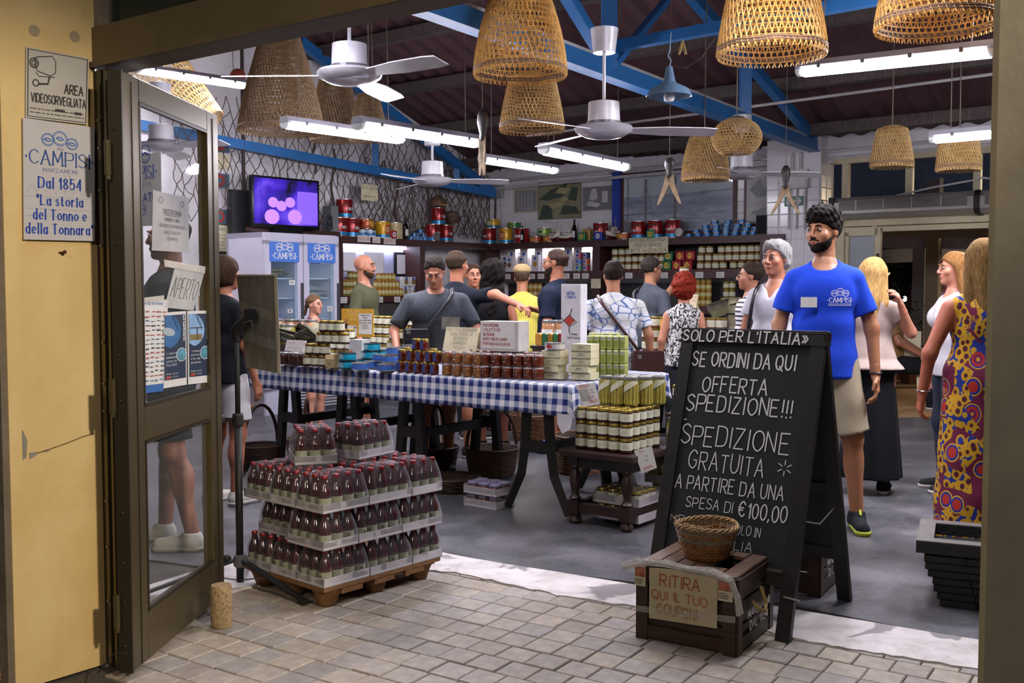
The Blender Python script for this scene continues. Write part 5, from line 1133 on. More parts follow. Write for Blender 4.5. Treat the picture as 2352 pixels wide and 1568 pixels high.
mb = MB(); text(mb, 'SMART', W_ / 2, .008, .012, .12, -.0015); obj('badge', mb, M_('print_grey', '55525a', .7), tv) if False else None
obj('stand', MB().box((W_ / 2, .05, -.04), (.4, .2, .1)), M_('tv_black', '0c0c0e', .15), tv)
dk = tag(obj('dark_cabinet', MB().box((0, 0, 0), (.75, .1, .62)), M_('dark_panel', '1b1a1d', .5), loc=RM(.16, v_at(590, .16), 2.22), rz=RL), 'dark panel on the wall behind the television', 'panel')
nb = signcard('typed notice hanging in the net on the left wall', VP(RM(.3, 9), RL), 829, 424, 867, 461, ['PISTACCHIO DI', 'BRONTE DOP'], cream_paper, black_ink, .25)
mb = MB(); nt_w = VP(RM(.3, 9), RL)
slate = M_('slate_board', '4a6270', .6)
for i, (y0, y1, l) in enumerate(((311, 348, 'curled red lobster'), (397, 430, 'red prawn'), (480, 514, 'red and gold crab'))):
 t, W_, H_ = panel('painted_plaque', 'slate plaque with a painted %s behind the net' % l, 'plaque', WL, 455, y0, 523, y1, slate, th=.012, off=.03)
 mb = MB(); cx, cz, r = W_ * .68, H_ * .5, H_ * .30
 ribbon(mb, [(cx + r * cos(a_), cz + r * sin(a_)) for a_ in [-2.2 + k * .42 for k in range(11)]], lambda a_, b_: H_ * (.24 - .04 * i), -.002)
 for k in range(6): ribbon(mb, [(cx + r * cos(k), cz + r * sin(k)), (cx + r * 1.7 * cos(k), cz + r * 1.45 * sin(k))], lambda a_, b_: H_ * .035, -.002)
 obj('painting', mb, ink('a8281f'), t); mb = MB(); [disc(mb, cx + r * cos(k * 1.3), cz + r * sin(k * 1.3), H_ * .03, -.003) for k in range(5)]; obj('highlights', mb, ink('d8b0a0'), t)
panel('paper_sheet', 'yellowed sheet with a fish print between the plaques', 'print', WL, 455, 352, 526, 387, cream_paper, off=.012)
ct, W_, H_ = panel('certificate', 'cream certificate on the wall behind the boy', 'certificate', WL, 455, 515, 521, 581, cream_paper, off=.02); mb = MB(); text(mb, 'CAMPISI', W_ * .72, H_ * .80, H_ * .08, .15); lines(mb, W_ * .45, W_ * .95, H_ * .1, H_ * .7, 5, H_ * .02); obj('print', mb, M_('print_taupe', '6c6a66', .6), ct)
wire('net_pole', [WL.w(WL.q(541, 400)[0], .15, WL.q(541, 590)[1] - .1), WL.w(WL.q(541, 400)[0], .15, 4.2)], .022, M_('pole_brown', '2e211c', .7), 'dark iron pole beside the wall plaques', 'pole')
wire('net_pole', [WL.w(WL.q(440, 578)[0], .15, 1.80), WL.w(WL.q(541, 578)[0], .15, 1.80)], .018, MATS['pole_brown'], 'dark horizontal rail under the certificate', 'pole')
ex_ = thing('exit_sign', 'green emergency exit sign with white arrow on the tiled pillar', 'sign', VP(RM(5.06, .33), RZ).w(VP(RM(5.06, .33), RZ).q(1803, 458)[0], .0, 2.44), RZ); obj('plate', MB().box((.11, 0, 0), (.23, .006, .115)), M_('exit_green', '1c6b4a', .4), ex_)
mb = MB(); rect(mb, .11, -.012, .19, .012, -.005); ribbon(mb, [(.16, .04), (.205, 0), (.16, -.04)], lambda a, b: .02, -.0055); rect(mb, .02, -.04, .07, .04, -.005); obj('arrow', mb, white_ink, ex_); mb = MB(); disc(mb, .045, .025, .008, -.006); ribbon(mb, [(.045, .015), (.04, -.01), (.055, -.03)], lambda a, b: .009, -.006); ribbon(mb, [(.03, .005), (.045, .008), (.06, -.003)], lambda a, b: .006, -.006); obj('running_figure', mb, MATS['exit_green'], ex_)
# FRIDGES
Fo = P(603, 700, 11.1); FR = VP((Fo.x, Fo.y, 0), rad(52) - 0)
fw = FR.q(773, 600)[0]; fwht = M_('fridge_white', 'b9b6c6', .35, var=.05, scale=3)
fr = thing('display_fridge', 'white double door display fridge with blue shop name headers', 'fridge', FR.o, RL)
mb = MB(); D_ = .62; Hf = 2.0
mb.box((fw / 2, D_ / 2, Hf - .03), (fw, D_, .06)); mb.box((fw / 2, D_ / 2, .16), (fw, D_, .32)); mb.box((.015, D_ / 2, Hf / 2), (.03, D_, Hf)); mb.box((fw - .015, D_ / 2, Hf / 2), (.03, D_, Hf)); mb.box((fw / 2, D_ - .02, Hf / 2), (fw, .04, Hf)); mb.box((fw / 2, D_ / 2, Hf / 2), (.04, D_, Hf))
obj('cabinet', mb, fwht, fr)
cool = E_('fridge_lamp', (.55, .85, 1.0), 5); fgl = FILM('fridge_glass', .015, (.3, .4, .45), .03, fk=.2)
for s in (0, 1):
 x0, x1 = (.0, fw / 2) if s == 0 else (fw / 2, fw)
 d = obj('door', MB().box(((x0 + x1) / 2, -.02, 1.93), (x1 - x0 - .01, .05, .12)).box((x0 + .045, -.02, 1.1), (.08, .05, 1.62)).box((x1 - .045, -.02, 1.1), (.08, .05, 1.62)).box(((x0 + x1) / 2, -.02, .35), (x1 - x0 - .01, .05, .1)), fwht, fr)
 obj('glass', MB().box(((x0 + x1) / 2, -.02, 1.05), (x1 - x0 - .16, .008, 1.36)), fgl, d)
 hd = obj('header', MB().box(((x0 + x1) / 2, -.047, 1.79), (x1 - x0 - .13, .012, .22)), M_('header_blue', '3d6fc4', .45, var=.08), d)
 mb = MB(); xc = (x0 + x1) / 2; logo(mb, xc, 1.715, .34, -.055); obj('shop_name', mb, white_ink, d)
 obj('handle', MB().box((x1 - .03, -.06, 1.2), (.02, .03, .5)), M_('handle_dark', '3a3a3e', .4), d)
 obj('inner_lamp', MB().box((x0 + .07, .08, 1.1), (.03, .03, 1.3)), cool, fr)
 for z in (.55, .8, 1.04, 1.28, 1.5):
  sh_ = obj('shelf', MB().box((xc, .3, z), (x1 - x0 - .07, .5, .012)), M_('shelf_pale', '9fb4bd', .3), fr)
 for (z, n_, cols) in (((1.51, 7, 0), (1.05, 6, 1), (.56, 3, 2)) if s == 0 else ((1.29, 9, 2), (.56, 5, 2))):
  for k in range(n_):
   pk = thing('vacuum_pack', 'vacuum pack of fish lying in the %s fridge compartment' % ('left', 'right')[s], 'packet', FR.w(xc + rnd(-.1, .1), -.16 - rnd(0, .1), z + .008 + k * .013), RL + rnd(-.5, .5), 'packs in the %s fridge' % ('left', 'right')[s])
   pk.rotation_euler = (rnd(-.1, .1), rnd(-.15, .15) + (.12 if s else 0), RL + rnd(-.4, .4))
   obj('pouch', MB().box((0, 0, 0), (.26, .16, .018), taper=.85), M_(('pack_olive', 'pack_blue', 'pack_silver')[cols], ('5f5d46', '3f66a8', '77797c')[cols], .25, .1, .4, 12), pk)
for i, (x0, y0, x1, y1) in enumerate(((618, 583, 640, 597), (732, 591, 754, 606), (660, 643, 673, 654), (748, 703, 759, 715), (657, 710, 668, 718))):
 t, W_, H_ = panel('price_card', 'white card stuck on the fridge glass, %s' % ('upper left door', 'upper right door', 'middle of the left door', 'low on the right door', 'low on the left door')[i], 'price card', FR, x0, y0, x1, y1, lab_w, off=.032); mb = MB(); lines(mb, W_ * .1, W_ * .9, H_ * .2, H_ * .85, 3, .006); obj('print', mb, M_('print_grey', '55525a', .7), t)
mb = MB(); mb.box((fw / 2, .1, .16), (fw * .5, .02, .25)); vg = thing('fridge_vent', 'white louvred plinth panel standing below the fridge doors', 'vent', FR.w(fw * .55, .06, .02), RL);
for k in range(14): obj('slat', MB().box((.25, 0, .03 + k * .035), (.75, .01, .016), Matrix.Rotation(rad(25), 3, 'X')), fwht, vg)
obj('panel', MB().box((.25, .015, .27), (.78, .008, .52)), M_('vent_back', '5a5650', .7), vg)
# FRONT TABLE
TZ = .83; K = G(1312, 884, TZ); TL = 3.05; TD = 1.12
def gingham(name, s, rx=0):
 t = NT(name); uv = t.n('TexCoord'); sp = t.n('SeparateXYZ'); mp = t.n('Mapping'); mp.inputs['Rotation'].default_value = (0, 0, rx); t.l(uv.outputs['UV'], mp.inputs[0]); t.l(mp.outputs[0], sp.inputs[0])
 def st(o): return t.math('GREATER_THAN', t.math('PINGPONG', t.math('DIVIDE', o, s), 1), .5)
 a, b = st(sp.outputs[0]), st(sp.outputs[1]); both = t.math('MULTIPLY', a, b); any_ = t.math('MAXIMUM', a, b)
 nz = t.noise(150, 2, t.co()); c = t.mix(any_, 'd4d0d2', '8f96ad'); c = t.mix(both, c, '1d2c66'); t.base(c); t.set(Roughness=.45); return t.m
ging = gingham('blue_gingham', .036)
tbl = thing('trestle_table', 'long display table on black trestles under the gingham cloth', 'table', (K.x, K.y, 0), RZ)
obj('table_top', MB().box((-TL / 2, TD / 2, TZ - .03), (TL - .02, TD - .02, .04)), black_wood, tbl)
def xloc(px):  # local x on front edge
 return VP(K, RZ).q(px, 700)[0]
def trestle(x, curved=False):
 for y in (.12, TD - .2):
  for s in (-1, 1):
   xx = x + s * .075
   if curved:
    pts = [(xx, y, TZ - .05), (xx + s * .02, y, .45), (xx + s * .05, y, .25), (xx + s * .16, y, .02)]
    obj('leg', MB().tube(pts, [.042, .038, .035, .03], 4), black_wood, tbl)
   else: obj('leg', MB().beam((x + s * .05, y, TZ - .05), (x + s * .13, y, 0), .06, .045), black_wood, tbl)
  obj('cross_bar', MB().box((x, y, .42), (.22, .05, .07)), black_wood, tbl)
 obj('rail', MB().box((x, TD / 2, .40), (.05, TD - .3, .06)), black_wood, tbl)
for px in (634, 770): trestle(xloc(px))
for px in (915,): trestle(xloc(px))
trestle(xloc(1208), True)
obj('leg', MB().tube([(-.03, .35, TZ - .05), (.0, .35, .4), (.05, .35, 0)], .04, 4), black_wood, tbl)
def cloth(name, label, loc, rz, x0, x1, y0, y1, z, drops, mat, seed=1, wav=.02, tip=None):
 "drops: dict side->drop; grid unwrapped flat"
 random.seed(seed); dl, dr_, df, db = drops; s = .03; verts = []; uvs = []; idx = {}; faces = []
 xs_ = list(np.arange(x0 - dl, x1 + dr_ + 1e-6, s)); ys_ = list(np.arange(y0 - df, y1 + db + 1e-6, s))
 for i, x in enumerate(xs_):
  for j, y in enumerate(ys_):
   ox = max(x0 - x, 0) + max(x - x1, 0); oy = max(y0 - y, 0) + max(y - y1, 0); h = math.hypot(ox, oy) if (ox > 0 and oy > 0) else ox + oy
   cx, cy = min(max(x, x0), x1), min(max(y, y0), y1)
   sx_ = -1 if x < x0 else (1 if x > x1 else 0); sy_ = -1 if y < y0 else (1 if y > y1 else 0)
   fl_ = wav * (h / .2) * (.5 + .5 * sin((x + y) * 14 + 1.3 * sin(x * 5)))
   dn = max(ox, oy) * (1.0 if not (ox and oy) else 1.12)
   X = cx + sx_ * (.006 + fl_ + (.25 * min(ox, oy) if oy else 0)); Y = cy + sy_ * (.006 + fl_ + (.25 * min(ox, oy) if ox else 0))
   Z = z - dn + .003 * sin(x * 9) * sin(y * 7) * (h == 0)
   if h > 0: Z += .004
   idx[i, j] = len(verts); verts.append((X, Y, Z)); uvs.append((x, y))
 for i in range(len(xs_) - 1):
  for j in range(len(ys_) - 1): faces.append((idx[i, j], idx[i + 1, j], idx[i + 1, j + 1], idx[i, j + 1]))
 me = bpy.data.meshes.new(name); me.from_pydata(verts, [], faces); me.materials.append(mat); ul = me.uv_layers.new(name='uv')
 for lp in me.loops: ul.data[lp.index].uv = uvs[lp.vertex_index]
 me.polygons.foreach_set('use_smooth', [True] * len(me.polygons))
 o = bpy.data.objects.new(name, me); COL.objects.link(o); o.location = loc; o.rotation_euler = (0, 0, rz); tag(o, label, 'tablecloth')
 m = o.modifiers.new('t', 'SOLIDIFY'); m.thickness = .003; m.offset = 1; return o
cloth('tablecloth', 'blue and white gingham cloth draped over the long front table', (K.x, K.y, 0), RZ, -TL, 0, 0, TD, TZ, (.12, .17, .19, .05), ging)
mb = MB(); mb.add([(-.08, -.03, .66), (.04, -.035, .66), (.03, -.05, .58), (-.03, -.045, .545), (-.075, -.035, .60)], [(0, 1, 2, 3, 4)]); tag(obj('cloth_corner', mb, M_('cloth_underside', 'b3b0b2', .7), loc=(K.x, K.y, 0), rz=RZ), 'white underside of the cloth corner folded out under the table edge', 'tablecloth')
K2 = Vector((2.0, 8.6, 0)); t2b = thing('back_table', 'smaller table under gingham cloth behind the chalkboard', 'table', (1.05, 9.05, 0), RZ); obj('table_top', MB().box((0.9, .5, .82), (1.8, .98, .04)), black_wood, t2b)
for x in (.1, 1.7):
 for y in (.1, .9): obj('leg', MB().box((x, y, .4), (.06, .06, .8)), black_wood, t2b)
cloth('tablecloth', 'gingham cloth on the back table right of the man with the shoulder bag', (1.05, 9.05, 0), RZ, 0, 1.8, 0, 1.0, .84, (.2, .2, .3, .05), ging, 3)
def at(dup, px, py, z, label, group=None, base=TZ, turn=None, **k):
 "px, py: pixel of the item's base centre on a level at height base"
 p = G(px, py, base); return dup.at((p.x, p.y, z), RZ + (rnd(-.3, .3) if turn is None else turn), label, group, **k)
def row(dup, pxs, py, slope, levels, h, label, group, base=TZ, z0=None, x0=None, **k):
 "row running along the table; slope px/px"
 x0 = x0 if x0 is not None else pxs[0]
 for l in range(levels):
  for px in (pxs if not isinstance(pxs[0], (list, tuple)) else pxs[l]):
   at(dup, px, py + slope * (px - x0), (z0 if z0 is not None else base) + .006 + l * h, label, group, base=base, **k)
SL = .075
row(c_or, rng(1028, 1090, 24), 862, SL, 2, .079, 'orange sealed clip top jar at the table front', 'orange sealed clip top jars', turn=0)
row(c_or, [1042, 1066, 1090, 1112], 851, SL, 2, .079, 'orange sealed clip top jar, second file', 'orange sealed clip top jars, back row')
row(c_red, [1115, 1141, 1166, 1191, 1215, 1236], 868, SL * .6, 2, .079, 'red sealed clip top jar at the table front', 'red sealed clip top jars', turn=0)
row(c_red, [1130, 1155, 1180, 1204, 1228, 1246], 857, SL, 2, .079, 'red sealed clip top jar, second file', 'red sealed clip top jars, back row')
row(j_blue, [[922, 941, 960, 979, 998], [924, 945, 966, 988, 1004], [957, 975]], 855, SL, 3, .076, 'little dark jar with blue label, front file', 'blue labelled small jars', x0=920, turn=0)
row(j_blue, [[932, 951, 970, 990], [935, 955, 976, 996]], 847, SL, 2, .076, 'little dark jar with blue label, second file', 'blue labelled small jars, back row', x0=920)
for (px, py, z) in ((828, 851, 0), (857, 847, 0), (887, 854, 0), (915, 850, 0), (940, 846, 0), (875, 848, 1), (899, 851, 1), (925, 847, 1), (907, 849, 2), (945, 842, 2), (875, 842, 0), (907, 845, 0), (945, 842, 0), (945, 842, 1)):
 at(bluelabel, px, py, TZ + .006 + z * .051, 'mid blue oval tuna tin in the low pile', 'blue labelled tuna tins', turn=0)
for (px, py, z, l) in ((798, 848, 0, 'bottom left'), (838, 844, 0, 'bottom right'), (799, 847, 1, 'upper left'), (849, 842, 1, 'middle of the stack'), (855, 841, 2, 'topmost'), (878, 839, 1, 'second level right'), (878, 839, 0, 'hidden bottom right')):
 at(teal, px, py, TZ + .006 + z * .054, 'big round teal tin with white crest, %s' % l, 'teal tins', turn=0)
row(j_gold, [[708, 726, 744], [712, 730, 748], [738, 756, 774, 792], [745, 763, 781]], 842, .05, 4, .083, 'gold lidded jar in the stepped left stack', 'cream jars at the left of the table', x0=708)
row(j_gold, [[745, 765, 785, 805]] * 3, 828, .05, 3, .083, 'gold lidded jar in the block behind the carton', 'cream jars behind the carton', x0=745)
row(j_gold, [[900, 918, 936], [900, 918, 936, 954], [905, 923, 941]], 832, SL, 3, .083, 'gold lidded jar in the centre back block', 'cream jars at the centre of the table', x0=900)
row(j_gold, [[960, 979, 998, 1017]] * 4, 828, SL, 4, .083, 'gold lidded jar in the tall centre block', 'tall block of cream jars', x0=960)
row(j_gold, [[860, 875, 890, 905, 920, 935, 950, 965]] * 4, 812, SL, 4, .08, 'gold lidded jar in the far table row', 'far row jars', x0=860)
fj = Dup(jar('wide_jar', .045, .09, fill_dk, lidsil, None))
for px, py, z in ((652, 838, 0), (675, 839, 0), (697, 841, 0)): at(fj, px, py, TZ + .006 + z * .091, 'wide dark jar with silver lid at the left end of the table', 'wide dark jars')
row(j_tall, [[643, 655, 667]], 822, .05, 1, .17, 'tall jar of yellow spears behind the cardboard panel', 'yellow spear jars', z0=TZ + .10, x0=640)
for i, px in enumerate((640, 668, 692, 716)): at(j_tuna, px, 812 + i, TZ + .135, 'large silver lidded jar at the table back left, %s from left' % ('first', 'second', 'third', 'fourth')[i], 'large silver lidded jars')
rb = thing('riser_crate', 'low wooden riser under the large jars at the left back of the table', 'crate', (G(682, 812, TZ).x, G(682, 812, TZ).y, TZ + .006), RZ); obj('box', MB().box((0, 0, .06), (.42, .16, .12)), dark_wood, rb); obj('lip', MB().box((0, -.085, .11), (.44, .012, .03)), black_wood, rb)
vp_m = [M_('pouch_olive', '6f6c55', .28, .1, .35, 16), M_('pouch_silver', '8b877e', .22, .35, .3, 16), M_('pouch_brown', '4f4036', .3, .1, .4, 14)]
def pouch(pos, rot, m, w_=.17, h_=.24, label='vacuum pouch', group=None, lab=True):
 t = thing('vacuum_pouch', label, 'packet', pos, 0, group); t.rotation_euler = rot; mb = MB(); vs = []; nx, ny = 7, 7
 for s in (1, -1):
  for i in range(nx):
   for j in range(ny): a, b = i / (nx - 1), j / (ny - 1); vs.append(((a - .5) * w_, s * (.002 + .016 * sin(pi * a) ** .6 * sin(pi * b) ** .6 * rnd(.6, 1.1)), b * h_))
 f = [];
 for s in (0, nx * ny):
  for i in range(nx - 1):
   for j in range(ny - 1): q = (s + i * ny + j, s + i * ny + j + 1, s + (i + 1) * ny + j + 1, s + (i + 1) * ny + j); f.append(q if s else q[::-1])
 n_ = nx * ny
 ring_ = [i * ny for i in range(nx)] + [(nx - 1) * ny + j for j in range(1, ny)] + [i * ny + ny - 1 for i in range(nx - 2, -1, -1)] + [j for j in range(ny - 2, 0, -1)]
 for a, b in zip(ring_, ring_[1:] + ring_[:1]): f.append((a, b, b + n_, a + n_))
 mb.add(vs, f); obj('film', mb, m, t, True)
 if lab: obj('label', MB().box((0, -.019, h_ * .62), (w_ * .86, .002, h_ * .3)), M_('label_olive_pale', '8c8b6a', .6), t); obj('stripe', MB().box((0, -.0205, h_ * .5), (w_ * .86, .001, h_ * .05)), black_ink, t)
 return t
for i in range(13):
 px = 672 + (i * 37) % 88; p = G(px, 822, TZ); pouch((p.x + rnd(-.05, .05), p.y - rnd(-.12, .12), TZ + .11 + (i // 5) * .03), (rnd(.9, 1.45), rnd(-.7, .7), RZ + rnd(-1, 1)), vp_m[i % 3], label='vacuum pouch tossed on the heap at the left of the table', group='heap of vacuum pouches')
wb = thing('wicker_basket', 'small wicker basket among the jars under the pouch heap', 'basket', (G(705, 828, TZ).x, G(705, 828, TZ).y, TZ + .006), RZ)
mb = MB()
for k in range(10): mb.tube([((.075 + .0035 * k) * cos(a), (.075 + .0035 * k) * sin(a), .006 + k * .011) for a in [2 * pi * i / 20 for i in range(21)]], .0065, 4, False)
obj('woven_body', mb, cane_m, wb); obj('lining', MB().lathe([(.07, .004), (.105, .10)], 18), M_('lining', '3b2b20', .9), wb)
def easel(label, px0, py0, px1, py1, d, rz, m, back, lns, imat, h=.6, lean=.0, nm='display_sign', cat='sign', **k):
 vp = VP(P((px0 + px1) / 2, (py0 + py1) / 2, d), rz); a = vp.q(px0, (py0 + py1) / 2)[0]; b = vp.q(px1, (py0 + py1) / 2)[0]; z0 = vp.q((px0 + px1) / 2, py1)[1]; z1 = vp.q((px0 + px1) / 2, py0)[1]
 W_, H_ = b - a, z1 - z0; t = thing(nm, label, cat, vp.w(a, 0, z0), rz); t.rotation_euler = (-lean, 0, rz)
 obj('board', MB().box((W_ / 2, .004, H_ / 2), (W_, .006, H_)), m, t)
 if back: obj('back_flap', MB().box((W_ / 2, .05, H_ / 2 - .01), (W_, .004, H_), Matrix.Rotation(rad(24), 3, 'X')), m, t)
 if lns:
  mb = MB(); n = len(lns)
  for i, s in enumerate(lns): text(mb, s, W_ / 2, H_ - (i + .9) * H_ / (n + .35), H_ / n * h, k.get('wt', .1), width=W_ * .88 * min(1, len(s) / max(len(x) for x in lns) + .12), jit=k.get('jit', .04))
  obj('writing', mb, imat, t)
 return t, W_, H_
dT = K.y
def dep(px, v): # depth y of table row v behind front edge at pixel column
 return VP(K + V * v, RZ).hit(px, 700).y
easel('card sign reading FILETTI DI ACCIUGHE SCELTI RIVISTA GAMBERO ROSSO on the table', 1016, 750, 1092, 806, dep(1050, .3), RZ, cream_paper, True, ['FILETTI DI ACCIUGHE', 'SCELTO DALLA', 'RIVISTA', 'GAMBERO', 'ROSSO'], M_('pencil', '5b5850', .7), .62, .25)
pbm, W_, H_ = easel('blank crumpled card leaning behind the card sign', 1014, 728, 1054, 756, dep(1030, .5), RZ, M_('pouch_silver', '8b877e'), False, None, None)
bx = carton('white_carton', .30, .14, .20, M_('carton_white', 'b9b3ad', .6), None); q = VP(K + V * .28, RZ); a = q.q(1116, 770)[0]; b = q.q(1192, 770)[0]; zz = q.q(1150, 802)[1]
bx.location = q.w((a + b) / 2 + .02, 0, TZ + .16) ; bx.rotation_euler = (0, 0, RZ + .12); bx.scale = ((b - a) / .30 * 1.05,) * 3; tag(bx, 'white carton with red handwriting on top of the clip jars', 'box')
mb = MB()
for i, s in enumerate(('PER SPEDIRE', 'I FILETTI DI', 'ACCIUGHE', "NON E' NECESSARIO", 'PORTARLI ALLA CASSA')): text(mb, s, -.125, .165 - i * .031, .018, .13, -.075, width=.018 * len(s) * .62, align='l', jit=.05)
obj('note', MB().box((-.01, -.0715, .105), (.26, .002, .175)), lab_w, bx); obj('writing', mb, red_ink, bx)
q = VP(K + V * .55, RZ); a = q.q(1298, 700)[0]; b = q.q(1340, 700)[0]; z1 = q.q(1320, 652)[1]; z0 = TZ + .006
tb = carton('tall_white_box', b - a, .09, z1 - z0, card, None); tb.location = q.w((a + b) / 2, 0, z0); tb.rotation_euler = (0, 0, RZ + .1); tag(tb, 'tall white box with blue crest and painted fish on the table', 'box')
W_, H_ = b - a, z1 - z0; mb = MB(); logo(mb, 0, H_ * .84, W_ * .6, -.0465); obj('shop_name', mb, blue_ink, tb)
fy = H_ * .60; mb = MB(); mb.add([(-.05, -.0465, fy), (-.01, -.0465, fy + .03), (.03, -.0465, fy), (-.01, -.0465, fy - .035)], [(0, 1, 2, 3)]); obj('fish_body', mb, ink('b03a2a'), tb)
mb = MB(); ribbon(mb, [(-.075, fy + .02), (-.05, fy), (-.01, fy + .035), (.045, fy - .01), (-.01, fy - .04), (-.05, fy), (-.075, fy - .02)], lambda a, b: .005, -.047); ribbon(mb, [(-.005, fy + .035), (.01, fy + .075)], lambda a, b: .006, -.047); ribbon(mb, [(-.01, fy - .04), (-.01, fy - .075)], lambda a, b: .006, -.047); text(mb, '1·TONNO', .02, H_ * .44, .012, .14, -.047); text(mb, '2·BOTTARGA', .02, H_ * .40, .012, .14, -.047); obj('drawing', mb, black_ink, tb)
row(j_tuna, [[1262, 1285]], 838, 0, 1, .1, 'large silver lidded jar of pale fillets behind the red tins', 'pale fillet jars', z0=TZ + .16, x0=1262)
rb = thing('riser_crate', 'low riser under the pale fillet jars', 'crate', (G(1274, 838, TZ).x, G(1274, 838, TZ).y, TZ + .006), RZ); obj('box', MB().box((0, 0, .07), (.2, .14, .14)), dark_wood, rb); obj('lip', MB().box((0, -.072, .13), (.22, .01, .03)), black_wood, rb)
for c, (px, cols) in enumerate(((1275, 5), (1345, 5))):
 for l in range(5):
  if c == 0 and l == 4: continue
  p = G(px - 6 if l == 1 else px, 873 + c * 2, TZ); box_cream.at((p.x, p.y + .05, TZ + .006 + l * .044), RZ + (rnd(-.06, .06) if l % 2 else .0) + .14, 'flat cream box with shop name, %s of the %s stack' % (('bottom', 'second', 'third', 'fourth', 'top')[l], ('left', 'right')[c]), 'cream boxes')
oval = can('oval_tin', .062, .045, M_('tin_pale', 'bcb8b0', .35, .2), art=art_round(M_('art_lilac', '8d87a0', .5), M_('red_print', 'a9301f', .5))); p = G(1275, 873, TZ); oval.location = (p.x, p.y + .05, TZ + .184); oval.rotation_euler = (0, 0, RZ); tag(oval, 'pale round tin on top of the left stack of cream boxes', 'tin')
for i, (px, c, l) in enumerate(((1243, 'b9812c', 'amber'), (1256, '2b6a46', 'green'), (1268, 'a5772a', 'mustard'), (1281, '3c7a4a', 'leaf green'), (1293, '8f1f25', 'dark red'), (1306, '9a2228', 'red'), (1319, '8f1f26', 'crimson'), (1331, '9a2229', 'bright red'))):
 t = carton('upright_tin', .045, .07, .085, M_('ut_' + c, c, .3, .3), None, rad_=.008); p = G(px, 858, TZ); t.location = (p.x, p.y + .12, TZ + .18); t.rotation_euler = (0, 0, RZ); tag(t, 'upright %s tin in the row behind the cream boxes, %s from the left' % (l, ('first', 'second', 'third', 'fourth', 'fifth', 'sixth', 'seventh', 'eighth')[i]), 'tin')
 mb = MB(); rect(mb, -.018, .01, .018, .075, -.037); obj('label', mb, M_('ul_' + c, c, .6), t)
rr = thing('riser_crate', 'dark riser hidden under the row of upright tins', 'crate', (G(1287, 858, TZ).x, G(1287, 858, TZ).y + .12, TZ + .006), RZ); obj('box', MB().box((0, 0, .085), (.40, .08, .17)), dark_wood, rr); obj('lip', MB().box((0, -.045, .16), (.42, .01, .02)), black_wood, rr)
for l in range(3):
 for i in range(6):
  p = G(1359 + i * 15, 868 + i * .5, TZ); box_green.at((p.x, p.y + .02, TZ + .006 + l * .088), RZ + .1, 'pale green square tin with barcode label, %s row' % ('bottom', 'middle', 'top')[l], 'pale green tins, %s row' % ('bottom', 'middle', 'top')[l], scale=1.04)
 for i in range(4):
  p = G(1362 + i * 18, 858, TZ); box_green.at((p.x, p.y + .02, TZ + .006 + l * .088), RZ + .1, 'pale green square tin in the rear file', 'pale green tins, second file', scale=1.04)
t, W_, H_ = easel('yellow award poster ITALIAN FOOD 2022 with a man in a dark suit', 784, 709, 857, 773, dep(820, .62), RZ, M_('poster_yellow', 'c9962c', .5), False, None, None, nm='award_poster', cat='poster')
mb = MB(); text(mb, 'ITALIAN', W_ * .38, H_ * .86, H_ * .1, .2, width=W_ * .36); text(mb, 'FOOD', W_ * .40, H_ * .73, H_ * .1, .2, width=W_ * .26); text(mb, '2022', W_ * .40, H_ * .6, H_ * .1, .2, width=W_ * .22); obj('heading', mb, ink('dcc070'), t)
mb = MB(); rect(mb, W_ * .56, H_ * .1, W_ * .97, H_ * .84, -.0015); rect(mb, W_ * .2, H_ * .02, W_ * .5, H_ * .4, -.0025); obj('white_panel', mb, lab_w, t)
mb = MB();
for i, s in enumerate(('GAMBERO ROSSO', 'PREMIA', 'SALVATORE CAMPISI', 'PER IL MIGLIOR TONNO', 'LAVORATO', 'E SERVITO')): text(mb, s, W_ * .765, H_ * (.75 - .09 * i), H_ * .045, .16, -.003, width=W_ * .36 * min(1, len(s) / 16))
obj('print', mb, black_ink, t); mb = MB(); mb.add([(W_ * .02, -.002, 0), (W_ * .32, -.002, 0), (W_ * .32, -.002, H_ * .33), (W_ * .22, -.002, H_ * .45), (W_ * .1, -.002, H_ * .45), (W_ * .02, -.002, H_ * .35)], [tuple(range(6))]); obj('suit', mb, black_ink, t); mb = MB(); disc(mb, W_ * .16, H_ * .56, H_ * .085, -.0026); obj('face', mb, ink('a8714c'), t); mb = MB(); text(mb, 'PER', W_ * .45, H_ * .3, H_ * .06, .2, -.0035); obj('stamp', mb, red_ink, t)
easel('tent card with red heading beside the dark jars, table left', 653, 780, 697, 806, dep(675, .1), RZ, lab_w, True, ['SCELTO', 'OGGI'], red_ink, .4, .3)
easel('gold edged card lying open behind the pouch heap', 712, 741, 768, 772, dep(740, .75), RZ, cream_paper, True, ['LA BOTTARGA'], M_('pencil', '5b5850'), .3, .3)
oc = thing('open_carton', 'small open kraft carton with one printed letter on the table edge', 'box', (G(772, 845, TZ).x, G(772, 845, TZ).y, TZ + .006), RZ); kraft = M_('kraft', 'a48f68', .8)
mb = MB(); mb.box((0, -.06, .03), (.09, .004, .06)); mb.box((-.045, 0, .045), (.004, .12, .09)); mb.box((.045, 0, .045), (.004, .12, .09)); mb.box((0, .06, .06), (.09, .004, .12)); mb.box((0, 0, .002), (.09, .12, .004)); obj('carton', mb, kraft, oc); mb = MB(); text(mb, 'A', 0, .015, .022, .16, -.0625); obj('letter', mb, black_ink, oc)
gc = carton('pale_carton', .13, .1, .17, M_('carton_grey', '9b9a96', .6), None); p = G(826, 832, TZ); gc.location = (p.x, p.y, TZ + .006); gc.rotation_euler = (0, 0, RZ + .1); tag(gc, 'pale grey carton with a small orange picture behind the teal tins', 'box'); mb = MB(); disc(mb, -.04, .07, .02, -.052); obj('picture', mb, ink('a8502a'), gc)
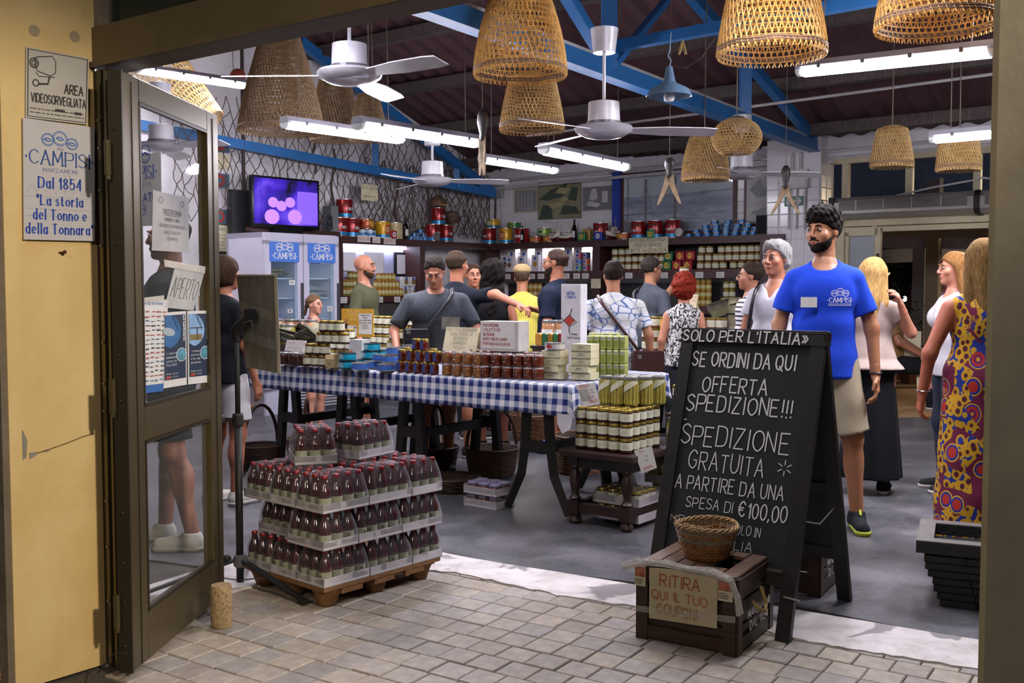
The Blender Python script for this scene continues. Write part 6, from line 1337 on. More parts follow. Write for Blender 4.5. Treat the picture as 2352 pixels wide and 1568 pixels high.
def hang_sign(label, quad, d, lns_b, lns_r):
 pts = [P(x, y, d) for x, y in quad]; o = pts[3]; mb = MB(); n = (pts[1] - pts[0]).cross(pts[3] - pts[0]).normalized() * .002
 t = thing('price_sign', label, 'sign', o); mb.add([p - o for p in pts], [(0, 3, 2, 1)]); obj('sheet', mb, lab_w, t); ex_ = pts[2] - pts[3]; ez = pts[0] - pts[3]; fn = ex_.cross(ez).normalized() * .003
 def put_(lns, m, hh):
  b = MB()
  for s, x, z in lns: text(b, s, x, z, hh, .16, 0, jit=.05)
  b.v = [tuple(ex_ * vx + ez * vz + fn) for vx, vy, vz in b.v]; obj('writing', b, m, t)
 put_(lns_b, M_('marker_dark', '33323a', .7), .06); put_(lns_r, ink('b8441c'), .10); return t
hang_sign('price list with orange heading hanging at the right end of the table', [(1322, 884), (1366, 878), (1379, 928), (1340, 934)], 5.85, [('1 JAR', .75, .66), ('2 €20', .8, .54)] + [('TONNO E PESCE', .3, .70 - i * .09) for i in range(6)], [('OFFERTA', .45, .84), ('4,90', .68, .32), ('PREZZO', .7, .14)])
hang_sign('price list with orange heading hanging on the bench edge', [(1456, 1034), (1497, 1024), (1509, 1074), (1474, 1087)], 5.74, [('1 €10', .6, .58), ('2 €15', .55, .42)], [('OLIO', .4, .82), ('OFFERTA', .5, .1)])
# BENCH with jars
bench_wood = wood('bench_wood', '170d0b', '38201a', (2, 2, 8), .4); BZ = .45; Bn = G(1450, 1046, BZ); BW, BD = .46, .62
bn = thing('turned_leg_bench', 'dark turned leg bench stacked with jars in front of the table end', 'bench', (Bn.x, Bn.y, 0), RZ)
bevel(obj('seat', MB().box((-BW / 2 + .01, BD / 2 - .02, BZ - .02), (BW + .05, BD + .05, .04)), bench_wood, bn), .008, 2); obj('apron', MB().box((-BW / 2, BD / 2, BZ - .075), (BW - .04, BD - .04, .07)), black_wood, bn)
for x in (-BW + .05, -.05):
 for y in (.04, BD - .06):
  obj('leg', MB().lathe([(.03, .0), (.04, .02), (.03, .05), (.022, .06)], 14, (x, y, 0)).box((x, y, .10), (.075, .075, .08)).lathe([(.028, .14), (.036, .155), (.024, .17), (.02, .19), (.03, .22), (.036, .26), (.03, .30), (.02, .325), (.034, .34), (.03, .355)], 14, (x, y, 0)).box((x, y, .385), (.07, .07, .06)), bench_wood, bn, True, auto=35)
obj('stretcher', MB().box((-BW / 2, .04, .10), (BW - .1, .045, .055)), bench_wood, bn); obj('stretcher', MB().box((-BW / 2, BD - .06, .10), (BW - .1, .045, .055)), bench_wood, bn)
for x in (-BW + .05, -.05): obj('stretcher', MB().box((x, BD / 2, .10), (.045, BD - .1, .055)), bench_wood, bn)
B0 = VP(Bn, RZ)
def bl(x, y): return Vector((Bn.x, Bn.y, 0)) + U * x + V * y
for l in range(3):
 for i in range(5):
  for j in range(5):
   if l < 2 and i < 4 and j > 1 and i > 0: continue
   dup = j_gold; dup.at(bl(-.065 - i * .077, .05 + j * .077) + Vector((0, 0, BZ + .003 + l * .0825)), RZ + rnd(-.5, .5) + (.6 if l else 0), 'gold lidded jar on the bench, %s layer' % ('bottom', 'middle', 'top')[l], 'jar block on the bench, %s layer' % ('bottom', 'middle', 'top')[l], scale=1.02)
zt3 = BZ + .003 + 3 * .0845
for i, (x, y) in enumerate([(-.30, .20), (-.215, .20), (-.13, .21), (-.25, .285), (-.165, .29), (-.08, .29), (-.04, .37), (-.2, .37), (-.12, .37)]): j_tall.at(bl(x, y) + Vector((0, 0, zt3)), RZ + rnd(-.15, .15), 'tall yellow spear jar on the jar block', 'tall spear jars on the block')
for i in range(5):
 (j_tall if i < 2 else j_tuna).at(bl(.0 + .05 * (i % 2), .43 + .09 * (i // 2)) + Vector((.03, 0, BZ + .003)), RZ, 'tall silver lidded jar at the right back of the bench', 'tall jars at the bench back')
for l in range(2):
 for i in range(4): j_gold.at(bl(-.01 + .078 * (i % 2), .50 + .08 * (i // 2)) + Vector((0.03, 0, BZ + .20 + l * .084)), RZ, 'gold lidded jar on a second level behind the bench block', 'upper jars behind the bench')
rb = thing('riser_board', 'narrow board shelf carrying the upper jars behind the bench block', 'board', bl(.05, .57) + Vector((0, 0, BZ + .172)), RZ); obj('board', MB().box((0, 0, .01), (.2, .2, .018)), dark_wood, rb); obj('post', MB().box((.08, .08, -.085), (.02, .02, .17)), dark_wood, rb)
tray_m = M_('tray_white', 'bdb6b8', .55, var=.05, scale=4); filmm = FILM('shrink_film', .02, (.55, .53, .57), .09, .6, 26, .42)
def tray(name, label, loc, rz, w_, d_, h_, group=None, cat='tray'):
 t = thing(name, label, cat, loc, rz, group); mb = MB(); th_ = .003
 mb.box((w_ / 2, d_ / 2, .002), (w_, d_, .004)); mb.box((w_ / 2, th_ / 2, h_ / 2), (w_, th_, h_)); mb.box((w_ / 2, d_ - th_ / 2, h_ / 2), (w_, th_, h_)); mb.box((th_ / 2, d_ / 2, h_ / 2), (th_, d_, h_)); mb.box((w_ - th_ / 2, d_ / 2, h_ / 2), (th_, d_, h_)); obj('tray', mb, tray_m, t); return t
def film(t, w_, d_, h_, H_, nx=8, ny=6):
 mb = MB(); vs = [];
 rings = [(0.0, h_ * .3, 0), (0, h_ + .004, 0), (.006, h_ + (H_ - h_) * .45, .003), (.022, H_ * .93, .004), (.034, H_ + .004, .004)]
 n = 2 * (nx + ny)
 for k, (ins, z, j) in enumerate(rings):
  pts = [(ins + (w_ - 2 * ins) * i / nx, ins) for i in range(nx)] + [(w_ - ins, ins + (d_ - 2 * ins) * i / ny) for i in range(ny)] + [(w_ - ins - (w_ - 2 * ins) * i / nx, d_ - ins) for i in range(nx)] + [(ins, d_ - ins - (d_ - 2 * ins) * i / ny) for i in range(ny)]
  vs += [(x + rnd(-j, j), y + rnd(-j, j), z + rnd(-j, j)) for x, y in pts]
 fs = [(k * n + i, k * n + (i + 1) % n, (k + 1) * n + (i + 1) % n, (k + 1) * n + i) for k in range(4) for i in range(n)] + [tuple(4 * n + i for i in range(n))]
 mb.add(vs, fs); return obj('shrink_film', mb, filmm, t, True)
def traypack(label, loc, rz, nx, ny, dup, h, r, th_=.05, jl='jar', jg=None, filmed=True):
 sp = r * 2.1; w_, d_ = nx * sp + .008, ny * sp + .008; t = tray('tray', label, loc, rz, w_, d_, th_)
 if filmed: film(t, w_, d_, th_, h + .004)
 ca, sa = cos(rz), sin(rz)
 for i in range(nx):
  for j in range(ny):
   x, y = .004 + sp * (i + .5), .004 + sp * (j + .5); dup.at((loc[0] + x * ca - y * sa, loc[1] + x * sa + y * ca, loc[2] + .005), rz + rnd(-.6, .6), jl, jg)
 return t
p = G(1138, 1172, 0); ang = RZ
jr = Dup(jar('squat_jar', .042, .07, fill_red, M_('lid_lilac', '8d86a6', .4, .3), None))
o_ = Vector((p.x, p.y, 0)) - U * .265
traypack('lower white tray of red jars on the floor before the trestles', tuple(o_), RZ, 3, 2, jr, .07, .042, jl='squat red jar in the lower floor tray', jg='jars in the lower floor tray'); traypack('upper white tray of red jars on the floor before the trestles', tuple(o_ + Vector((.0, 0, .082))), RZ, 3, 2, jr, .07, .042, jl='squat red jar with lilac lid in the upper floor tray', jg='jars in the upper floor tray')
o2 = bl(-.34, .12); traypack('lowest white tray of jars under the bench', (o2.x, o2.y, .03), RZ, 4, 3, j_gold, .084, .037, jl='jar in the lowest tray under the bench', jg='jars in the lowest bench tray', filmed=False)
traypack('upper white tray of jars under the bench', (o2.x, o2.y, .125), RZ, 4, 3, j_gold, .084, .037, jl='jar in the upper tray under the bench', jg='jars in the upper bench tray')
o3 = bl(-.16, .42); traypack('tray of tall jars at the right behind the bench legs', (o3.x, o3.y, .22), RZ, 3, 3, j_tall, .172, .042, jl='tall jar in the tray behind the bench', jg='jars in the rear bench tray')
for k in range(2): traypack(('lower', 'middle')[k] + ' support tray behind the bench legs', (o3.x + .02, o3.y, .01 + k * .105), RZ, 3, 2, j_gold2, .105, .042, jl='jar in the %s support tray' % ('lower', 'middle')[k], jg='jars in the %s support tray' % ('lower', 'middle')[k], filmed=False)
# PALLET OF BOTTLES
PR = rad(48.6); PX = Vector((cos(PR), sin(PR), 0)); PY = Vector((-sin(PR), cos(PR), 0)); P0 = G(744, 1352, .10); P0.z = 0
pal = thing('pallet', 'moulded brown fibre pallet on cup feet under the bottle trays', 'pallet', P0, PR); pm_ = M_('pressed_fibre', '77512c', .85, 0, .2, 20, bump=.5)
PW, PD = .705, .61
obj('deck', MB().box((PW / 2, PD / 2, .09), (PW, PD, .018)).box((PW / 2, PD / 2, .078), (PW - .04, PD - .04, .02)), pm_, pal)
for x in (.075, PW / 2, PW - .075):
 for y in (.075, PD / 2, PD - .075): obj('foot', MB().lathe([(.038, 0), (.042, .004), (.058, .05), (.075, .085), (.075, .088)], 12, (x, y, 0)), pm_, pal, True, auto=50)
for x in (.16, .35, .54): obj('rib', MB().box((x, .012, .07), (.12, .02, .03)), pm_, pal)
bt = proto('sauce_bottle', 'bottle'); br = .030; juice = M_('sauce_glass', '3d1c1e', .1, 0, .25, 30, spec=.7)
obj('glass', MB().lathe([(.026, 0), (br, .006), (br, .078), (.027, .092), (.018, .112), (.0125, .13), (.012, .147)], 14), juice, bt, True, auto=60)
lo_ = obj('label', MB().lathe([(br * 1.012, .012), (br * 1.012, .060)], 14, cap=False), M_('bottle_label', '9a9d84', .55, var=.08, scale=70), bt, True)
mb = MB(); wrapart(mb, br, ell(.008, .006, 8), .043, 1.03); wrapart(mb, br, [(-.014, -.002), (.014, -.002), (.014, .002), (-.014, .002)], .030, 1.03); wrapart(mb, br, [(-.010, -.001), (.01, -.001), (.01, .001), (-.01, .001)], .022, 1.03); obj('print', mb, M_('print_brownish', '5f5a48', .6), lo_)
obj('cap', MB().lathe([(.0145, .142), (.0145, .153), (.012, .156)], 12), M_('cap_red', '7c1a1e', .3, .3), bt, True, auto=50)
BT = Dup(bt); SPC = .0635; LH = .162
def btray(label, x, y, z, nx, ny, keep=None, rz=PR, org=None, flm=True, lift=0, bl_='', bg=''):
 w_, d_ = nx * SPC + .004, ny * SPC + .004; ca, sa = cos(rz), sin(rz); o = org if org is not None else P0 + PX * x + PY * y; o = Vector((o[0], o[1], z))
 t = tray('bottle_tray', label, o, rz, w_, d_, .04, 'bottle trays on the pallet')
 if flm: film(t, w_, d_, .04, .157)
 for i in range(nx):
  for j in range(ny):
   if keep and not keep(i, j): continue
   a, b = .002 + SPC * (i + .5), .002 + SPC * (j + .5); BT.at((o.x + a * ca - b * sa, o.y + a * sa + b * ca, z + .005), rz + rnd(-3, 3), bl_, bg)
 return t
A4, A3 = 4 * SPC + .008, 3 * SPC + .008
pos3 = ('left', 'middle', 'right')
for l, (lz, ln) in enumerate(((.10, 'bottom'), (.10 + LH, 'middle'), (.10 + 2 * LH, 'upper'))):
 z = lz; full = l == 2
 if l != 1:
  for cx, (x, nx, ny, cl) in enumerate(((0, 4, 3, 'near'), (A4, 4, 3, 'centre'), (2 * A4, 3, 3, 'far'))):
   for j in range(3):
    if not full and cx > 0 and j > 0: continue
    nm = '%s layer, %s column, %s row of the pallet' % (ln, cl, ('front', 'middle', 'back')[j])
    kp = None if full else (lambda i, jj, cx=cx, j=j: (i < 2 and cx == 0) or (jj < 2 and j == 0))
    btray('white bottle tray, ' + nm, x, j * A3, z, nx, ny, kp, bl_='dark sauce bottle with red cap, ' + nm, bg='bottles, ' + nm)
 else:
  for cx, (x, nx, ny, cl, ys) in enumerate(((0, 3, 4, 'near', (0, A4 + .03)), (A3, 4, 3, 'centre', (0,)), (A3 + A4, 4, 3, 'far', (0,)))):
   for j, y in enumerate(ys):
    nm = '%s layer, %s column, %s row of the pallet' % (ln, cl, ('front', 'back')[j])
    btray('white bottle tray, ' + nm, x + (.05 if j else 0), y, z, nx, ny, (lambda i, jj, cx=cx: (i < 2 and cx == 0) or jj < 2), bl_='dark sauce bottle with red cap, ' + nm, bg='bottles, ' + nm)
zt = .10 + 3 * LH
c1 = G(677, 1069, zt); c1r = G(769, 1064, zt); a1 = math.atan2(c1r.y - c1.y, c1r.x - c1.x)
btray('left loose bottle tray on top of the pallet stack', 0, 0, zt, 3, 4, rz=a1, org=c1, bl_='dark sauce bottle with red cap in the left top tray', bg='bottles in the left top tray')
c2 = G(825, 1056, zt); c2r = G(913, 1037, zt); a2 = math.atan2(c2r.y - c2.y, c2r.x - c2.x)
btray('right loose bottle tray on top of the pallet stack', 0, 0, zt, 4, 3, rz=a2, org=c2, bl_='dark sauce bottle with red cap in the right top tray', bg='bottles in the right top tray')
# BASKETS ON THE FLOOR
def floor_basket(label, px, py, R1, R0, h, m, handle=False, sx=1):
 p = G(px, py, 0); t = thing('floor_basket', label, 'basket', (p.x, p.y, 0), rnd(0, 3)); mb = MB(); n = int(h / .014)
 for k in range(n):
  R = R0 + (R1 - R0) * (k / n) ** .7; mb.tube([(R * (1 + .015 * sin(a * 9 + k * 2)) * cos(a), R * sin(a) * (1 + .015 * sin(a * 9 + k * 2)), .008 + k * .014) for a in [2 * pi * i / 28 for i in range(29)]], .0085, 4, False)
 obj('woven_body', mb, m, t); obj('lining', MB().lathe([(R0 * .95, .004), (R1 * .93, h - .02), (R1 * .9, h - .025), (R0 * .8, h * .6)], 20), M_('lining', '3b2b20', .9), t)
 if handle: obj('handle', MB().tube([(R1 * cos(a), 0, h + .30 * sin(a)) for a in [pi * i / 12 for i in range(13)]], .013, 6), m, t)
 return t
wk_d = M_('wicker_dark', '3a2618', .6, 0, .35, 25); wk_b = M_('wicker_brown', '6a4426', .55, 0, .35, 25)
floor_basket('dark wicker basket under the left end of the table', 600, 1078, .17, .13, .20, wk_d, True)
floor_basket('dark wicker basket with a looped handle behind the bottle pack', 705, 1050, .18, .14, .18, wk_b, True)
floor_basket('dark wicker basket with arched handle under the table centre', 1005, 1082, .16, .12, .2, wk_d, True)
floor_basket('low dark basket under the table centre', 1040, 1125, .19, .16, .11, wk_d)
floor_basket('large brown basket with arched handle in front of the curved trestle', 1130, 1090, .20, .16, .22, wk_d, True)
floor_basket('light brown basket behind the curved trestle', 1225, 1008, .22, .18, .24, wk_b, True)
floor_basket('brown basket behind the bench legs', 1330, 1085, .2, .15, .3, wk_b)
floor_basket('light basket behind the right trestle leg', 1120, 985, .2, .15, .22, wk_b, True)
st = thing('pine_stand', 'small pine stand with goods behind the boy', 'stand', RM(.9, 5.6, 0), RL)
for z in (.1, .45, .8, 1.2): obj('shelf', MB().box((.25, .15, z), (.5, .3, .02)), M_('pine', 'b98a4e', .5), st)
for x in (.01, .49): obj('side', MB().box((x, .15, .66), (.02, .3, 1.3)), M_('pine', 'b98a4e'), st)
for i in range(5): t = carton('book_box', .05, .18, .22, M_('bb%d' % i, ('b8a24a', 'a34848', 'cbb889', '7c5a9a', 'b9aa80')[i], .5)); t.location = RM(.9, 5.6, 0) + V * (.06 + .09 * i) + U * -.12 + Vector((0, 0, .81)); t.rotation_euler = (0, 0, RL); tag(t, 'upright %s packet on the pine stand' % ('yellow', 'red', 'cream', 'violet', 'straw')[i], 'box'); obj('flap', MB().box((0, 0, .222), (.045, .17, .003)), card, t)
for i in range(9):
 for l in range(3): p = Vector((1.05, 9.05, 0)) + U * (.12 + i * .09) + V * .08; j_shelf.at((p.x, p.y, .845 + l * .1), RZ, 'cream labelled jar on the back table', 'jars on the back table')
for i in range(8):
 p = Vector((1.05, 9.05, 0)) + U * (.75 + i * .12) + V * rnd(.15, .4); pouch((p.x, p.y, 1.0 + rnd(0, .06)), (rnd(-.4, .5), rnd(-.35, .35), RZ + rnd(-.6, .6)), [vp_m[1], M_('pouch_cream', 'a9a182', .35, .05, .3, 12)][i % 2], .2, .28, 'pouch propped up in the heap on the back table', 'pouches on the back table')
rb = thing('display_crate', 'dark crate holding pouches on the back table', 'crate', Vector((1.05, 9.05, .845)) + U * 1.2 + V * .3, RZ); obj('box', MB().box((0, 0, .08), (1.0, .4, .16)), dark_wood, rb); obj('lip', MB().box((0, -.205, .15), (1.02, .01, .03)), black_wood, rb)
for (x0, y0, x1, y1, lab, r) in ((1572, 672, 1598, 712, 'tilted handwritten card standing in the pouch heap', .15), (1590, 712, 1622, 752, 'slanting cream card in the pouch heap, lower', -.5), (1524, 722, 1560, 742, 'orange lettered card over the small portrait sign', -.1)):
 t, W_, H_ = easel(lab, x0, y0, x1, y1, 8.9, RZ, cream_paper, False, ['BOTTARGA', 'DI TONNO', '€10', '1 HG'], red_ink, .4); t.rotation_euler = (0, r, RZ)
t, W_, H_ = easel('small yellow portrait sign on the back table', 1516, 733, 1550, 760, 8.85, RZ, M_('poster_yellow', 'c9962c'), False, None, None); mb = MB(); disc(mb, W_ * .3, H_ * .6, H_ * .2, -.002); obj('face', mb, ink('a8714c'), t); mb = MB(); rect(mb, W_ * .1, 0, W_ * .5, H_ * .38, -.002); obj('suit', mb, black_ink, t)
# CHALKBOARD
fr_ = G(1815, 1477); CW = .665; CBH = 1.205; lf_ = fr_ - U * CW
cb = thing('chalkboard', 'black A-frame chalkboard with white handwriting offering free shipping', 'chalkboard', (lf_.x, lf_.y, 0), RZ)
chalkm = M_('chalk_black', '1a1d20', .75, 0, .25, 3); cbw = wood('board_frame', '0c0c0d', '231f1c', (3, 3, 9), .5, .2)
bk_ = G(1940, 1378); sp_ = (Vector((bk_.x, bk_.y, 0)) - fr_).dot(V); lean = math.atan2(sp_ / 2, CBH)
def frm(side):
 s = 1 if side == 'f' else -1
 R = Matrix.Rotation(-lean * s, 3, 'X'); y0 = 0 if s == 1 else sp_; Lg = CBH / cos(lean)
 def bx(mb, x, z, w_, h_, th_=.028, dy=0):
  c = R @ Vector((0, dy, z)); mb.box((x, y0 + c.y, c.z), (w_, th_, h_), R); return mb
 for x in (.03, CW - .03): obj('leg', bx(MB(), x, Lg / 2 - .02, .06, Lg - .04), cbw, cb)
 obj('top_rail', bx(MB(), CW / 2, Lg - .022, CW + .01, .062, .034), cbw, cb); obj('bottom_rail', bx(MB(), CW / 2, .235, CW - .12, .055), cbw, cb)
 p = obj('panel', bx(MB(), CW / 2, (Lg + .20) / 2, CW - .11, Lg - .29, .012, .004), chalkm, cb)
 if side == 'f': obj('ledge', bx(MB(), CW / 2, .268, CW - .12, .012, .035), M_('ledge_worn', '4a4642', .7), cb)
 else: obj('lower_rail', bx(MB(), CW / 2, .55, CW - .12, .05), cbw, cb)
 return R, Lg
Rf, Lg = frm('f'); frm('b')
chalk = M_('chalk_white', 'e3e3e0', .85, var=.08, scale=60)
def chalktext(lns, m=chalk, yo=-.0035):
 mb = MB()
 for a in lns: text(mb, a[0], a[1], a[2], a[3], a[5], yo, width=a[4], jit=.035, slant=.04, rise=-.012 * 0, gap=.2)
 return mb
CBP = VP(lf_, RZ)
def bpos(px, py):
 "pixel to board coordinates (x, distance along the slanted face)"
 n = (Matrix.Rotation(RZ, 3, 'Z') @ (Rf @ Vector((0, -1, 0)))); r = ray(px, py); p = O + r * ((lf_ - O).dot(n) / r.dot(n)) - lf_
 return p.dot(U), p.dot(Matrix.Rotation(RZ, 3, 'Z') @ (Rf @ Vector((0, 0, 1))))
LN = [('«SOLO PER L\'ITALIA»', 1557, 1858, 788, 763, .17, 1), ('SE ORDINI DA QUI', 1590, 1826, 845, 812, .14, 0), ('OFFERTA', 1612, 1762, 903, 868, .12, 0), ('SPEDIZIONE!!!', 1575, 1818, 950, 912, .11, 0), ('SPEDIZIONE', 1562, 1812, 1030, 985, .085, 0),
      ('GRATUITA', 1580, 1755, 1085, 1043, .08, 0), ('A PARTIRE DA UNA', 1550, 1800, 1134, 1102, .10, 0), ('SPESA DI', 1575, 1683, 1170, 1146, .10, 0), ('€100,00', 1694, 1806, 1194, 1158, .11, 0), ('NB', 1541, 1572, 1198, 1182, .09, 0), ('SOLO IN', 1677, 1747, 1230, 1208, .09, 0), ('ITALIA', 1640, 1726, 1262, 1240, .08, 0)]
for s, x0, x1, yb, yt, wt, top in LN:
 mb = MB()
 a = bpos(x0, yb); b = bpos(x1, yb); c = bpos((x0 + x1) / 2, yt); z0 = (a[1] + b[1]) / 2; h = c[1] - bpos((x0 + x1) / 2, yb)[1]
 text(mb, s, (a[0] + b[0]) / 2, z0, h, wt * .8, -.0205 if top else -.0045, width=b[0] - a[0], jit=.045, slant=.03, gap=.27); mb.v = [tuple(Rf @ Vector(v)) for v in mb.v]; obj('chalk_line', mb, chalk, cb)
mb = MB()
for px, py, r, k in ((1568, 963, .022, 4), (1803, 1075, .032, 6)):
 x, z = bpos(px, py)
 for i in range(k): a = 2 * pi * i / k + (.1 if k == 4 else .5); ribbon(mb, [(x + r * .4 * cos(a), z + r * .4 * sin(a)), (x + r * cos(a), z + r * sin(a))], lambda p, q: .004, -.0045)
mb.v = [tuple(Rf @ Vector(v)) for v in mb.v]; obj('chalk_stars', mb, chalk, cb)
obj('chain', MB().tube([(CW - .02, .18, .45), (CW - .02, sp_ / 2, .41), (CW - .02, sp_ - .18, .45)], .003, 5), silver, cb)
obj('hinge', MB().box((CW + .002, sp_ / 2, CBH - .01), (.006, .07, .03)), bronze_dk, cb); obj('bolt', MB().tube([(CW - .03, -.0, .18), (CW + .035, .0, .175)], .004, 6), silver, cb)
# WOODEN CRATES
cr_wood = wood('crate_wood', '1e120b', '4a2f1d', (2, 2, 14), .5, .3, 5); cr_top = wood('crate_top', '4a352a', '80664f', (2, 12, 2), .5, .2, 5)
def crate(label, o, rz, w_, d_, h_):
 t = thing('wooden_crate', label, 'crate', o, rz)
 for k in range(3):
  z = .012 + (h_ - .02) * (k + .5) / 3; hh = (h_ - .02) / 3 - .006
  for nm, c, dd in (('front', (w_ / 2, .012, z), (w_ - .02, .014, hh)), ('back', (w_ / 2, d_ - .012, z), (w_ - .02, .014, hh)), ('s', (w_ - .012, d_ / 2, z), (.014, d_ - .02, hh)), ('l', (.012, d_ / 2, z), (.014, d_ - .02, hh))):
   bevel(obj('plank', MB().box(c, dd), cr_wood, t), .003)
 for x in (.025, w_ - .025): obj('batten', MB().box((x, -.004, h_ / 2), (.05, .014, h_)), cr_wood, t)
 for y in (.02, d_ - .02): obj('batten', MB().box((w_ + .004, y, h_ / 2), (.014, .04, h_)), cr_wood, t)
 for z in (.035, h_ - .03): obj('batten', MB().box((w_ / 2, -.002, z), (w_ - .1, .01, .05)), cr_wood, t); obj('batten', MB().box((w_ + .002, d_ / 2, z), (.01, d_ - .08, .05)), cr_wood, t)
 n = 6
 for i in range(n):
  if i == 4: obj('lid_slat', MB().box(((i + .5) * w_ / n, d_ * .12, h_ + .004), (w_ / n - .006, d_ * .24, .014)), cr_top, t); obj('lid_slat', MB().box(((i + .5) * w_ / n, d_ * .86, h_ + .004), (w_ / n - .006, d_ * .26, .014)), cr_top, t); continue
  bevel(obj('lid_slat', MB().box(((i + .5) * w_ / n, d_ / 2, h_ + .004), (w_ / n - .005, d_, .014)), cr_top, t), .002)
 yc = d_ * .5; obj('rope_handle', MB().tube([(w_ + .01, yc - .05, h_ * .60), (w_ + .03, yc - .045, h_ * .52), (w_ + .045, yc, h_ * .44), (w_ + .035, yc + .04, h_ * .5), (w_ + .01, yc + .045, h_ * .72)], .007, 6), M_('straw_rope', 'a08656', .9), t)
 mb = MB(); text(mb, 'MARZAMEMI', 0, h_ * .44, .030, .2, 0, width=d_ * .62, jit=.02); text(mb, 'DAL 1854', 0, h_ * .27, .032, .2, 0, width=d_ * .52, jit=.02)
 mb.v = [(w_ + .0205, yc + x, z) for x, y, z in mb.v]; obj('stencil', mb, chalk, t); return t
n_ = G(1690, 1508); l_ = G(1463, 1462); cw = (n_ - l_).length; crz = math.atan2(n_.y - l_.y, n_.x - l_.x); CHH = .295
crt = crate('dark wooden crate with taped paper sign in front of the chalkboard', l_, crz, cw, .40, CHH)
CP_ = VP(l_, crz)
sg = thing('paper_sign', 'cream paper reading RITIRA QUI IL TUO COUPON taped on the crate', 'sign', CP_.w(CP_.q(1495, 1380)[0], .0165, 0), crz)
pa_, pb_ = CP_.q(1495, 1300), CP_.q(1650, 1440); a = CP_.q(1495, 1416)[1]; b_ = CP_.q(1650, 1440)[1]; c_1 = CP_.q(1495, 1300)[1]; c_2 = CP_.q(1650, 1312)[1]; sw = pb_[0] - pa_[0]
mb = MB(); mb.add([(0, 0, a), (sw, -.001, b_), (sw, 0, c_2), (sw * .5, -.002, (c_1 + c_2) / 2), (0, 0, c_1)], [(0, 1, 2, 3, 4)]); obj('sheet', mb, M_('sign_cream', 'b7aa88', .6, var=.1), sg)
mb = MB(); hh = c_1 - a; text(mb, 'RITIRA', sw * .46, a + hh * .68, hh * .22, .10, -.003, width=sw * .58, jit=.04); text(mb, 'QUI IL TUO', sw * .45, a + hh * .41, hh * .17, .1, -.003, width=sw * .8, jit=.04); obj('writing', mb, ink('a8452f'), sg)
mb = MB(); text(mb, 'COUPON!', sw * .42, a + hh * .13, hh * .19, .13, -.003, width=sw * .58, jit=.04); obj('writing', mb, ink('96702a'), sg)
for (x0, y0, x1, y1, l) in ((1462, 1296, 1487, 1342, 'left'), (1653, 1325, 1687, 1378, 'right')):
 t, W_, H_ = panel('leaflet', 'small red printed leaflet at the %s of the crate sign' % l, 'leaflet', CP_, x0, y0, x1, y1, cream_paper, th=.001, off=.018); mb = MB(); rect(mb, W_ * .05, H_ * .45, W_ * .95, H_ * .95, -.0015); obj('picture', mb, M_('leaf_pic', 'a3614a', .6, 0, .5, 40), t); mb = MB(); lines(mb, W_ * .08, W_ * .8, H_ * .08, H_ * .38, 3, .003, -.0015); obj('print', mb, black_ink, t)
tape = FILM('clear_tape', .22, (.85, .8, .7), .12, .4, 40)
q1, q2 = CP_.q(1462, 1393), CP_.q(1690, 1420); mb = MB(); mb.add([(q1[0], -.020, q1[1] - .012), (q2[0] + .006, -.020, q2[1] - .012), (q2[0] + .006, -.020, q2[1] + .014), (q1[0], -.020, q1[1] + .012)], [(0, 1, 2, 3)]); tag(obj('clear_tape', mb, tape, loc=l_, rz=crz), 'clear tape band across the crate and its sign', 'tape')
mb = MB(); pts = [(-.05, -.03, CHH - .01), (.02, -.015, CHH + .022), (.12, -.012, CHH + .024), (.22, -.014, CHH + .02), (.32, -.014, CHH + .022), (.40, -.02, CHH - .0), (.43, -.03, CHH - .06), (.44, -.035, CHH - .12)]
for k in range(3): mb.tube([(x + rnd(-.004, .004), y + rnd(-.006, .006) - .004 * k, z + rnd(-.006, .008)) for x, y, z in pts], [rnd(.008, .016) for _ in pts], 5)
tag(obj('crumpled_film', mb, FILM('crumpled_film', .28, (.9, .86, .8), .1, .9, 60), loc=l_, rz=crz), 'crumpled clear film along the front top edge of the crate', 'film')
bc = l_ + Vector((cos(crz), sin(crz), 0)) * (cw * .50) + Vector((-sin(crz), cos(crz), 0)) * .21
bs = thing('wicker_basket', 'round brown wicker basket standing on the crate', 'basket', (bc.x, bc.y, CHH + .011), 0)
willow = M_('willow', '8a5a30', .5, 0, .3, 30); willow_l = M_('willow_light', 'a98a5c', .55, 0, .3, 30); willow_g = M_('willow_grey', '82705a', .6, 0, .3, 30)
mb = MB(); mb2 = MB(); R0_, R1_, HB = .082, .122, .135
for k in range(17):
 f = k / 16; R = R0_ + (R1_ - R0_) * f ** .8; z = .006 + f * (HB - .01); tgt = mb if k < 9 or k in (12, 13) else mb2
 for ph in (0, pi):
  tgt.tube([((R + .0035 * sin(a * 11 + ph + k * pi)) * cos(a), (R + .0035 * sin(a * 11 + ph + k * pi)) * sin(a), z + .0035 * sin(a * 11 + ph + k)) for a in [2 * pi * i / 66 for i in range(67)]], .0042, 4, False)
obj('woven_body', mb, willow, bs, True); obj('woven_band', mb2, willow_g, bs, True)
mb = MB()
for ph in range(3): mb.tube([((R1_ + .006 * cos(a * 9 + ph * 2.1)) * cos(a), (R1_ + .006 * cos(a * 9 + ph * 2.1)) * sin(a), HB + .007 * sin(a * 9 + ph * 2.1) + .004 * sin(a * 2)) for a in [2 * pi * i / 72 for i in range(73)]], .0048, 4, False)
obj('rim', mb, willow_l, bs, True)
mb = MB()
for i in range(22): a = 2 * pi * i / 22; mb.tube([(R0_ * cos(a), R0_ * sin(a), .01), (R1_ * cos(a), R1_ * sin(a), HB)], .0035, 4)
obj('stake', mb, willow_l, bs); obj('bottom', MB().lathe([(.001, .004), (.084, .004), (.084, .008), (.001, .008)], 18), willow, bs)
mb = MB()
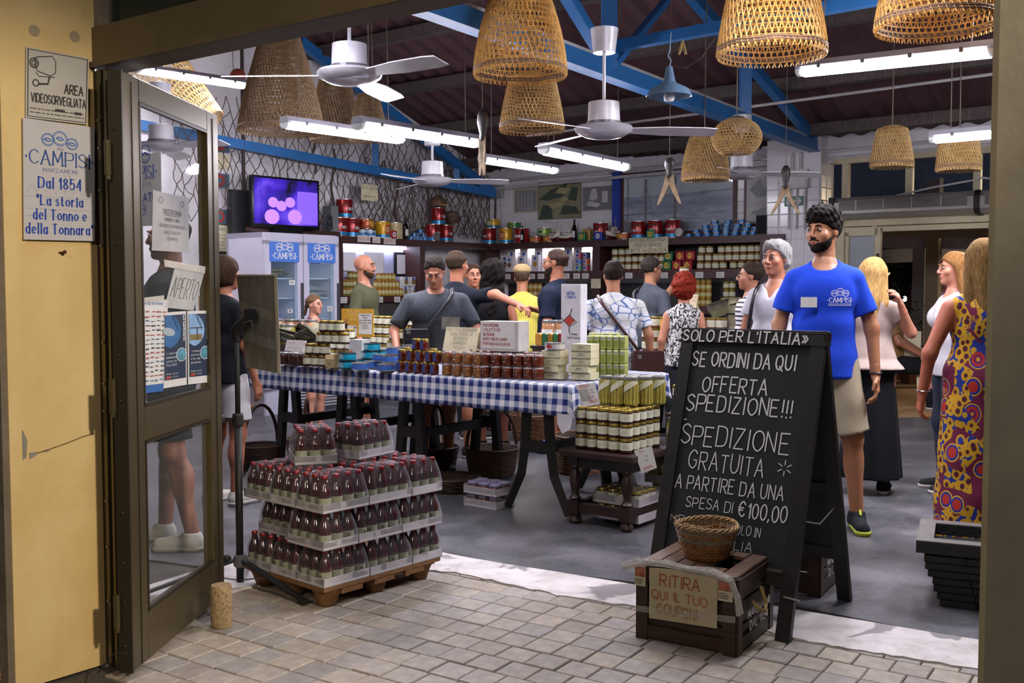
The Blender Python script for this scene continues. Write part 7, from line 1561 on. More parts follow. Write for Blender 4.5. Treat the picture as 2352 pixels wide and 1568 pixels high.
for i in range(9):
 a = 2.4 + i * .25; mb.tube([(R1_ * cos(a), R1_ * sin(a), HB), ((R1_ + .01) * cos(a + .1), (R1_ + .01) * sin(a + .1), HB + .02), (R1_ * 1.05 * cos(a + .3), R1_ * 1.05 * sin(a + .3), HB + .015 + rnd(0, .015))], .002, 4)
obj('stray_canes', mb, willow_l, bs)
n2 = G(1880, 1372); cr2 = crate('second dark wooden crate behind the chalkboard', n2 - Vector((cos(crz), sin(crz), 0)) * .40 + Vector((0, 0, 0)), crz, .40, .36, .30)
# STAND WITH CARDBOARD PANEL
sb = G(552, 1350); blk = MATS['black_plastic']
sd = thing('tripod_stand', 'black metal tripod stand left of the bottle pallet', 'stand', (sb.x, sb.y, 0), 0)
obj('pole', MB().tube([(0, 0, .03), (0, 0, .78)], .017, 10), blk, sd, True); obj('upper_pole', MB().tube([(0, 0, .75), (0, 0, 1.19)], .012, 10), blk, sd, True)
obj('collar', MB().lathe([(.024, .76), (.026, .77), (.026, .81), (.022, .82)], 12).box((-.04, 0, .79), (.05, .02, .02)), blk, sd); obj('knob', MB().ball((-.07, 0, .79), .02, 8, 5), blk, sd)
obj('hub', MB().lathe([(.022, .10), (.03, .11), (.03, .15), (.022, .16)], 12), clip_m, sd); obj('hub_knob', MB().ball((-.06, .0, .14), .02, 8, 5), blk, sd)
for a in (-.62, 1.7, 3.5): obj('leg', MB().beam((.02 * cos(a), .02 * sin(a), .135), (.42 * cos(a), .42 * sin(a), .02), .028, .012), blk, sd); obj('foot_cap', MB().box((.42 * cos(a), .42 * sin(a), .012), (.04, .03, .024), a), blk, sd); obj('brace', MB().beam((.015 * cos(a), .015 * sin(a), .04), (.2 * cos(a), .2 * sin(a), .085), .016, .004), clip_m, sd)
obj('clamp_arm', MB().tube([(0, 0, 1.15), (-.01, 0, 1.2), (.045, .012, 1.26)], [.02, .024, .022], 8).box((.055, .02, 1.275), (.045, .05, .05), .3), blk, sd, True, auto=50); obj('rope_tie', MB().tube([(.03, -.01, 1.235), (.07, -.02, 1.25), (.075, .0, 1.22)], .003, 5), rope_m, sd)
dd = sb.y + .05; qd = [P(x, y, dd) for x, y in ((565, 843), (641, 857), (633, 632), (543, 632))]; o = qd[0].copy()
def mk_cb():
 t = NT('taped_cardboard'); nz = t.noise(6, 2, t.co((6, 1, .8)), .5); n2 = t.noise(3, 4, t.co(), .5); c = t.ramp(nz, [(.45, '6d6762'), (.52, '5c5748')], 'LINEAR'); c = t.mix(t.ramp(n2, [(.4, (0, 0, 0)), (.6, (.6,) * 3)]), c, '716a5c'); t.base(c); t.set(Roughness=.35); return t.m
cpn = thing('cardboard_panel', 'grey cardboard panel wrapped in clear tape clamped on the tripod stand', 'panel', o); mb = MB(); mb.add([p - o for p in qd] + [p - o + Vector((.0, .012, 0)) for p in qd], [(0, 1, 2, 3), (7, 6, 5, 4), (0, 4, 5, 1), (1, 5, 6, 2), (2, 6, 7, 3), (3, 7, 4, 0)]); obj('board', mb, mk_cb(), cpn)
w0, h0 = (qd[1] - qd[0]), (qd[3] - qd[0]); mb = MB()
for a, b in ((.62, .97), (.3, .42)): mb.add([h0 * a + w0 * .0 + Vector((0, -.002, 0)), h0 * (a - .05) + w0 * .98 + Vector((0, -.002, 0)), h0 * (a + .05) + w0 * .98 + Vector((0, -.002, 0)), h0 * (a + .1) + Vector((0, -.002, 0))], [(0, 1, 2, 3)])
obj('clear_tape', mb, FILM('clear_tape2', .12, (.8, .78, .6), .08, .5, 30), cpn); mb = MB().beam(qd[3] - o, qd[2] - o, .016, .008); obj('top_edge', mb, M_('torn_edge', 'b5ab93', .8), cpn); obj('side_edge', MB().beam(qd[2] - o, qd[1] - o, .014, .006), MATS['torn_edge'], cpn)
# CORK-LIKE STONE
cs = G(503, 1446); stn = thing('door_stop_stone', 'buff cylindrical stone holding the glass door open', 'stone', (cs.x, cs.y + .04, 0)); mb = MB()
mb.lathe([(.038, 0), (.043, .006), (.044, .06), (.043, .13), (.044, .165), (.040, .176), (.02, .179)], 22); bst = obj('core', mb, M_('buff_stone', '9c8460', .9, 0, .28, 45, bump=1, bscale=70), stn, True, auto=50)
mb = MB()
for i in range(30): a = rnd(0, 6.28); z = rnd(.02, .165); mb.ball((.0435 * cos(a), .0435 * sin(a), z), rnd(.002, .0045), 5, 3)
obj('pebbles', mb, M_('pebble', '6f5a40', .9), stn)
# OPEN GLASS DOOR
Hn = G(293, 1556); Fr = G(505, 1374); dz_ = math.atan2(Fr.y - Hn.y, Fr.x - Hn.x); DL = (Fr - Hn).to_2d().length; DP = VP(Hn, dz_); DHt = 2.155
dr = thing('glass_door', 'bronze framed glass door swung open on the left, plastered with notices', 'door', (Hn.x, Hn.y, 0), dz_)
def dl(px): return DP.q(px, 700)[0]
s1 = dl(317); s2 = dl(470); zb1 = .155; zm0, zm1 = .98, 1.13
def db(nm, x0, x1, z0, z1, t=.045, m=bronze, y=0): return bevel(obj(nm, MB().box(((x0 + x1) / 2, y, (z0 + z1) / 2), (x1 - x0, t, z1 - z0)), m, dr), .003)
db('hinge_stile', 0, s1 * .92, .02, DHt); db('free_stile', s2, DL, .02, DHt); db('top_rail', s1 * .92, s2, DHt - .085, DHt);
zb1 = DP.q(390, 1395)[1] if False else .20
zm0 = DP.q(400, 985)[1]; zm1 = DP.q(400, 912)[1]
db('bottom_rail', s1 * .92, s2, .02, zb1); db('middle_rail', s1 * .92, s2, zm0, zm1)
for z0, z1 in ((zb1, zm0), (zm1, DHt - .085)):
 obj('pane', MB().box(((s1 * .92 + s2) / 2, 0, (z0 + z1) / 2), (s2 - s1 * .92, .006, z1 - z0)), door_glass, dr)
 for a, b, c, d in ((s1 * .92, s2, z0, z0 + .012), (s1 * .92, s2, z1 - .012, z1)): obj('glazing_bead', MB().box(((a + b) / 2, -.018, (c + d) / 2), (b - a, .012, d - c)), bronze_dk, dr)
 obj('glazing_bead', MB().box((s1 * .92 + .006, -.018, (z0 + z1) / 2), (.012, .012, z1 - z0)), bronze_dk, dr)
obj('end_face', MB().box((-.006, 0, DHt / 2 + .01), (.01, .05, DHt - .02)), bronze_dk, dr); obj('groove', MB().box((s1 * .5, -.0235, DHt / 2), (.006, .003, DHt - .05)), bronze_dk, dr); obj('groove', MB().box(((s2 + DL) / 2, -.0235, DHt / 2), (.01, .003, DHt - .05)), bronze_dk, dr)
for z in (.12, .28, .42, .60, 1.0, 1.16, 1.55, 1.95): obj('screw', MB().ball((-.012, 0, z), .006, 6, 4), blk, dr)
for z in (.25, 1.02, 1.85):
 h_ = obj('hinge', MB().lathe([(.011, z - .06), (.011, z + .06)], 10, (-.03, .02, 0)).lathe([(.008, z - .075), (.008, z - .06)], 8, (-.03, .02, 0)), bronze, dr)
def dpanel(nm, label, cat, quad, m, th=.0012, off=.006):
 pts = [DP.q(x, y) for x, y in quad]; x0 = pts[3][0]; z0 = min(p[1] for p in pts); t = thing(nm, label, cat, DP.w(x0, off, z0), dz_)
 loc_ = [(x - x0, z - z0) for x, z in pts]; n = len(loc_); mb = MB(); mb.add([(x, 0, z) for x, z in loc_[::-1]] + [(x, th, z) for x, z in loc_[::-1]], [tuple(range(n)), tuple(range(2 * n - 1, n - 1, -1))]); obj('sheet', mb, m, t)
 a, b, c, d = [Vector((p[0], 0, p[1])) for p in loc_]
 def mapq(mbx): # unit square -> quad
  out = []
  for x, y, z in mbx.v: q = (d * (1 - x) + c * x) * (1 - z) + (a * (1 - x) + b * x) * z; out.append((q.x, y, q.z))
  mbx.v = out; return mbx
 return t, mapq
t, mq = dpanel('opening_hours', 'pale notice headed I NOSTRI ORARI taped on the door glass', 'notice', [(348, 436), (430, 455), (431, 580), (345, 575)], M_('notice_grey', 'a09e9c', .6))
mb = MB(); text(mb, 'I NOSTRI ORARI', .52, .64, .085, .12, -.001, width=.5)
for i, (s, w_) in enumerate((('DOMENICA E LUNEDI', .4), ('ORARIO CONTINUATO', .7), ('DALLE 9 ALLE 24', .42), ('SEMPRE', .3))): text(mb, s, .52, .52 - i * .11, .055, .12, -.001, width=w_)
rect(mb, .3, .615, .75, .625); ring(mb, .2, .86, .05, .01); ring(mb, .8, .86, .05, .01); obj('print', mq(mb), M_('print_faint', '5e5c60', .7), t)
t, mq = dpanel('open_sign', 'handwritten sheet reading APERTO on the door glass', 'sign', [(398, 614), (466, 628), (441, 713), (374, 706)], M_('sheet_white', 'a8a8a2', .6)); mb = MB(); text(mb, 'APERTO', .5, .27, .5, .035, -.001, width=.86, jit=.04); obj('writing', mq(mb), M_('pen_grey', '55564f', .7), t)
t, mq = dpanel('fish_chart', 'tall chart of Mediterranean fish on the door glass', 'poster', [(311, 687), (383, 688), (371, 898), (315, 905)], lab_w)
mb = MB(); text(mb, 'PESCI DEL MEDITERRANEO', .5, .945, .022, .2, -.0012, width=.66); rect(mb, 0, 0, 1, .085, -.0012); obj('heading', mq(mb), ink('2a5d9a'), t)
random.seed(4)
for cname, fr0 in (('4e6a80', 0), ('3a3a44', 1), ('96524a', 2)):
 mb = MB()
 for r in range(16):
  for c in range(5):
   if (r * 5 + c * 3 + r // 3) % 3 != fr0: continue
   x, z = .12 + c * .19 + rnd(-.02, .02), .13 + r * .049 + rnd(-.006, .006); a, b = rnd(.055, .085), rnd(.007, .013)
   mb.add([(x - a, -.0014, z), (x - a * .3, -.0014, z - b), (x + a * .5, -.0014, z - b * .4), (x + a, -.0014, z - b), (x + a, -.0014, z + b), (x + a * .5, -.0014, z + b * .4), (x - a * .3, -.0014, z + b)], [tuple(range(7))])
 obj('fish_drawings', mq(mb), ink(cname), t)
for k, (qd_, l, pc, sky_) in enumerate((([(371, 718), (424, 714), (426, 883), (371, 892)], 'left navy poster with a round picture of a tuna, on the door glass', '2f5f8c', 0), ([(427, 714), (478, 713), (479, 877), (429, 883)], 'right navy poster with a round picture of a stone arch, on the door glass', '7fa2c4', 1))):
 t, mq = dpanel('info_poster', l, 'poster', qd_, lab_w); mb = MB(); rect(mb, .05, .1, .95, .96, -.0012); obj('ground', mq(mb), M_('poster_navy', '1d2c42', .5, var=.3, scale=30), t)
 mb = MB(); mb.add([(.06, -.0014, .96), (.06, -.0014, .56)] + [(.06 + .68 * sin(a_) ** .8 if a_ > 0 else .06, -.0014, .74 + .24 * -cos(a_) * .95) for a_ in [pi * i / 12 for i in range(1, 12)]] + [(.4, -.0014, .96)], [tuple([1] + list(range(2, 14)) + [0])]); obj('picture', mq(mb), M_('pic_' + pc, pc, .5, 0, .3, 12), t)
 mb = MB()
 if k == 0: mb.add([(.22 + .22 * cos(a_) * 1.2, -.0018, .74 + .055 * sin(a_) - .02 * cos(a_)) for a_ in [2 * pi * i / 14 for i in range(14)]], [tuple(range(14))]); obj('tuna', mq(mb), ink('9aa6aa'), t)
 else: rect(mb, .08, .76, .66, .775, -.0018); rect(mb, .38, .6, .43, .77, -.0018); obj('arch', mq(mb), ink('3b3428'), t); mb = MB(); rect(mb, .08, .60, .62, .68, -.0016); obj('lawn', mq(mb), ink('7a6a3a'), t)
 mb = MB(); mb.add([(.76 + .2 * cos(a_), -.0018, .42 + .08 * sin(a_)) for a_ in [2 * pi * i / 16 for i in range(16)]], [tuple(range(16))]); obj('round_picture', mq(mb), M_('pic_water', '4f8a9a', .5, 0, .4, 40), t)
 mb = MB(); ring(mb, .0, .0, 1, .08, -.002); mb.v = [(.76 + .22 * x, y, .42 + .088 * z) for x, y, z in mb.v]
 for i, s in enumerate(('Il tonno', 'pesare quasi', 'quanto una', 'Fiat 500') if k == 0 else ('I visitatori', 'potranno il', 'sito del', 'palmento')): text(mb, s, .12, .44 - i * .052, .026, .16, -.002, width=.42, align='l')
 for i in range(2): text(mb, 'Scopri di piu', .12, .17 - i * .04, .02, .16, -.002, width=.48, align='l')
 c_v = len(mb.v); tmp = MB(); text(tmp, 'LO SAPEVATE?', 0, 0, .07, .16, -.002, width=.36); tmp.v = [(.84 + z, y, .76 - x) for x, y, z in tmp.v]; mb.add(tmp.v, tmp.f); obj('print', mq(mb), chalk, t)
 mb = MB(); rect(mb, .1, .11, .3, .15, -.002); obj('stamp', mq(mb), red_ink, t)
for qd_, l in (([(372, 596), (468, 612), (466, 628), (374, 612)], 'strip of old tape above the handwritten sheet'), ([(322, 684), (372, 678), (372, 690), (322, 696)], 'strip of tape above the fish chart')): t, mq = dpanel('tape_strip', l, 'tape', qd_, tape, off=.009)
rp_ = VP(P(340, 460, 6.4), RZ); t, W_, H_ = panel('restaurant_sign', 'shop sign RISTORANTE RISERVATO hanging inside behind the door glass', 'sign', rp_, 268, 356, 373, 520, lab_w)
mb = MB(); logo(mb, W_ / 2, H_ * .66, W_ * .8, -.003); text(mb, 'RISTORANTE', W_ / 2, H_ * .55, H_ * .045, .12, -.003, width=W_ * .6); text(mb, 'RISERVATO', W_ / 2, H_ * .34, H_ * .11, .2, -.003, width=W_ * .8); logo(mb, W_ / 2, H_ * .02, W_ * .5, -.003, word=False); obj('print', mb, blue_ink, t)
obj('hanging_wire', MB().tube([(W_ * .2, 0, H_), (W_ * .2, 0, H_ + .9)], .003, 4), rope_m, t)
# SIGNS ON THE YELLOW REVEAL
plast = M_('sign_plastic', 'b9b4b0', .4, var=.03); t = thing('camera_sign', 'white video surveillance sign AREA VIDEOSORVEGLIATA on the yellow wall', 'sign', RV.w(RV.q(56, 200)[0], .01, 0), rvz)
x1_ = RV.q(200, 200)[0] - RV.q(56, 200)[0]; zz = [RV.q(x, y)[1] for x, y in ((56, 270), (200, 287), (202, 134), (58, 108))]; cx0 = RV.q(56, 200)[0]
def qsign(t, quad, m, off=0, th=.004):
 pts = [RV.q(x, y) for x, y in quad]; x0 = RV.q(56, 200)[0] if False else 0
 return pts
def rsign(t, quad, m, basex):
 pts = [(x - basex, z) for x, z in (RV.q(*q) for q in quad)]; mb = MB(); n = 4; mb.add([(x, 0, z) for x, z in pts] + [(x, .005, z) for x, z in pts], [(0, 1, 2, 3), (7, 6, 5, 4), (0, 4, 5, 1), (1, 5, 6, 2), (2, 6, 7, 3), (3, 7, 4, 0)]); obj('plate', mb, m, t)
 d, c, b, a = [Vector((p[0], 0, p[1])) for p in pts]
 def mp_(mbx):
  mbx.v = [((lambda q: (q.x, y, q.z))((d * (1 - x) + c * x) * (1 - z) + (a * (1 - x) + b * x) * z)) for x, y, z in mbx.v]; return mbx
 return mp_
mp_ = rsign(t, [(56, 270), (197, 287), (201, 135), (57, 108)], plast, cx0)
dkp = M_('sign_print_dark', '3b3734', .6); mb = MB()
for a, b, c, d in ((.02, .02, .98, .03), (.02, .97, .98, .98)): rect(mb, a, b, c, d)
rect(mb, .02, .02, .035, .98); rect(mb, .965, .02, .98, .98)
text(mb, 'AREA', .76, .42, .13, .16, -.001, width=.30); text(mb, 'VIDEOSORVEGLIATA', .52, .24, .12, .15, -.001, width=.88); lines(mb, .06, .94, .06, .17, 2, .012, -.001, False); rect(mb, .46, .135, .62, .175, -.0012); rect(mb, .78, .125, .9, .165, -.0012)
ribbon(mb, [(.16, .88), (.40, .93), (.46, .86), (.46, .70), (.38, .64), (.18, .68), (.14, .74), (.13, .86), (.16, .88)], lambda a, b: .014); ring(mb, .12, .79, .065, .02); ring(mb, .12, .79, .035, .014); ribbon(mb, [(.15, .66), (.20, .61), (.44, .63)], lambda a, b: .012); ribbon(mb, [(.36, .61), (.34, .52), (.2, .50)], lambda a, b: .03); ring(mb, .15, .51, .045, .018)
obj('print', mp_(mb), dkp, t)
bx0 = RV.q(49, 400)[0]; t = thing('shop_sign', 'white sign CAMPISI MARZAMEMI Dal 1854 with blue lettering on the yellow wall', 'sign', RV.w(bx0, .016, 0), rvz)
mp_ = rsign(t, [(50, 550), (212, 554), (212, 294), (48, 271)], M_('sign_white', 'c3c0c6', .35, var=.03), bx0)
mb = MB()
for dx, dz, rr in ((-.17, 0, .085), (0, .02, .1), (.17, -.015, .08)):
 for q in (1, .82):
  tmp = MB(); ring(tmp, 0, 0, rr * q, .012 if q == 1 else .006); tmp.v = [(.5 + dx + x, y, .845 + dz + z * .60) for x, y, z in tmp.v]; mb.add(tmp.v, tmp.f)
 tmp = MB(); ribbon(tmp, [(-.05, 0), (-.02, .02), (.03, .01), (.055, -.01), (.0, -.025), (-.05, 0)], lambda a, b: .018); tmp.v = [(.5 + dx + x, y, .845 + dz + z * .6) for x, y, z in tmp.v]; mb.add(tmp.v, tmp.f)
obj('roundels', mp_(mb), ink('4a70b4'), t)
mb = MB(); text(mb, 'CAMPISI', .5, .635, .115, .12, -.001, width=.84, serif=True); text(mb, 'MARZAMEMI', .5, .575, .03, .12, -.001, width=.48, serif=True); disc(mb, .035, .69, .012); disc(mb, .965, .69, .012); text(mb, '1854', .5, .765, .022, .1, -.001, width=.09)
obj('shop_name', mp_(mb), ink('2c4c96'), t)
mb = MB()
for s, z, w_, h_ in (('Dal 1854', .44, .60, .085), ('"La storia', .295, .64, .08), ('del Tonno e', .175, .74, .08), ('della Tonnara"', .055, .94, .08)): text(mb, s, .5, z, h_, .19, -.001, width=w_, serif=True, gap=.34)
obj('lettering', mp_(mb), ink('1d43a8'), t)
mb = MB();
for i in range(7): ribbon(mb, [(.05 + i * .13, .40), (.11 + i * .13, .47), (.17 + i * .13, .40)], lambda a, b: .006, -.0006)
for z in (.2, .36, .26): rect(mb, .02, z, .98, z + .004, -.0006)
rect(mb, .56, .42, .58, .56, -.0006); rect(mb, .63, .42, .65, .56, -.0006)
obj('faint_drawing', mp_(mb), ink('a9a6ac'), t)
# FOUNTAIN-LIKE STONE TROUGH (right)
f0 = G(2150, 1388); tr = thing('stone_trough', 'black stone trough of stacked slabs with pale rim at the right jamb', 'trough', (f0.x, f0.y, 0), rad(-24))
stone_bk = M_('black_stone', '131313', .6, 0, .5, 10, bump=.6); rim_p = M_('rim_stone', '5d5854', .5, 0, .2, 10, bump=.3)
random.seed(11)
for k in range(7):
 z = .015 + k * .033; g2 = .055 * (k / 6)
 for j in range(3):
  bevel(obj('slab', MB().box((.02 - g2 + j * .155 + .07 + rnd(-.006, .006), .15, z), (.15 + g2 * .5, .34 + g2, .031)), stone_bk, tr), .003)
x0 = -.085; x1 = .50;
obj('rim', MB().box(((x0 + x1) / 2, -.03, .265), (x1 - x0, .07, .05)), stone_bk, tr); obj('rim', MB().box(((x0 + x1) / 2, .36, .265), (x1 - x0, .07, .05)), stone_bk, tr); obj('rim', MB().box((x0 + .035, .165, .265), (.07, .32, .05)), stone_bk, tr)
for c, d in ((((x0 + x1) / 2, -.03, .292), (x1 - x0, .07, .006)), (((x0 + x1) / 2, .36, .292), (x1 - x0, .07, .006)), ((x0 + .035, .165, .292), (.07, .32, .006))): obj('rim_top', MB().box(c, d), rim_p, tr)
obj('water', MB().box((.22, .165, .235), (.5, .31, .006)), FILM('water', .4, (.05, .05, .05), .02), tr)
for x, y, r in ((.10, .12, .02), (.22, .08, .022), (.30, .15, .028), (.35, .10, .02)): obj('shell', MB().ball((x, y, .25), (r, r, r * .8), 10, 6), M_('pearl', 'b9b2a4', .2), tr, True)
obj('rear_post', MB().box((.42, .30, .30), (.16, .12, .60)), stone_bk, tr); obj('post_cap', MB().box((.42, .30, .605), (.18, .14, .02)), rim_p, tr); obj('spout', MB().tube([(.36, .24, .50), (.30, .2, .49), (.28, .18, .46)], .02, 8), stone_bk, tr, True)
# TERRACE OUTSIDE
decking = wood('terrace_boards', '8a6a45', 'b8936a', (1, 8, 1), .6, .1)
g4 = [G(1990, 962), G(2300, 962)]; te = MB(); a = G(1930, 958); b = G(2500, 958); te.slab([(a.x - .3, a.y), (b.x, b.y + .0), (b.x + 3, b.y + 9), (a.x + 1.5, a.y + 9)], -.1, .012); struct(obj('floor_terrace', te, decking), 'warm lit pale terrace floor beyond the rear doors')
ps_ = M_('terrace_post', '8b7a66', .7); pgrey = M_('terrace_white', '9a97a0', .6)
def tpost(label, px, w_, d, m, top=2.9): p = P(px, 700, d); t = thing('terrace_post', label, 'post', (p.x, p.y, 0), RZ); obj('shaft', MB().box((0, 0, top / 2), (w_, w_, top)), m, t); obj('base', MB().box((0, 0, .06), (w_ + .04, w_ + .04, .12)), m, t); return t
tpost('round edged buff post of the terrace in the rear opening', 2142, .17, 14.2, ps_); tpost('slim pale terrace post left of the buff post', 2106, .13, 16.5, pgrey); tpost('second slim pale terrace post, twin of the other', 2118, .07, 16.2, pgrey)
for k, (x0, y0, x1, y1, d, m) in enumerate(((1990, 552, 2400, 555, 14.5, pgrey), (1990, 590, 2400, 575, 17, pgrey), (1990, 525, 2400, 530, 13.6, ps_))):
 tag(obj('terrace_beam', MB().beam(P(x0, y0, d), P(x1, y1, d - .5), .12, .22), m), ('pale', 'bluish white', 'buff')[k] + ' beam over the terrace, %s of three' % ('middle', 'rear', 'front')[k], 'beam')
obj_ = tag(obj('hedge_backdrop', MB().box(P(2150, 800, 22) , (14, .4, 5)), M_('night_hedge', '0b0f0b', 1)), 'dark hedge mass at the back of the terrace', 'hedge')
leafm = M_('night_leaf', '26361f', .7, 0, .4, 10)
def shrub(label, px, py, d, h, n, w_):
 p = P(px, py, d); t = thing('shrub', label, 'shrub', (p.x, p.y, .012)); mb = MB(); random.seed(px)
 for i in range(n):
  a = rnd(0, 6.28); z = rnd(.1, 1) * h; r = rnd(0, w_) * (1 - .4 * z / h); x, y = r * cos(a), r * sin(a); l = rnd(.05, .13); b = rnd(0, 6.28); u = Vector((cos(b), sin(b), rnd(-.3, .9))) * l; v_ = Vector((-sin(b), cos(b), rnd(-.3, .3))) * l * .18; c = Vector((x, y, z)); mb.add([c, c + u * .5 + v_, c + u, c + u * .5 - v_], [(0, 1, 2, 3)])
 o = obj('foliage', mb, leafm, t); obj('stem', MB().tube([(0, 0, 0), (.02, 0, h * .5), (0, .02, h * .8)], .015, 6), M_('stem', '3a2a1c', .9), t)
 obj('planter', MB().box((0, 0, .14), (w_ * 2.2, .32, .28)), M_('terracotta', '6a3a26', .8), t); return t
shrub('dark leafy shrub in a terracotta planter left of the buff post', 2070, 860, 15.5, 1.2, 700, .45); shrub('dark leafy shrub in a terracotta planter under the buff post', 2165, 862, 14.8, 1.1, 700, .5); shrub('tall dark plant behind the blonde woman', 2045, 860, 17.5, 2.1, 700, .35)
for i, (px, py, r, c) in enumerate(((2117, 640, .05, (1, .75, .4)), (2160, 618, .055, (1, .78, .45)), (2041, 628, .025, (1, .5, .2)), (2062, 598, .028, (1, .6, .35)), (2078, 686, .04, (.8, .75, 1)), (2187, 610, .02, (1, .6, .35)))):
 tag(obj('terrace_lamp', MB().ball((0, 0, 0), (r, r, r * 1.3), 10, 6), E_('lamp_%d' % i, c, 14), loc=P(px, py, 17.8 if i < 2 else 19.5)), ('lantern left of the buff post', 'lantern right of the buff post', 'small orange light low at the left', 'small reddish light high at the left', 'cold white star-like light', 'small warm light beside the woman\'s head')[i] + ' on the dark terrace', 'lamp')
tag(obj('neon_strip', MB().beam(P(2125, 687, 18), P(2200, 687, 18), .02, .03), E_('neon', (.25, .1, 1.0), 8)), 'violet neon strip at the back of the terrace', 'lamp')
pch = M_('plastic_cream', 'c9bd92', .4); p = P(2068, 800, 12.0); ch = thing('plastic_chair', 'cream plastic armchair on the terrace beyond the rear doors', 'chair', (p.x, p.y, .012), RZ + .3)
obj('seat', MB().box((0, 0, .43), (.46, .44, .03)), pch, ch)
for x in (-.2, .2):
 for y in (-.19, .19): obj('leg', MB().beam((x, y, .43), (x * 1.15, y * 1.2, 0), .05, .03), pch, ch)
 obj('arm', MB().tube([(x * 1.15, -.2, .42), (x * 1.2, -.2, .62), (x * 1.2, 0, .66), (x * 1.15, .2, .66)], .022, 6), pch, ch)
obj('backrest', MB().box((0, .22, .66), (.46, .03, .42), Matrix.Rotation(rad(-10), 3, 'X')), pch, ch)
# PEOPLE: distance-field bodies meshed as one continuous surface
A_ = lambda *v: np.array(v, float)
def smin(a, b, k): h = np.clip(.5 + .5 * (b - a) / k, 0, 1); return b * (1 - h) + a * h - k * h * (1 - h)
class Fld:
 def __init__(s, lo, hi, c):
  s.lo = np.array(lo, float); s.c = c; s.n = np.ceil((np.array(hi) - s.lo) / c).astype(int) + 1; s.F = np.full(s.n, .2)
  s.ax = [s.lo[i] + c * np.arange(s.n[i]) for i in range(3)]
 def sub(s, lo, hi):
  i0 = np.clip(np.floor((np.array(lo) - s.lo) / s.c).astype(int), 0, s.n); i1 = np.clip(np.ceil((np.array(hi) - s.lo) / s.c).astype(int) + 1, 0, s.n)
  if (i1 <= i0).any(): return None
  sl = tuple(slice(a, b) for a, b in zip(i0, i1)); return sl, np.stack(np.meshgrid(*[s.ax[i][sl[i]] for i in range(3)], indexing='ij'), -1)
 def prim(s, p, infl=0, op='u', k=.03):
  T = p[-1] if isinstance(p[-1], dict) else {}; R, o = T.get('R'), T.get('o', 0); m = .06 + infl
  if p[0] == 'c':
   a, b, ra, rb = A_(*p[1]), A_(*p[2]), p[3] + infl, p[4] + infl; r = max(ra, rb); lo, hi = np.minimum(a, b) - r, np.maximum(a, b) + r
  else: c, rr = A_(*p[1]), A_(*p[2]) + infl; lo, hi = c - rr, c + rr
  if R is not None:
   cs = np.array([[x, y, z] for x in (lo[0], hi[0]) for y in (lo[1], hi[1]) for z in (lo[2], hi[2])]) @ R.T + o; lo, hi = cs.min(0), cs.max(0)
  g = s.sub(lo - m, hi + m)
  if g is None: return
  sl, P_ = g
  if R is not None: P_ = (P_ - o) @ R
  if p[0] == 'c':
   ba = b - a; fl_ = T.get('fy', 1); q = P_ - a; h = np.clip((q @ ba) / max(ba @ ba, 1e-9), 0, 1); v = q - h[..., None] * ba
   if fl_ != 1: v = v * A_(1, 1 / fl_, 1)
   d = np.sqrt((v ** 2).sum(-1)) - (ra + (rb - ra) * h)
   if T.get('cut'): u = ba / np.linalg.norm(ba); d = np.maximum(d, (P_ - b) @ u)
  else:
   q = (P_ - c); k0 = np.sqrt(((q / rr) ** 2).sum(-1)); k1 = np.sqrt(((q / rr ** 2) ** 2).sum(-1)) + 1e-9; d = k0 * (k0 - 1) / k1
  k = T.get('k', k)
  s.F[sl] = smin(s.F[sl], d, k) if op == 'u' else -smin(-s.F[sl], d, k)
 def P(s): return np.meshgrid(*s.ax, indexing='ij')
 def mesh(s):
  F = s.F; F[0] = F[-1] = .1; F[:, 0] = F[:, -1] = .1; F[:, :, 0] = F[:, :, -1] = .1
  ins = F < 0; nx, ny, nz = F.shape; acc = np.zeros((nx - 1, ny - 1, nz - 1, 3)); cnt = np.zeros((nx - 1, ny - 1, nz - 1)); Q = []
  for ax in range(3):
   sa = [slice(None)] * 3; sb = [slice(None)] * 3; sa[ax] = slice(0, -1); sb[ax] = slice(1, None); fa, fb = F[tuple(sa)], F[tuple(sb)]
   cr = ins[tuple(sa)] != ins[tuple(sb)]; I = np.argwhere(cr); t = fa[cr] / (fa[cr] - fb[cr]); pos = I.astype(float); pos[:, ax] += t; o1, o2 = [a for a in range(3) if a != ax]; cells = []
   for d1, d2 in ((0, 0), (1, 0), (1, 1), (0, 1)):
    C = I.copy(); C[:, o1] -= d1; C[:, o2] -= d2; C = np.minimum(np.maximum(C, 0), np.array(acc.shape[:3]) - 1); np.add.at(acc, (C[:, 0], C[:, 1], C[:, 2]), pos); np.add.at(cnt, (C[:, 0], C[:, 1], C[:, 2]), 1); cells.append(C)
   fl_ = ins[tuple(sa)][cr] ^ (ax == 1); Q.append((cells, fl_))
  idx = -np.ones(cnt.shape, int); on = cnt > 0; idx[on] = np.arange(on.sum()); V_ = acc[on] / cnt[on][:, None] * s.c + s.lo; fs = []
  for cells, fl_ in Q:
   q = np.stack([idx[C[:, 0], C[:, 1], C[:, 2]] for C in cells], 1); q[~fl_] = q[~fl_][:, ::-1]; fs.append(q)
  return V_, np.concatenate(fs)
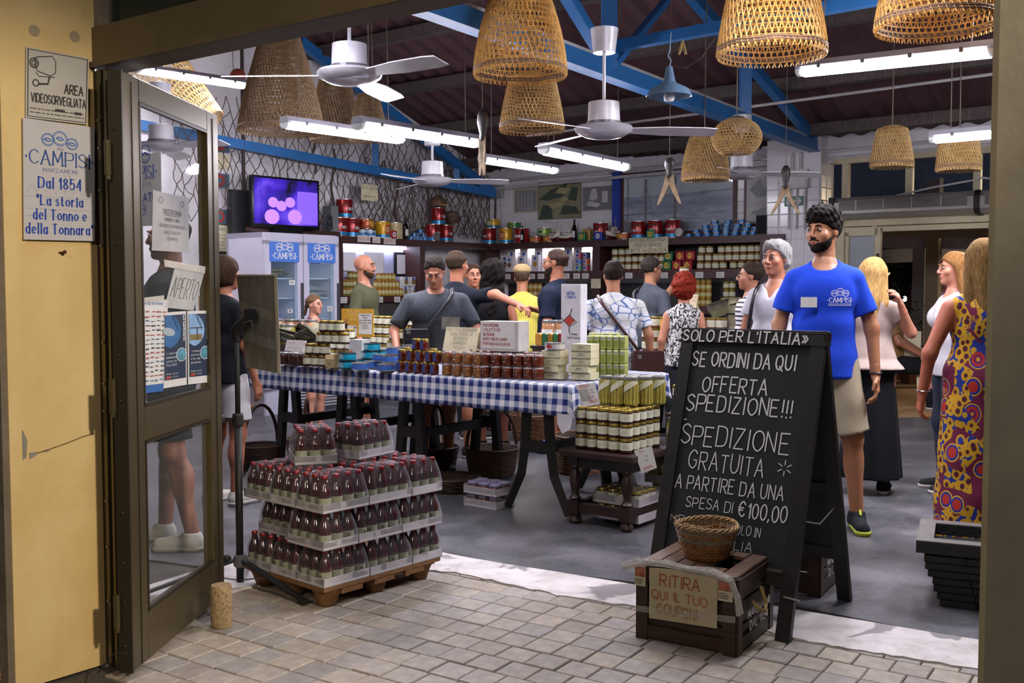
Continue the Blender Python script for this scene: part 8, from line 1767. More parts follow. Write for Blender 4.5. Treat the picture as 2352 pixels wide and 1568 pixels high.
def npobj(name, parts, mat_, parent):
 vs, fs, n = [], [], 0
 for v, f in parts: vs.append(v); fs.append(f + n); n += len(v)
 v = np.concatenate(vs); f = np.concatenate(fs); me = bpy.data.meshes.new(name); me.vertices.add(len(v)); me.vertices.foreach_set('co', v.ravel()); me.loops.add(f.size); me.loops.foreach_set('vertex_index', f.ravel().astype(np.int32))
 me.polygons.add(len(f)); me.polygons.foreach_set('loop_start', np.arange(0, f.size, 4, dtype=np.int32)); me.polygons.foreach_set('loop_total', np.full(len(f), 4, np.int32)); me.polygons.foreach_set('use_smooth', np.ones(len(f), bool)); me.update(calc_edges=True); me.materials.append(mat_)
 o = bpy.data.objects.new(name, me); COL.objects.link(o); o.parent = parent; return o
def skin(c): return M_('skin_' + c, c, .5, 0, .07, 9)
def cloth_m(c, var=.12, r=.85): return M_('cloth_' + c, c, r, 0, var, 7, bump=.15, bscale=120, spec=.2)
def hairm(c):
 k = 'hair_' + c
 if k not in MATS:
  t = NT(k); cc = srgb(c); nz = t.noise(5, 5, t.co((26, 26, 4)), .7); t.base(t.ramp(nz, [(.35, tuple(x * .45 for x in cc)), (.7, tuple(min(1, x * 1.5) for x in cc))])); t.set(Roughness=.75); t.b.inputs['Specular IOR Level'].default_value = .12; t.bump(nz, .5, .004); MATS[k] = t.m
 return MATS[k]
def folds(X, Y, Z, a, s=0): return a * (np.sin(17 * X + 9 * Z + s) * np.sin(11 * Z - 13 * Y + 2 * s) + .6 * np.sin(31 * Z + 12 * X * np.sin(3 * s + Z * 4)))
def person(label, px, d, H, yaw, sk, shirt=None, pants=None, hair=None, hy=0, hp=0, bulk=1, arms=None, legs=None, fem=False, hem=.86, sleeve=.62, cut=.55, skirt=None, shoes='2a2a2c', beard=None, head_c=.0062, seat=False, z0=.0, cell=.0115, face=True, fold=.004, vneck=False, strapless=False):
 w_ = P(px, 660, d); t = thing('person', label, 'person', (w_.x, w_.y, z0), rad(yaw)); s = H / 1.75; t.scale = (s, s, s); b = bulk; sw = (.165 if fem else .185) * b
 AR = arms or {}; dn = lambda S: ((S * (sw + .05), .02, 1.12), (S * (sw + .065), -.05, .87))
 arm = {S: AR.get(S) or dn(S) for S in (1, -1)}
 LG = legs or {}; leg = {S: LG.get(S) or ((S * .1, -.01, .5), (S * .1, .02, .085), (S * .12, -.14, .03)) for S in (1, -1)}
 tor = [('e', (0, .01, .95), (.162 * b, .12 * b, .13)), ('e', (0, -.002 * b, 1.10), ((.135 if fem else .15) * b, .112 * b, .16)), ('e', (0, .0, 1.29), ((.15 if fem else .172) * b, .115 * b, .165)), ('c', (-sw + .045, .012, 1.375), (0, .012, 1.42), .046, .052), ('c', (sw - .045, .012, 1.375), (0, .012, 1.42), .046, .052), ('c', (0, .012, 1.42), (0, .012, 1.45), .08, .06)]
 if fem: tor += [('e', (S * .07, -.085, 1.27), (.062, .062, .065)) for S in (1, -1)]
 R1 = Matrix.Rotation(rad(hy), 3, 'Z') @ Matrix.Rotation(rad(hp), 3, 'X'); HR = np.array(R1); nb = A_(0, .012, 1.50); ho = nb + HR @ A_(0, -.015, .125); HT = {'R': HR, 'o': ho}
 def hd(k, *a, **e): T = dict(HT); T.update(e); return (k,) + a + (T,)
 lim = []
 for S in (1, -1):
  el, wr = arm[S]; lim += [('c', (S * (sw - .012), .012, 1.365), el, .046 * b, .037), ('c', el, wr, .038, .025)]
 lg = []
 for S in (1, -1):
  kn, an, to = leg[S]; a_, k_ = A_(*an), A_(*kn); lg += [('c', (S * .085 * b, .005, .90), kn, .092 * b, .056), ('c', kn, an, .053, .037), ('e', tuple(k_ + (a_ - k_) * .32 + A_(0, .022, 0)), (.05, .052, .105)), ('c', tuple(a_ + A_(0, .012, -.04)), tuple(A_(*to) + A_(0, 0, 0)), .032, .026)]
 skm = skin(sk); parts = []
 allp = tor + lim + lg; pts = np.array([q for p in allp for q in ((p[1], p[2]) if p[0] == 'c' else (p[1],))])
 f = Fld(pts.min(0) - .2, np.append(pts.max(0)[:2] + .2, 1.52), cell)
 for p in allp: f.prim(p)
 f.prim(('c', (0, .014, 1.42), (0, .012, 1.54), .056, .043))
 parts.append(f.mesh())
 fn = .0 if fem else 1; f = Fld(ho - .20, ho + .18, head_c)
 f.prim(hd('e', (0, .018, .035), (.074, .094, .083)), k=.02); f.prim(hd('e', (0, -.028, -.04), (.055 + .004 * fn, .062, .068)), k=.03); f.prim(hd('e', (0, -.068, -.092), (.022, .020, .018)), k=.025)
 f.prim(('c', tuple(ho + HR @ A_(0, .02, -.04)), (0, .014, 1.44), .05, .06), k=.03)
 f.prim(hd('c', (-.028, -.080, .030), (.028, -.080, .030), .011, .011), k=.015)
 for S in (1, -1): f.prim(hd('e', (S * .032, -.094, .012), (.018, .014, .012)), op='s', k=.012); f.prim(hd('e', (S * .040, -.058, -.018), (.026, .022, .024)), k=.02); f.prim(hd('e', (S * .072, .012, .002), (.009, .019, .031)), k=.008); f.prim(hd('e', (S * .011, -.095, -.026), (.009, .010, .008)), k=.008)
 f.prim(hd('c', (0, -.088, .018), (0, -.108, -.020), .008, .0115), k=.012); f.prim(hd('c', (-.015, -.084, -.050), (.015, -.084, -.050), .007, .007), k=.008); f.prim(hd('c', (-.012, -.082, -.060), (.012, -.082, -.060), .008, .008), k=.008)
 parts.append(f.mesh())
 for S in (1, -1):
  el, wr = map(lambda q: A_(*q), arm[S]); dv = wr - el; dv /= np.linalg.norm(dv); pn = A_(-S, .0, -.15) if abs(dv[2]) > .6 else A_(-S * .3, 0, -1); pn -= dv * (pn @ dv); pn /= np.linalg.norm(pn); lt = np.cross(dv, pn) * S; lt = -lt if lt[1] > 0 and abs(dv[2]) > .6 else lt
  f = Fld(wr - .21, wr + .21, .0056 if d < 8 else .0075); f.prim(('c', tuple(wr - dv * .06), tuple(wr), .029, .025))
  for o1 in (-.022, 0, .022): f.prim(('c', tuple(wr + dv * .015 + lt * o1 * .7), tuple(wr + dv * .08 + lt * o1), .015, .014), k=.014)
  for i, L in enumerate((.036, .042, .039, .030)):
   q0 = wr + dv * (.084 - .004 * abs(i - 1.3)) + lt * (.030 - .0195 * i); e1 = dv * .93 + pn * .36; q1 = q0 + e1 * L; e2 = dv * .6 + pn * .8; q2 = q1 + e2 * L * .62; q3 = q2 + (dv * .25 + pn * .95) * L * .5
   for a, c_, r1, r2 in ((q0, q1, .0092, .0085), (q1, q2, .0085, .0078), (q2, q3, .0078, .007)): f.prim(('c', tuple(a), tuple(c_), r1, r2), k=.005)
  q0 = wr + dv * .02 + lt * .024; q1 = q0 + lt * .026 + dv * .022 + pn * .012; q2 = q1 + dv * .034 + pn * .012 + lt * .004
  f.prim(('c', tuple(q0), tuple(q1), .014, .0105), k=.012); f.prim(('c', tuple(q1), tuple(q2), .0105, .008), k=.005); parts.append(f.mesh())
 npobj('body', parts, skm, t)
 hm = hairm(hair[1]) if hair else None
 def add(mb, nm, m, smooth=True): mb.v = [tuple(ho + HR @ A_(*v)) for v in mb.v]; return obj(nm, mb, m, t, smooth)
 if face:
  for S in (1, -1):
   add(MB().ball((S * .031, -.0795, .012), (.0135, .0115, .0085), 10, 6), 'eye', M_('eye_white', 'a8a09a', .25)); add(MB().ball((S * .031, -.0885, .012), (.0055, .0035, .0058), 8, 5), 'iris', M_('iris', '1c120c', .15))
   add(MB().tube([(S * .014, -.0925, .031), (S * .030, -.094, .036), (S * .047, -.080, .031)], [.0035, .0042, .0025], 6), 'eyebrow', hm or hairm('2a1c14')); add(MB().tube([(S * .018, -.0895, .0185), (S * .031, -.0925, .0215), (S * .044, -.083, .018)], .0022, 5), 'eyelid', skm)
  mb = MB().tube([(-.021, -.082, -.056), (-.008, -.0925, -.0535), (.008, -.0925, -.0535), (.021, -.082, -.056)], [.002, .0045, .0045, .002], 6).tube([(-.017, -.083, -.060), (0, -.0925, -.0625), (.017, -.083, -.060)], [.002, .0055, .002], 6); add(mb, 'lips', skin(('%02x%02x%02x' % tuple(int(int(sk[i:i + 2], 16) * q) for i, q in ((0, .92), (2, .70), (4, .70))))))
 if hair:
  st = hair[0]; f = Fld(ho - A_(.26, .26, .55 if st in ('long', 'curlong') else .26), ho + .24, .0062 if d < 8 else .0085); g = {'short': .006, 'buzz': .002, 'curly': .009, 'bob': .014, 'long': .012, 'pony': .006, 'curlong': .040, 'afro': .04, 'grey': .016, 'fade': .004}[st]
  f.prim(hd('e', (0, .02, .040), (.077, .097, .084)), g, k=.01)
  X, Y, Z = f.P(); q = (np.stack([X, Y, Z], -1) - ho) @ HR
  front, back = (-.074, .086) if st not in ('bob', 'curly') else (-.085, .08) if st == 'curly' else (-.092, .055), (.06, -.06 if st != 'curly' else -.025)
  n2 = A_(0, -(front[1] - back[1]), -(back[0] - front[0])); n2 /= np.linalg.norm(n2); pl = (q - A_(0, *front)) @ n2
  f.F = -smin(-f.F, -(pl - (.0 if st in ('short', 'buzz', 'pony', 'fade') else .012)), .01)
  if st in ('curly', 'afro'): f.prim(hd('e', (0, -.008, .098), (.077, .09, .052)), .004 if st == 'curly' else .03, k=.03)
  if st == 'afro': f.prim(hd('e', (0, .04, .0), (.11, .1, .11)), k=.03)
  if st == 'grey': f.prim(hd('e', (0, .055, .0), (.085, .06, .085)), k=.03); f.prim(hd('e', (0, -.02, .10), (.06, .07, .03)), k=.03)
  if st == 'bob':
   f.prim(hd('e', (0, .04, -.02), (.085, .075, .085)), k=.03)
   for S in (1, -1): f.prim(hd('c', (S * .068, -.02, .03), (S * .07, -.0, -.06), .028, .022), k=.02)
  if st in ('long', 'curlong'):
   L = -.30 if st == 'long' else -.34
   f.prim(hd('c', (0, .075, .0), (0, .105, L), .075, .055, fy=.6), k=.04)
   for S in (1, -1): f.prim(hd('c', (S * .065, .02, .03), (S * .09, .06, L * .8), .036, .03), k=.03)
  if st == 'pony': f.prim(hd('c', (0, .11, .06), (0, .155, -.12), .03, .016), k=.02)
  am, fq = {'curly': (.0085, 110), 'afro': (.009, 80), 'curlong': (.009, 60), 'grey': (.006, 55), 'long': (.004, 40), 'bob': (.0025, 60)}.get(st, (.0022, 120))
  x_, y_, z_ = q[..., 0], q[..., 1], q[..., 2]
  if st in ('curly', 'grey', 'afro', 'curlong'): f.F = f.F + am * (1.5 if st == 'curly' else 1.2) * np.sin(fq * x_ + 25 * z_) * np.sin(fq * y_ + 30 * x_) * np.sin(fq * z_ + 35 * y_) * (np.clip((z_ - .02) * 25, .15, 1) if st == 'curly' else 1)
  if st not in ('curly',): f.F = f.F + am * (.5 if st in ('grey', 'afro', 'curlong') else 1) * (np.sin(fq * x_ + 1) * np.sin(fq * y_) + np.sin(fq * .8 * z_ + 9 * x_) * (1 if st not in ('long', 'bob') else .15))
  npobj('hair', [f.mesh()], hm, t)
 if beard:
  f = Fld(ho - .17, ho + .12, .0065); f.prim(hd('e', (0, -.027, -.040), (.0605, .0635, .0715)), .003, k=.01); f.prim(hd('e', (0, -.068, -.092), (.024, .022, .020)), .002, k=.02); X, Y, Z = f.P(); q = (np.stack([X, Y, Z], -1) - ho) @ HR
  f.F = np.maximum(f.F, q[..., 2] - (-.026 + .5 * np.clip(q[..., 1] + .02, -.06, .1) * 1.1)); f.F = np.maximum(f.F, q[..., 1] - .03); f.prim(hd('e', (0, -.098, -.057), (.019, .02, .010)), op='s', k=.005); f.F = f.F + .0015 * np.sin(160 * X) * np.sin(150 * Z)
  npobj('beard', [f.mesh()], hairm(beard), t); add(MB().tube([(-.030, -.074, -.058), (-.024, -.083, -.047), (-.011, -.0935, -.0405), (0, -.0955, -.040), (.011, -.0935, -.0405), (.024, -.083, -.047), (.030, -.074, -.058)], [.003, .0048, .0048, .003, .0048, .0048, .003], 8), 'moustache', hairm(beard))
 if shirt:
  f = Fld(pts.min(0) - .2, np.append(pts.max(0)[:2] + .2, 1.52), .0105)
  for p in tor: f.prim(p, .013)
  if skirt or hem < .8: f.prim(('c', (0, .005, 1.0), (0, .01, max(hem, .02)), .165 * b, .23 if skirt else .17 * b, {'fy': .85}), .01)
  else: f.prim(('c', (0, .005, 1.1), (0, .008, hem - .1), .155 * b, .195 * b, {'fy': .78}), .012)
  for S in (1, -1):
   el, wr = arm[S]; a = A_(S * (sw - .018), .012, 1.362)
   if sleeve > 0: e_ = a + (A_(*el) - a) * min(1, sleeve); f.prim(('c', tuple(a), tuple(e_), .050 * b, (.058 if sleeve < 1 else .042), {'cut': 1}), .007, k=.02)
   if sleeve > 1: f.prim(('c', el, tuple(A_(*el) + (A_(*wr) - A_(*el)) * (sleeve - 1)), .042, .034, {'cut': 1}), .008)
  X, Y, Z = f.P(); f.F = f.F + folds(X, Y, Z, fold, px); f.F = np.maximum(f.F, hem - Z)
  if strapless: f.F = np.maximum(f.F, Z - 1.33)
  else: f.prim(('c', (0, -.02, 1.445), (0, -.01, 1.56), .066, .09), op='s', k=.012)
  if vneck: f.prim(('c', (0, -.10, 1.36), (0, -.07, 1.47), .01, .05), op='s', k=.01)
  sm = shirt if not isinstance(shirt, str) else cloth_m(shirt); npobj('shirt' if not skirt else 'dress', [f.mesh()], sm, t)
 if pants:
  f = Fld(pts.min(0) - .2, (pts.max(0)[0] + .2, pts.max(0)[1] + .2, 1.06), .0105); f.prim(tor[0], .010)
  for S in (1, -1):
   kn, an, to = leg[S]; h_ = A_(S * .085 * b, .005, .90); K_ = A_(*kn); N_ = A_(*an)
   if cut > .3: e_ = h_ + (K_ - h_) * ((.90 - cut) / (.90 - .5)); f.prim(('c', tuple(h_), tuple(e_), .092 * b, .088, {'cut': 1}), .012)
   else: f.prim(('c', tuple(h_), kn, .098 * b, .07), .012); f.prim(('c', kn, an, .068, .055, {'cut': 1}), .012)
  X, Y, Z = f.P(); f.F = f.F + folds(X, Y, Z, .004, px + 2); f.F = np.maximum(f.F, Z - 1.0); npobj('trousers' if cut < .3 else 'shorts', [f.mesh()], cloth_m(pants) if isinstance(pants, str) else pants, t)
 if isinstance(skirt, tuple):
  f = Fld((-.35, -.35, skirt[0] - .05), (.35, .35, 1.06), .011); f.prim(tor[0], .02); f.prim(('c', (0, .005, .95), (0, .01, skirt[0]), .15, skirt[2], {'fy': .85}), .01); X, Y, Z = f.P(); f.F = f.F + .012 * np.sin(9 * np.arctan2(Y, X)) * np.clip(1 - Z, 0, 1) ; f.F = np.maximum(np.maximum(f.F, skirt[0] - Z), Z - 1.02); npobj('skirt', [f.mesh()], skirt[1], t)
 if shoes:
  for S in (1, -1):
   kn, an, to = leg[S]; a_, o_ = A_(*an), A_(*to); f = Fld(np.minimum(a_, o_) - .12, np.maximum(a_, o_) + .12, .0065); f.prim(('c', tuple(a_ + A_(0, .012, -.038)), tuple(o_), .037, .031), .006); f.prim(('c', tuple(a_ + A_(0, .006, -.04)), tuple(a_ + A_(0, -.006, .005)), .042, .042), .002); zb_ = o_[2] - .03; X, Y, Z = f.P(); f2 = Fld(f.lo, f.lo + (f.n - 1.5) * f.c, f.c); f2.prim(('c', tuple(a_ + A_(0, .02, -.05)), tuple(o_ + A_(0, -.004, -.008)), .044, .040), .004); f.F = np.maximum(f.F, zb_ + .018 - Z); f.F = np.maximum(f.F, Z - (a_[2] + .012)); f2.F = np.maximum(np.maximum(f2.F, zb_ + .0 - Z), Z - zb_ - .026)
   npobj('shoe', [f.mesh()], cloth_m(shoes if isinstance(shoes, str) else shoes[0]), t); npobj('shoe_sole', [f2.mesh()], cloth_m('b8b4ae' if isinstance(shoes, str) else shoes[1]), t)
 return t, ho, HR
def strap(t, pts, m, r=.012, nm='strap', fl=.25):
 mb = MB(); mb.tube(spl3(pts), r, 6); return obj(nm, mb, m, t, True)
def spl3(p):
 out = []
 for i in range(len(p) - 1):
  a, b, c, d = (Vector(p[max(i - 1, 0)]), Vector(p[i]), Vector(p[i + 1]), Vector(p[min(i + 2, len(p) - 1)]))
  for k in range(4): s = k / 4; out.append(.5 * (2 * b + (c - a) * s + (2 * a - 5 * b + 4 * c - d) * s * s + (3 * b - a - 3 * c + d) * s ** 3))
 out.append(Vector(p[-1])); return out
def bag(label, m, par, loc, dims, rz=0):
 "a bag carried by somebody is a thing of its own"
 M = par.matrix_basis; p = Matrix.LocRotScale(par.location, par.rotation_euler, par.scale) @ Vector(loc); t = thing('shoulder_bag', label, 'bag', p, par.rotation_euler[2] + rz)
 o = obj('body', MB().box((0, 0, 0), dims), m, t); bevel(o, .02, 3); obj('flap', MB().box((0, dims[1] / 2 + .004, dims[2] * .2), (dims[0] * .96, .008, dims[2] * .55)), m, t); obj('buckle', MB().box((dims[0] * .3, dims[1] / 2 + .01, dims[2] * .35), (.03, .006, .03)), steel, t); return t
def glasses(t, ho, HR, m):
 mb = MB()
 for S in (1, -1): mb.tube([(S * (.031 + .018 * cos(a)), -.103, .012 + .014 * sin(a)) for a in [k * pi / 6 for k in range(13)]], .0022, 5, False); mb.tube([(S * .05, -.10, .018), (S * .077, .0, .014)], .0022, 5)
 mb.tube([(-.013, -.105, .014), (.013, -.105, .014)], .0022, 5); mb.v = [tuple(ho + HR @ A_(*v)) for v in mb.v]; obj('glasses', mb, m, t)
def patt(name, fn):
 t = NT(name); fn(t); t.set(Roughness=.8); return t.m
def p_white(t):
 v = t.n('TexVoronoi', feature='DISTANCE_TO_EDGE'); v.inputs['Scale'].default_value = 9; co = t.co((1, 1, 1.6)); t.l(co, v.inputs['Vector']); c = t.ramp(v.outputs['Distance'], [(.02, '3f5480'), (.05, '8fa0ba'), (.08, 'bfbec4')]); t.base(t.mix(t.ramp(t.noise(9, 2, co), [(.5, (0, 0, 0)), (.56, (.6,) * 3)]), c, 'b4b3a6'))
def p_floral(t):
 co = t.co((1, 1, .8)); v = t.n('TexVoronoi'); v.inputs['Scale'].default_value = 26; t.l(co, v.inputs['Vector']); v2 = t.n('TexVoronoi'); v2.inputs['Scale'].default_value = 10; t.l(co, v2.inputs['Vector'])
 c1 = t.ramp(v.outputs['Distance'], [(.0, '4a0f22'), (.30, '5a1228'), (.34, 'c79410'), (.6, 'd8a818'), (.66, '1d2f86')], 'CONSTANT'); c2 = t.ramp(v2.outputs['Distance'], [(0, 'c99a20'), (.10, '7a1550'), (.22, 'b3281c'), (.34, '1f2f8c'), (.42, 'd0a01a'), (.47, '6a123a')], 'CONSTANT'); m = t.n('Separate' + 'XYZ'); t.l(v2.outputs['Color'], m.inputs[0])
 t.base(t.mix(t.ramp(m.outputs[0], [(.45, (0, 0, 0)), (.46, (1, 1, 1))]), c1, c2))
def p_leo(t): t.base(t.ramp(t.noise(38, 2, t.co((1, 1, .7)), .5, 1.5), [(.46, '0f0f10'), (.49, 'b9b7b6')], 'CONSTANT'))
def p_stripe(t): sp = t.n('SeparateXYZ'); t.l(t.co(), sp.inputs[0]); t.base(t.ramp(t.math('PINGPONG', sp.outputs[2], .02), [(.0, '1c2030'), (.005, 'c9c6c8')], 'CONSTANT'))
def p_charc(t): sp = t.n('SeparateXYZ'); t.l(t.co(), sp.inputs[0]); t.base(t.mix(t.math('GREATER_THAN', sp.outputs[2], 1.22), '131518', t.ramp(t.noise(60, 3, t.co((1, 1, 3))), [(.4, '23272e'), (.7, '3c434d')])))
def p_rib(t): sp = t.n('SeparateXYZ'); t.l(t.co(), sp.inputs[0]); t.base(t.ramp(t.math('PINGPONG', sp.outputs[0], .012), [(.0, '9f9338'), (.004, 'c9bb4f')]))
leather = M_('leather_brown', '3a1d18', .4, 0, .2, 20); blackl = M_('leather_black', '15161a', .35); navy_sk = 'a9704f'
t, ho, HR = person('bearded man in royal blue T-shirt and beige shorts behind the chalkboard, looking left', 1893, 5.95, 1.85, -14, 'a5704f', '1f45c8', 'a39880', ('curly', '1a1310'), hy=-38, bulk=.98, beard='1a120e', shoes=('1b1f22', '9aa03a'), cell=.009, head_c=.005, legs={1: ((.16, -.02, .5), (.19, .0, .085), (.21, -.17, .03)), -1: ((-.1, 0, .5), (-.12, .06, .085), (-.15, -.1, .03))}, arms={1: ((.255, .03, 1.10), (.275, -.02, .84)), -1: ((-.235, .03, 1.12), (-.24, -.10, .88))}, hem=.83, cut=.53, sleeve=.68)
mb = MB(); logo(mb, .075, 1.245, .13, 0); lines(mb, .015, .135, 1.225, 1.24, 2, .003, 0, False); mb.v = [(x, -.1495 - .0 + max(0, abs(x) - .06) ** 1.5 * 1.3, z) for x, y, z in mb.v]; obj('shirt_logo', mb, white_ink, t)
obj('name_card', MB().box((-.085, -.140, 1.245), (.085, .003, .055), Matrix.Rotation(rad(-6), 3, 'Z')), lab_w, t); obj('bracelet', MB().tube([(.274 + .031 * cos(a), -.018 + .031 * sin(a), .862) for a in [k * pi / 7 for k in range(15)]], .005, 5), blackl, t)
obj('cargo_pocket', MB().box((.185, -.01, .66), (.02, .11, .12)), cloth_m('a39880'), t)
for S_, x_ in ((1, .205), ): obj('shoe_tongue', MB().box((x_, -.055, .098), (.012, .05, .006), Matrix.Rotation(rad(25), 3, 'X')), cloth_m('9aa03a'), t)
t, ho, HR = person('grey-haired man in white V-neck T-shirt with a black shoulder strap', 1782, 6.9, 1.71, -38, 'a0664c', 'b9b6bc', '3a3f4a', ('grey', '8d8a88'), hy=-10, bulk=.98, vneck=True, cut=.2, sleeve=.5, head_c=.0055)
strap(t, [(-.10, .13, 1.30), (-.115, .05, 1.445), (-.11, -.10, 1.40), (-.13, -.135, 1.2), (-.17, -.09, 1.0)], blackl, .014)
t, ho, HR = person('blonde woman in pale top and long black skirt behind the blue shirt', 2005, 6.95, 1.60, 158, 'b0745c', 'a8958c', None, ('long', 'b8925a'), fem=True, hem=.93, sleeve=.45, skirt=(.12, cloth_m('111114'), .22), strapless=False, face=False, arms={-1: ((-.27, .02, 1.2), (-.2, .12, 1.40)), 1: ((.22, .0, 1.12), (.2, -.1, .9))}, shoes='141416')
t, ho, HR = person('woman in bright floral halter dress beside the right jamb', 2256, 5.35, 1.65, 176, 'b5674a', patt('floral_print', p_floral), None, ('long', '7d6038'), fem=True, hem=.07, sleeve=0, skirt=True, face=False, bulk=1.12, arms={1: ((.285, .03, 1.12), (.30, -.04, .88))}, shoes='6a4a3a', cell=.009, head_c=.0055, fold=.007)
mb = MB().tube([(-.05, .10, 1.66), (0, .13, 1.665), (.06, .09, 1.66)], .012, 8); obj('hair_clip', mb, blackl, t); obj('bangle', MB().tube([(.295 + .034 * cos(a), -.035 + .034 * sin(a), .905) for a in [k * pi / 7 for k in range(15)]], .0035, 5), steel, t)
person('woman in a white ruffled blouse half hidden behind the floral dress', 2190, 7.0, 1.64, -95, 'b27860', 'bdbbc0', '2c3140', ('long', '8a6238'), fem=True, sleeve=.95, cut=.2, hem=.85)
t, ho, HR = person('man seen from behind in a white shirt with blue chain print', 1408, 7.75, 1.60, 186, 'a06c50', patt('chain_print', p_white), '3d5c88', ('short', '241a16'), face=False, bulk=1.22, cut=.2, sleeve=.7, hem=.84, head_c=.0055, arms={-1: ((-.30, .02, 1.14), (-.335, -.03, .88))})
strap(t, [(.13, .02, 1.46), (.12, .155, 1.40), (0, .165, 1.25), (-.14, .165, 1.07), (-.22, .12, .97)], leather, .015); bag('dark brown leather shoulder bag on the hip of the man in the printed shirt', leather, t, (-.25, .19, .86), (.24, .08, .29))
t, ho, HR = person('man with glasses in a grey T-shirt reaching for a jar on the shelf', 1496, 9.7, 1.69, 122, 'a06c50', '43474f', '2a2d33', ('short', '2f2a26'), cut=.2, bulk=1.12, sleeve=.75, arms={1: ((.20, -.30, 1.30), (.20, -.50, 1.52)), -1: None}); glasses(t, ho, HR, MATS['black_plastic']); strap(t, [(.10, .0, 1.46), (.10, .14, 1.38), (-.02, .15, 1.2), (-.16, .13, 1.02)], blackl, .02)
ps = Matrix.LocRotScale(t.location, t.rotation_euler, t.scale) @ Vector((.20, -.60, 1.56)); j_shelf.at((ps.x, ps.y, ps.z), RZ, 'gold lidded jar held up in the hand of the man in grey')
t, ho, HR = person('woman with curly bright red hair and a lace top seen from behind', 1571, 8.7, 1.49, 170, 'b0765c', patt('lace_print', p_leo), '202226', ('afro', '6e1f0e'), fem=True, sleeve=0, cut=.2, face=False)
t, ho, HR = person('man with shaved head in a navy polo shirt, hand on his chest, looking left', 1276, 8.75, 1.73, -112, 'a0664a', '141c30', '1b1d22', ('buzz', '3a2a22'), bulk=1.14, beard='2c2019', sleeve=.85, cut=.5, arms={-1: ((-.26, .02, 1.14), (-.06, -.2, 1.22))}, shoes='5a78c8'); glasses(t, ho, HR, steel)
t, ho, HR = person('man in a pale yellow ribbed shirt and beige flat cap seen from behind', 1199, 9.8, 1.60, 176, 'a06c50', patt('rib_yellow', p_rib), '2a2d33', ('fade', '4a3a2c'), face=False, cut=.2, bulk=1.02, sleeve=.9)
mb = MB().lathe([(.001, .155), (.05, .15), (.09, .125), (.107, .09), (.10, .07), (.085, .06)], 20, sx=.92, c=(0, .015, 0)); mb.slab([(-.06, -.08), (.06, -.08), (.05, -.14), (0, -.155), (-.05, -.14)], .068, .078); mb.v = [tuple(ho + HR @ A_(*v)) for v in mb.v]; obj('flat_cap', mb, cloth_m('a08a62'), t, True)
t, ho, HR = person('woman with long dark curly hair and black and white print skirt', 1132, 8.75, 1.62, 176, 'a3674c', '121113', None, ('curlong', '17110f'), fem=True, sleeve=.05, hem=.9, face=False, skirt=(.38, patt('leopard_print', p_leo), .2), shoes='141416')
t, ho, HR = person('man in a dark navy T-shirt with his arm round the curly haired woman', 1050, 8.4, 1.70, 165, 'a3674c', '171c26', '14161a', ('short', '3a2c20'), hy=-20, face=False, sleeve=.75, arms={-1: ((-.37, .12, 1.385), (-.60, .24, 1.30))}, bulk=1.05)
person('woman facing the camera, only her face showing between the embracing couple', 1088, 9.5, 1.62, 12, 'a3684e', '23252a', '23252a', ('pony', '3a281c'), fem=True, cut=.2)
t, ho, HR = person('man in a dark grey T-shirt looking down at the jars behind the table', 1001, 7.75, 1.655, 4, 'a3694e', patt('charcoal_block', p_charc), '121316', ('short', '241c17'), hy=-6, hp=30, bulk=1.22, sleeve=.82, hem=.84, head_c=.0055, arms={-1: ((-.33, -.02, 1.13), (-.30, -.22, .98)), 1: ((.33, .0, 1.13), (.26, -.2, .97))})
strap(t, [(.13, .02, 1.47), (.11, -.13, 1.40), (.0, -.165, 1.25), (-.12, -.165, 1.10)], blackl, .016); bag('small black crossbody pouch on the chest of the man looking down', blackl, t, (-.15, -.19, 1.08), (.2, .06, .15), pi)
t, ho, HR = person('bald bearded man in an olive T-shirt seen in profile beside the fridges', 838, 9.9, 1.72, 78, 'a86f55', '4b4c36', '33352c', None, bulk=1.05, beard='3b2a20', sleeve=.8, head_c=.0055)
person('girl with a ponytail beside the fridge, face in profile above the jars', 722, 9.6, 1.33, 62, 'b58068', '5a2f3a', '3a3436', ('pony', '6a4e36'), cut=.62, sleeve=.4, bulk=.95, hem=.84)
person('boy in a black T-shirt and white shorts standing right of the glass door', 517, 6.6, 1.60, 148, '9c6248', '111319', 'bab6b6', ('bob', '38261a'), hy=-14, face=False, cut=.60, sleeve=.75, bulk=.93, shoes='b8b2aa', legs={1: ((.09, 0, .5), (.12, .06, .085), (.12, -.10, .03))})
person('man in black behind the glass door wearing shorts and white sneakers', 388, 5.5, 1.79, -92, '8f5f4c', '16171b', '14151a', ('short', '1a1412'), cut=.58, sleeve=1.7, shoes=('b5b1a8', 'a8a394'), legs={1: ((.1, .05, .5), (.1, .14, .085), (.11, -.03, .03)), -1: ((-.1, -.05, .5), (-.1, -.08, .085), (-.12, -.25, .03))}, face=True)
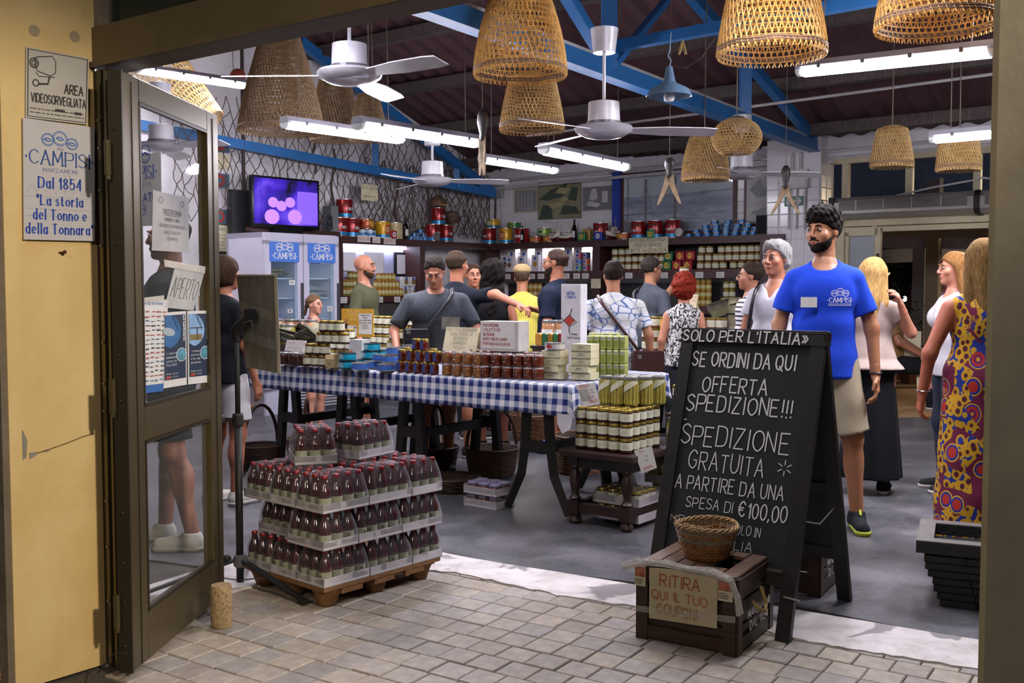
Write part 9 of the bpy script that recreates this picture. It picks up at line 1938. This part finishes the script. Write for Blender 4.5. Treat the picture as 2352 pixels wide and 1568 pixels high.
person('person in a striped white and navy shirt half hidden by the grey-haired man', 1722, 8.3, 1.60, -100, '96604a', patt('stripe_print', p_stripe), '2a2d33', ('short', '2a2019'), cut=.2, sleeve=.8)
sl = {S: ((S * .1, -.42, .86), (S * .1, -.45, .47), (S * .12, -.62, .42)) for S in (1, -1)}
person('person in black trousers and dark shoes sitting on the plastic chair outside', 2052, 11.9, 1.74, 62, '9c6248', '8a6a44', '16171b', ('short', '2a2019'), cut=.2, legs=sl, z0=-.375, shoes='17181c', arms={1: ((.2, -.1, 1.15), (.14, -.32, 1.02)), -1: ((-.2, -.1, 1.15), (-.14, -.32, 1.02))})
person('distant person in a white shirt on the dark terrace', 2170, 18.5, 1.6, 10, '8a5a44', '9a9aa4', '16171b', ('short', '1a1412'), cut=.2, cell=.02); person('distant person in a dark red top on the dark terrace', 2100, 18.9, 1.45, 30, '8a5a44', '3a1418', '16171b', ('short', '1a1412'), cut=.2, cell=.02)
# labels of repeats: say which one, by row and place
from collections import defaultdict
gr = defaultdict(list)
for o in bpy.data.objects:
 if o.get('group') and o.get('category'): gr[(o['group'], o['label'])].append(o)
ORD = 'first second third fourth fifth sixth seventh eighth ninth tenth eleventh twelfth thirteenth fourteenth fifteenth sixteenth seventeenth eighteenth nineteenth twentieth'.split()
for (g, lab), os_ in gr.items():
 n = len(os_)
 if n < 2 or len(lab.split()) > 13 or any(o.location.y < 1 for o in os_): continue
 lv = defaultdict(list)
 for o in os_: lv[round(o.location.z / .04)].append(o)
 ks = sorted(lv); many = len(ks) > 1 and len(ks) <= 5 and len(lab.split()) <= 10
 if not many: lv = {0: os_}; ks = [0]
 for i, k in enumerate(ks):
  L = sorted(lv[k], key=lambda o: o.location.x / o.location.y)
  if len(L) > 20: continue
  rn = (', ' + (['bottom'] + ORD[1:len(ks) - 1] + ['top'])[i] + ' row') if many else ''
  for j, o in enumerate(L): o['label'] = lab + rn + ((', ' + (ORD[j] if j < len(L) - 1 or j < 2 else 'last') + ' from left') if len(L) > 1 else '')
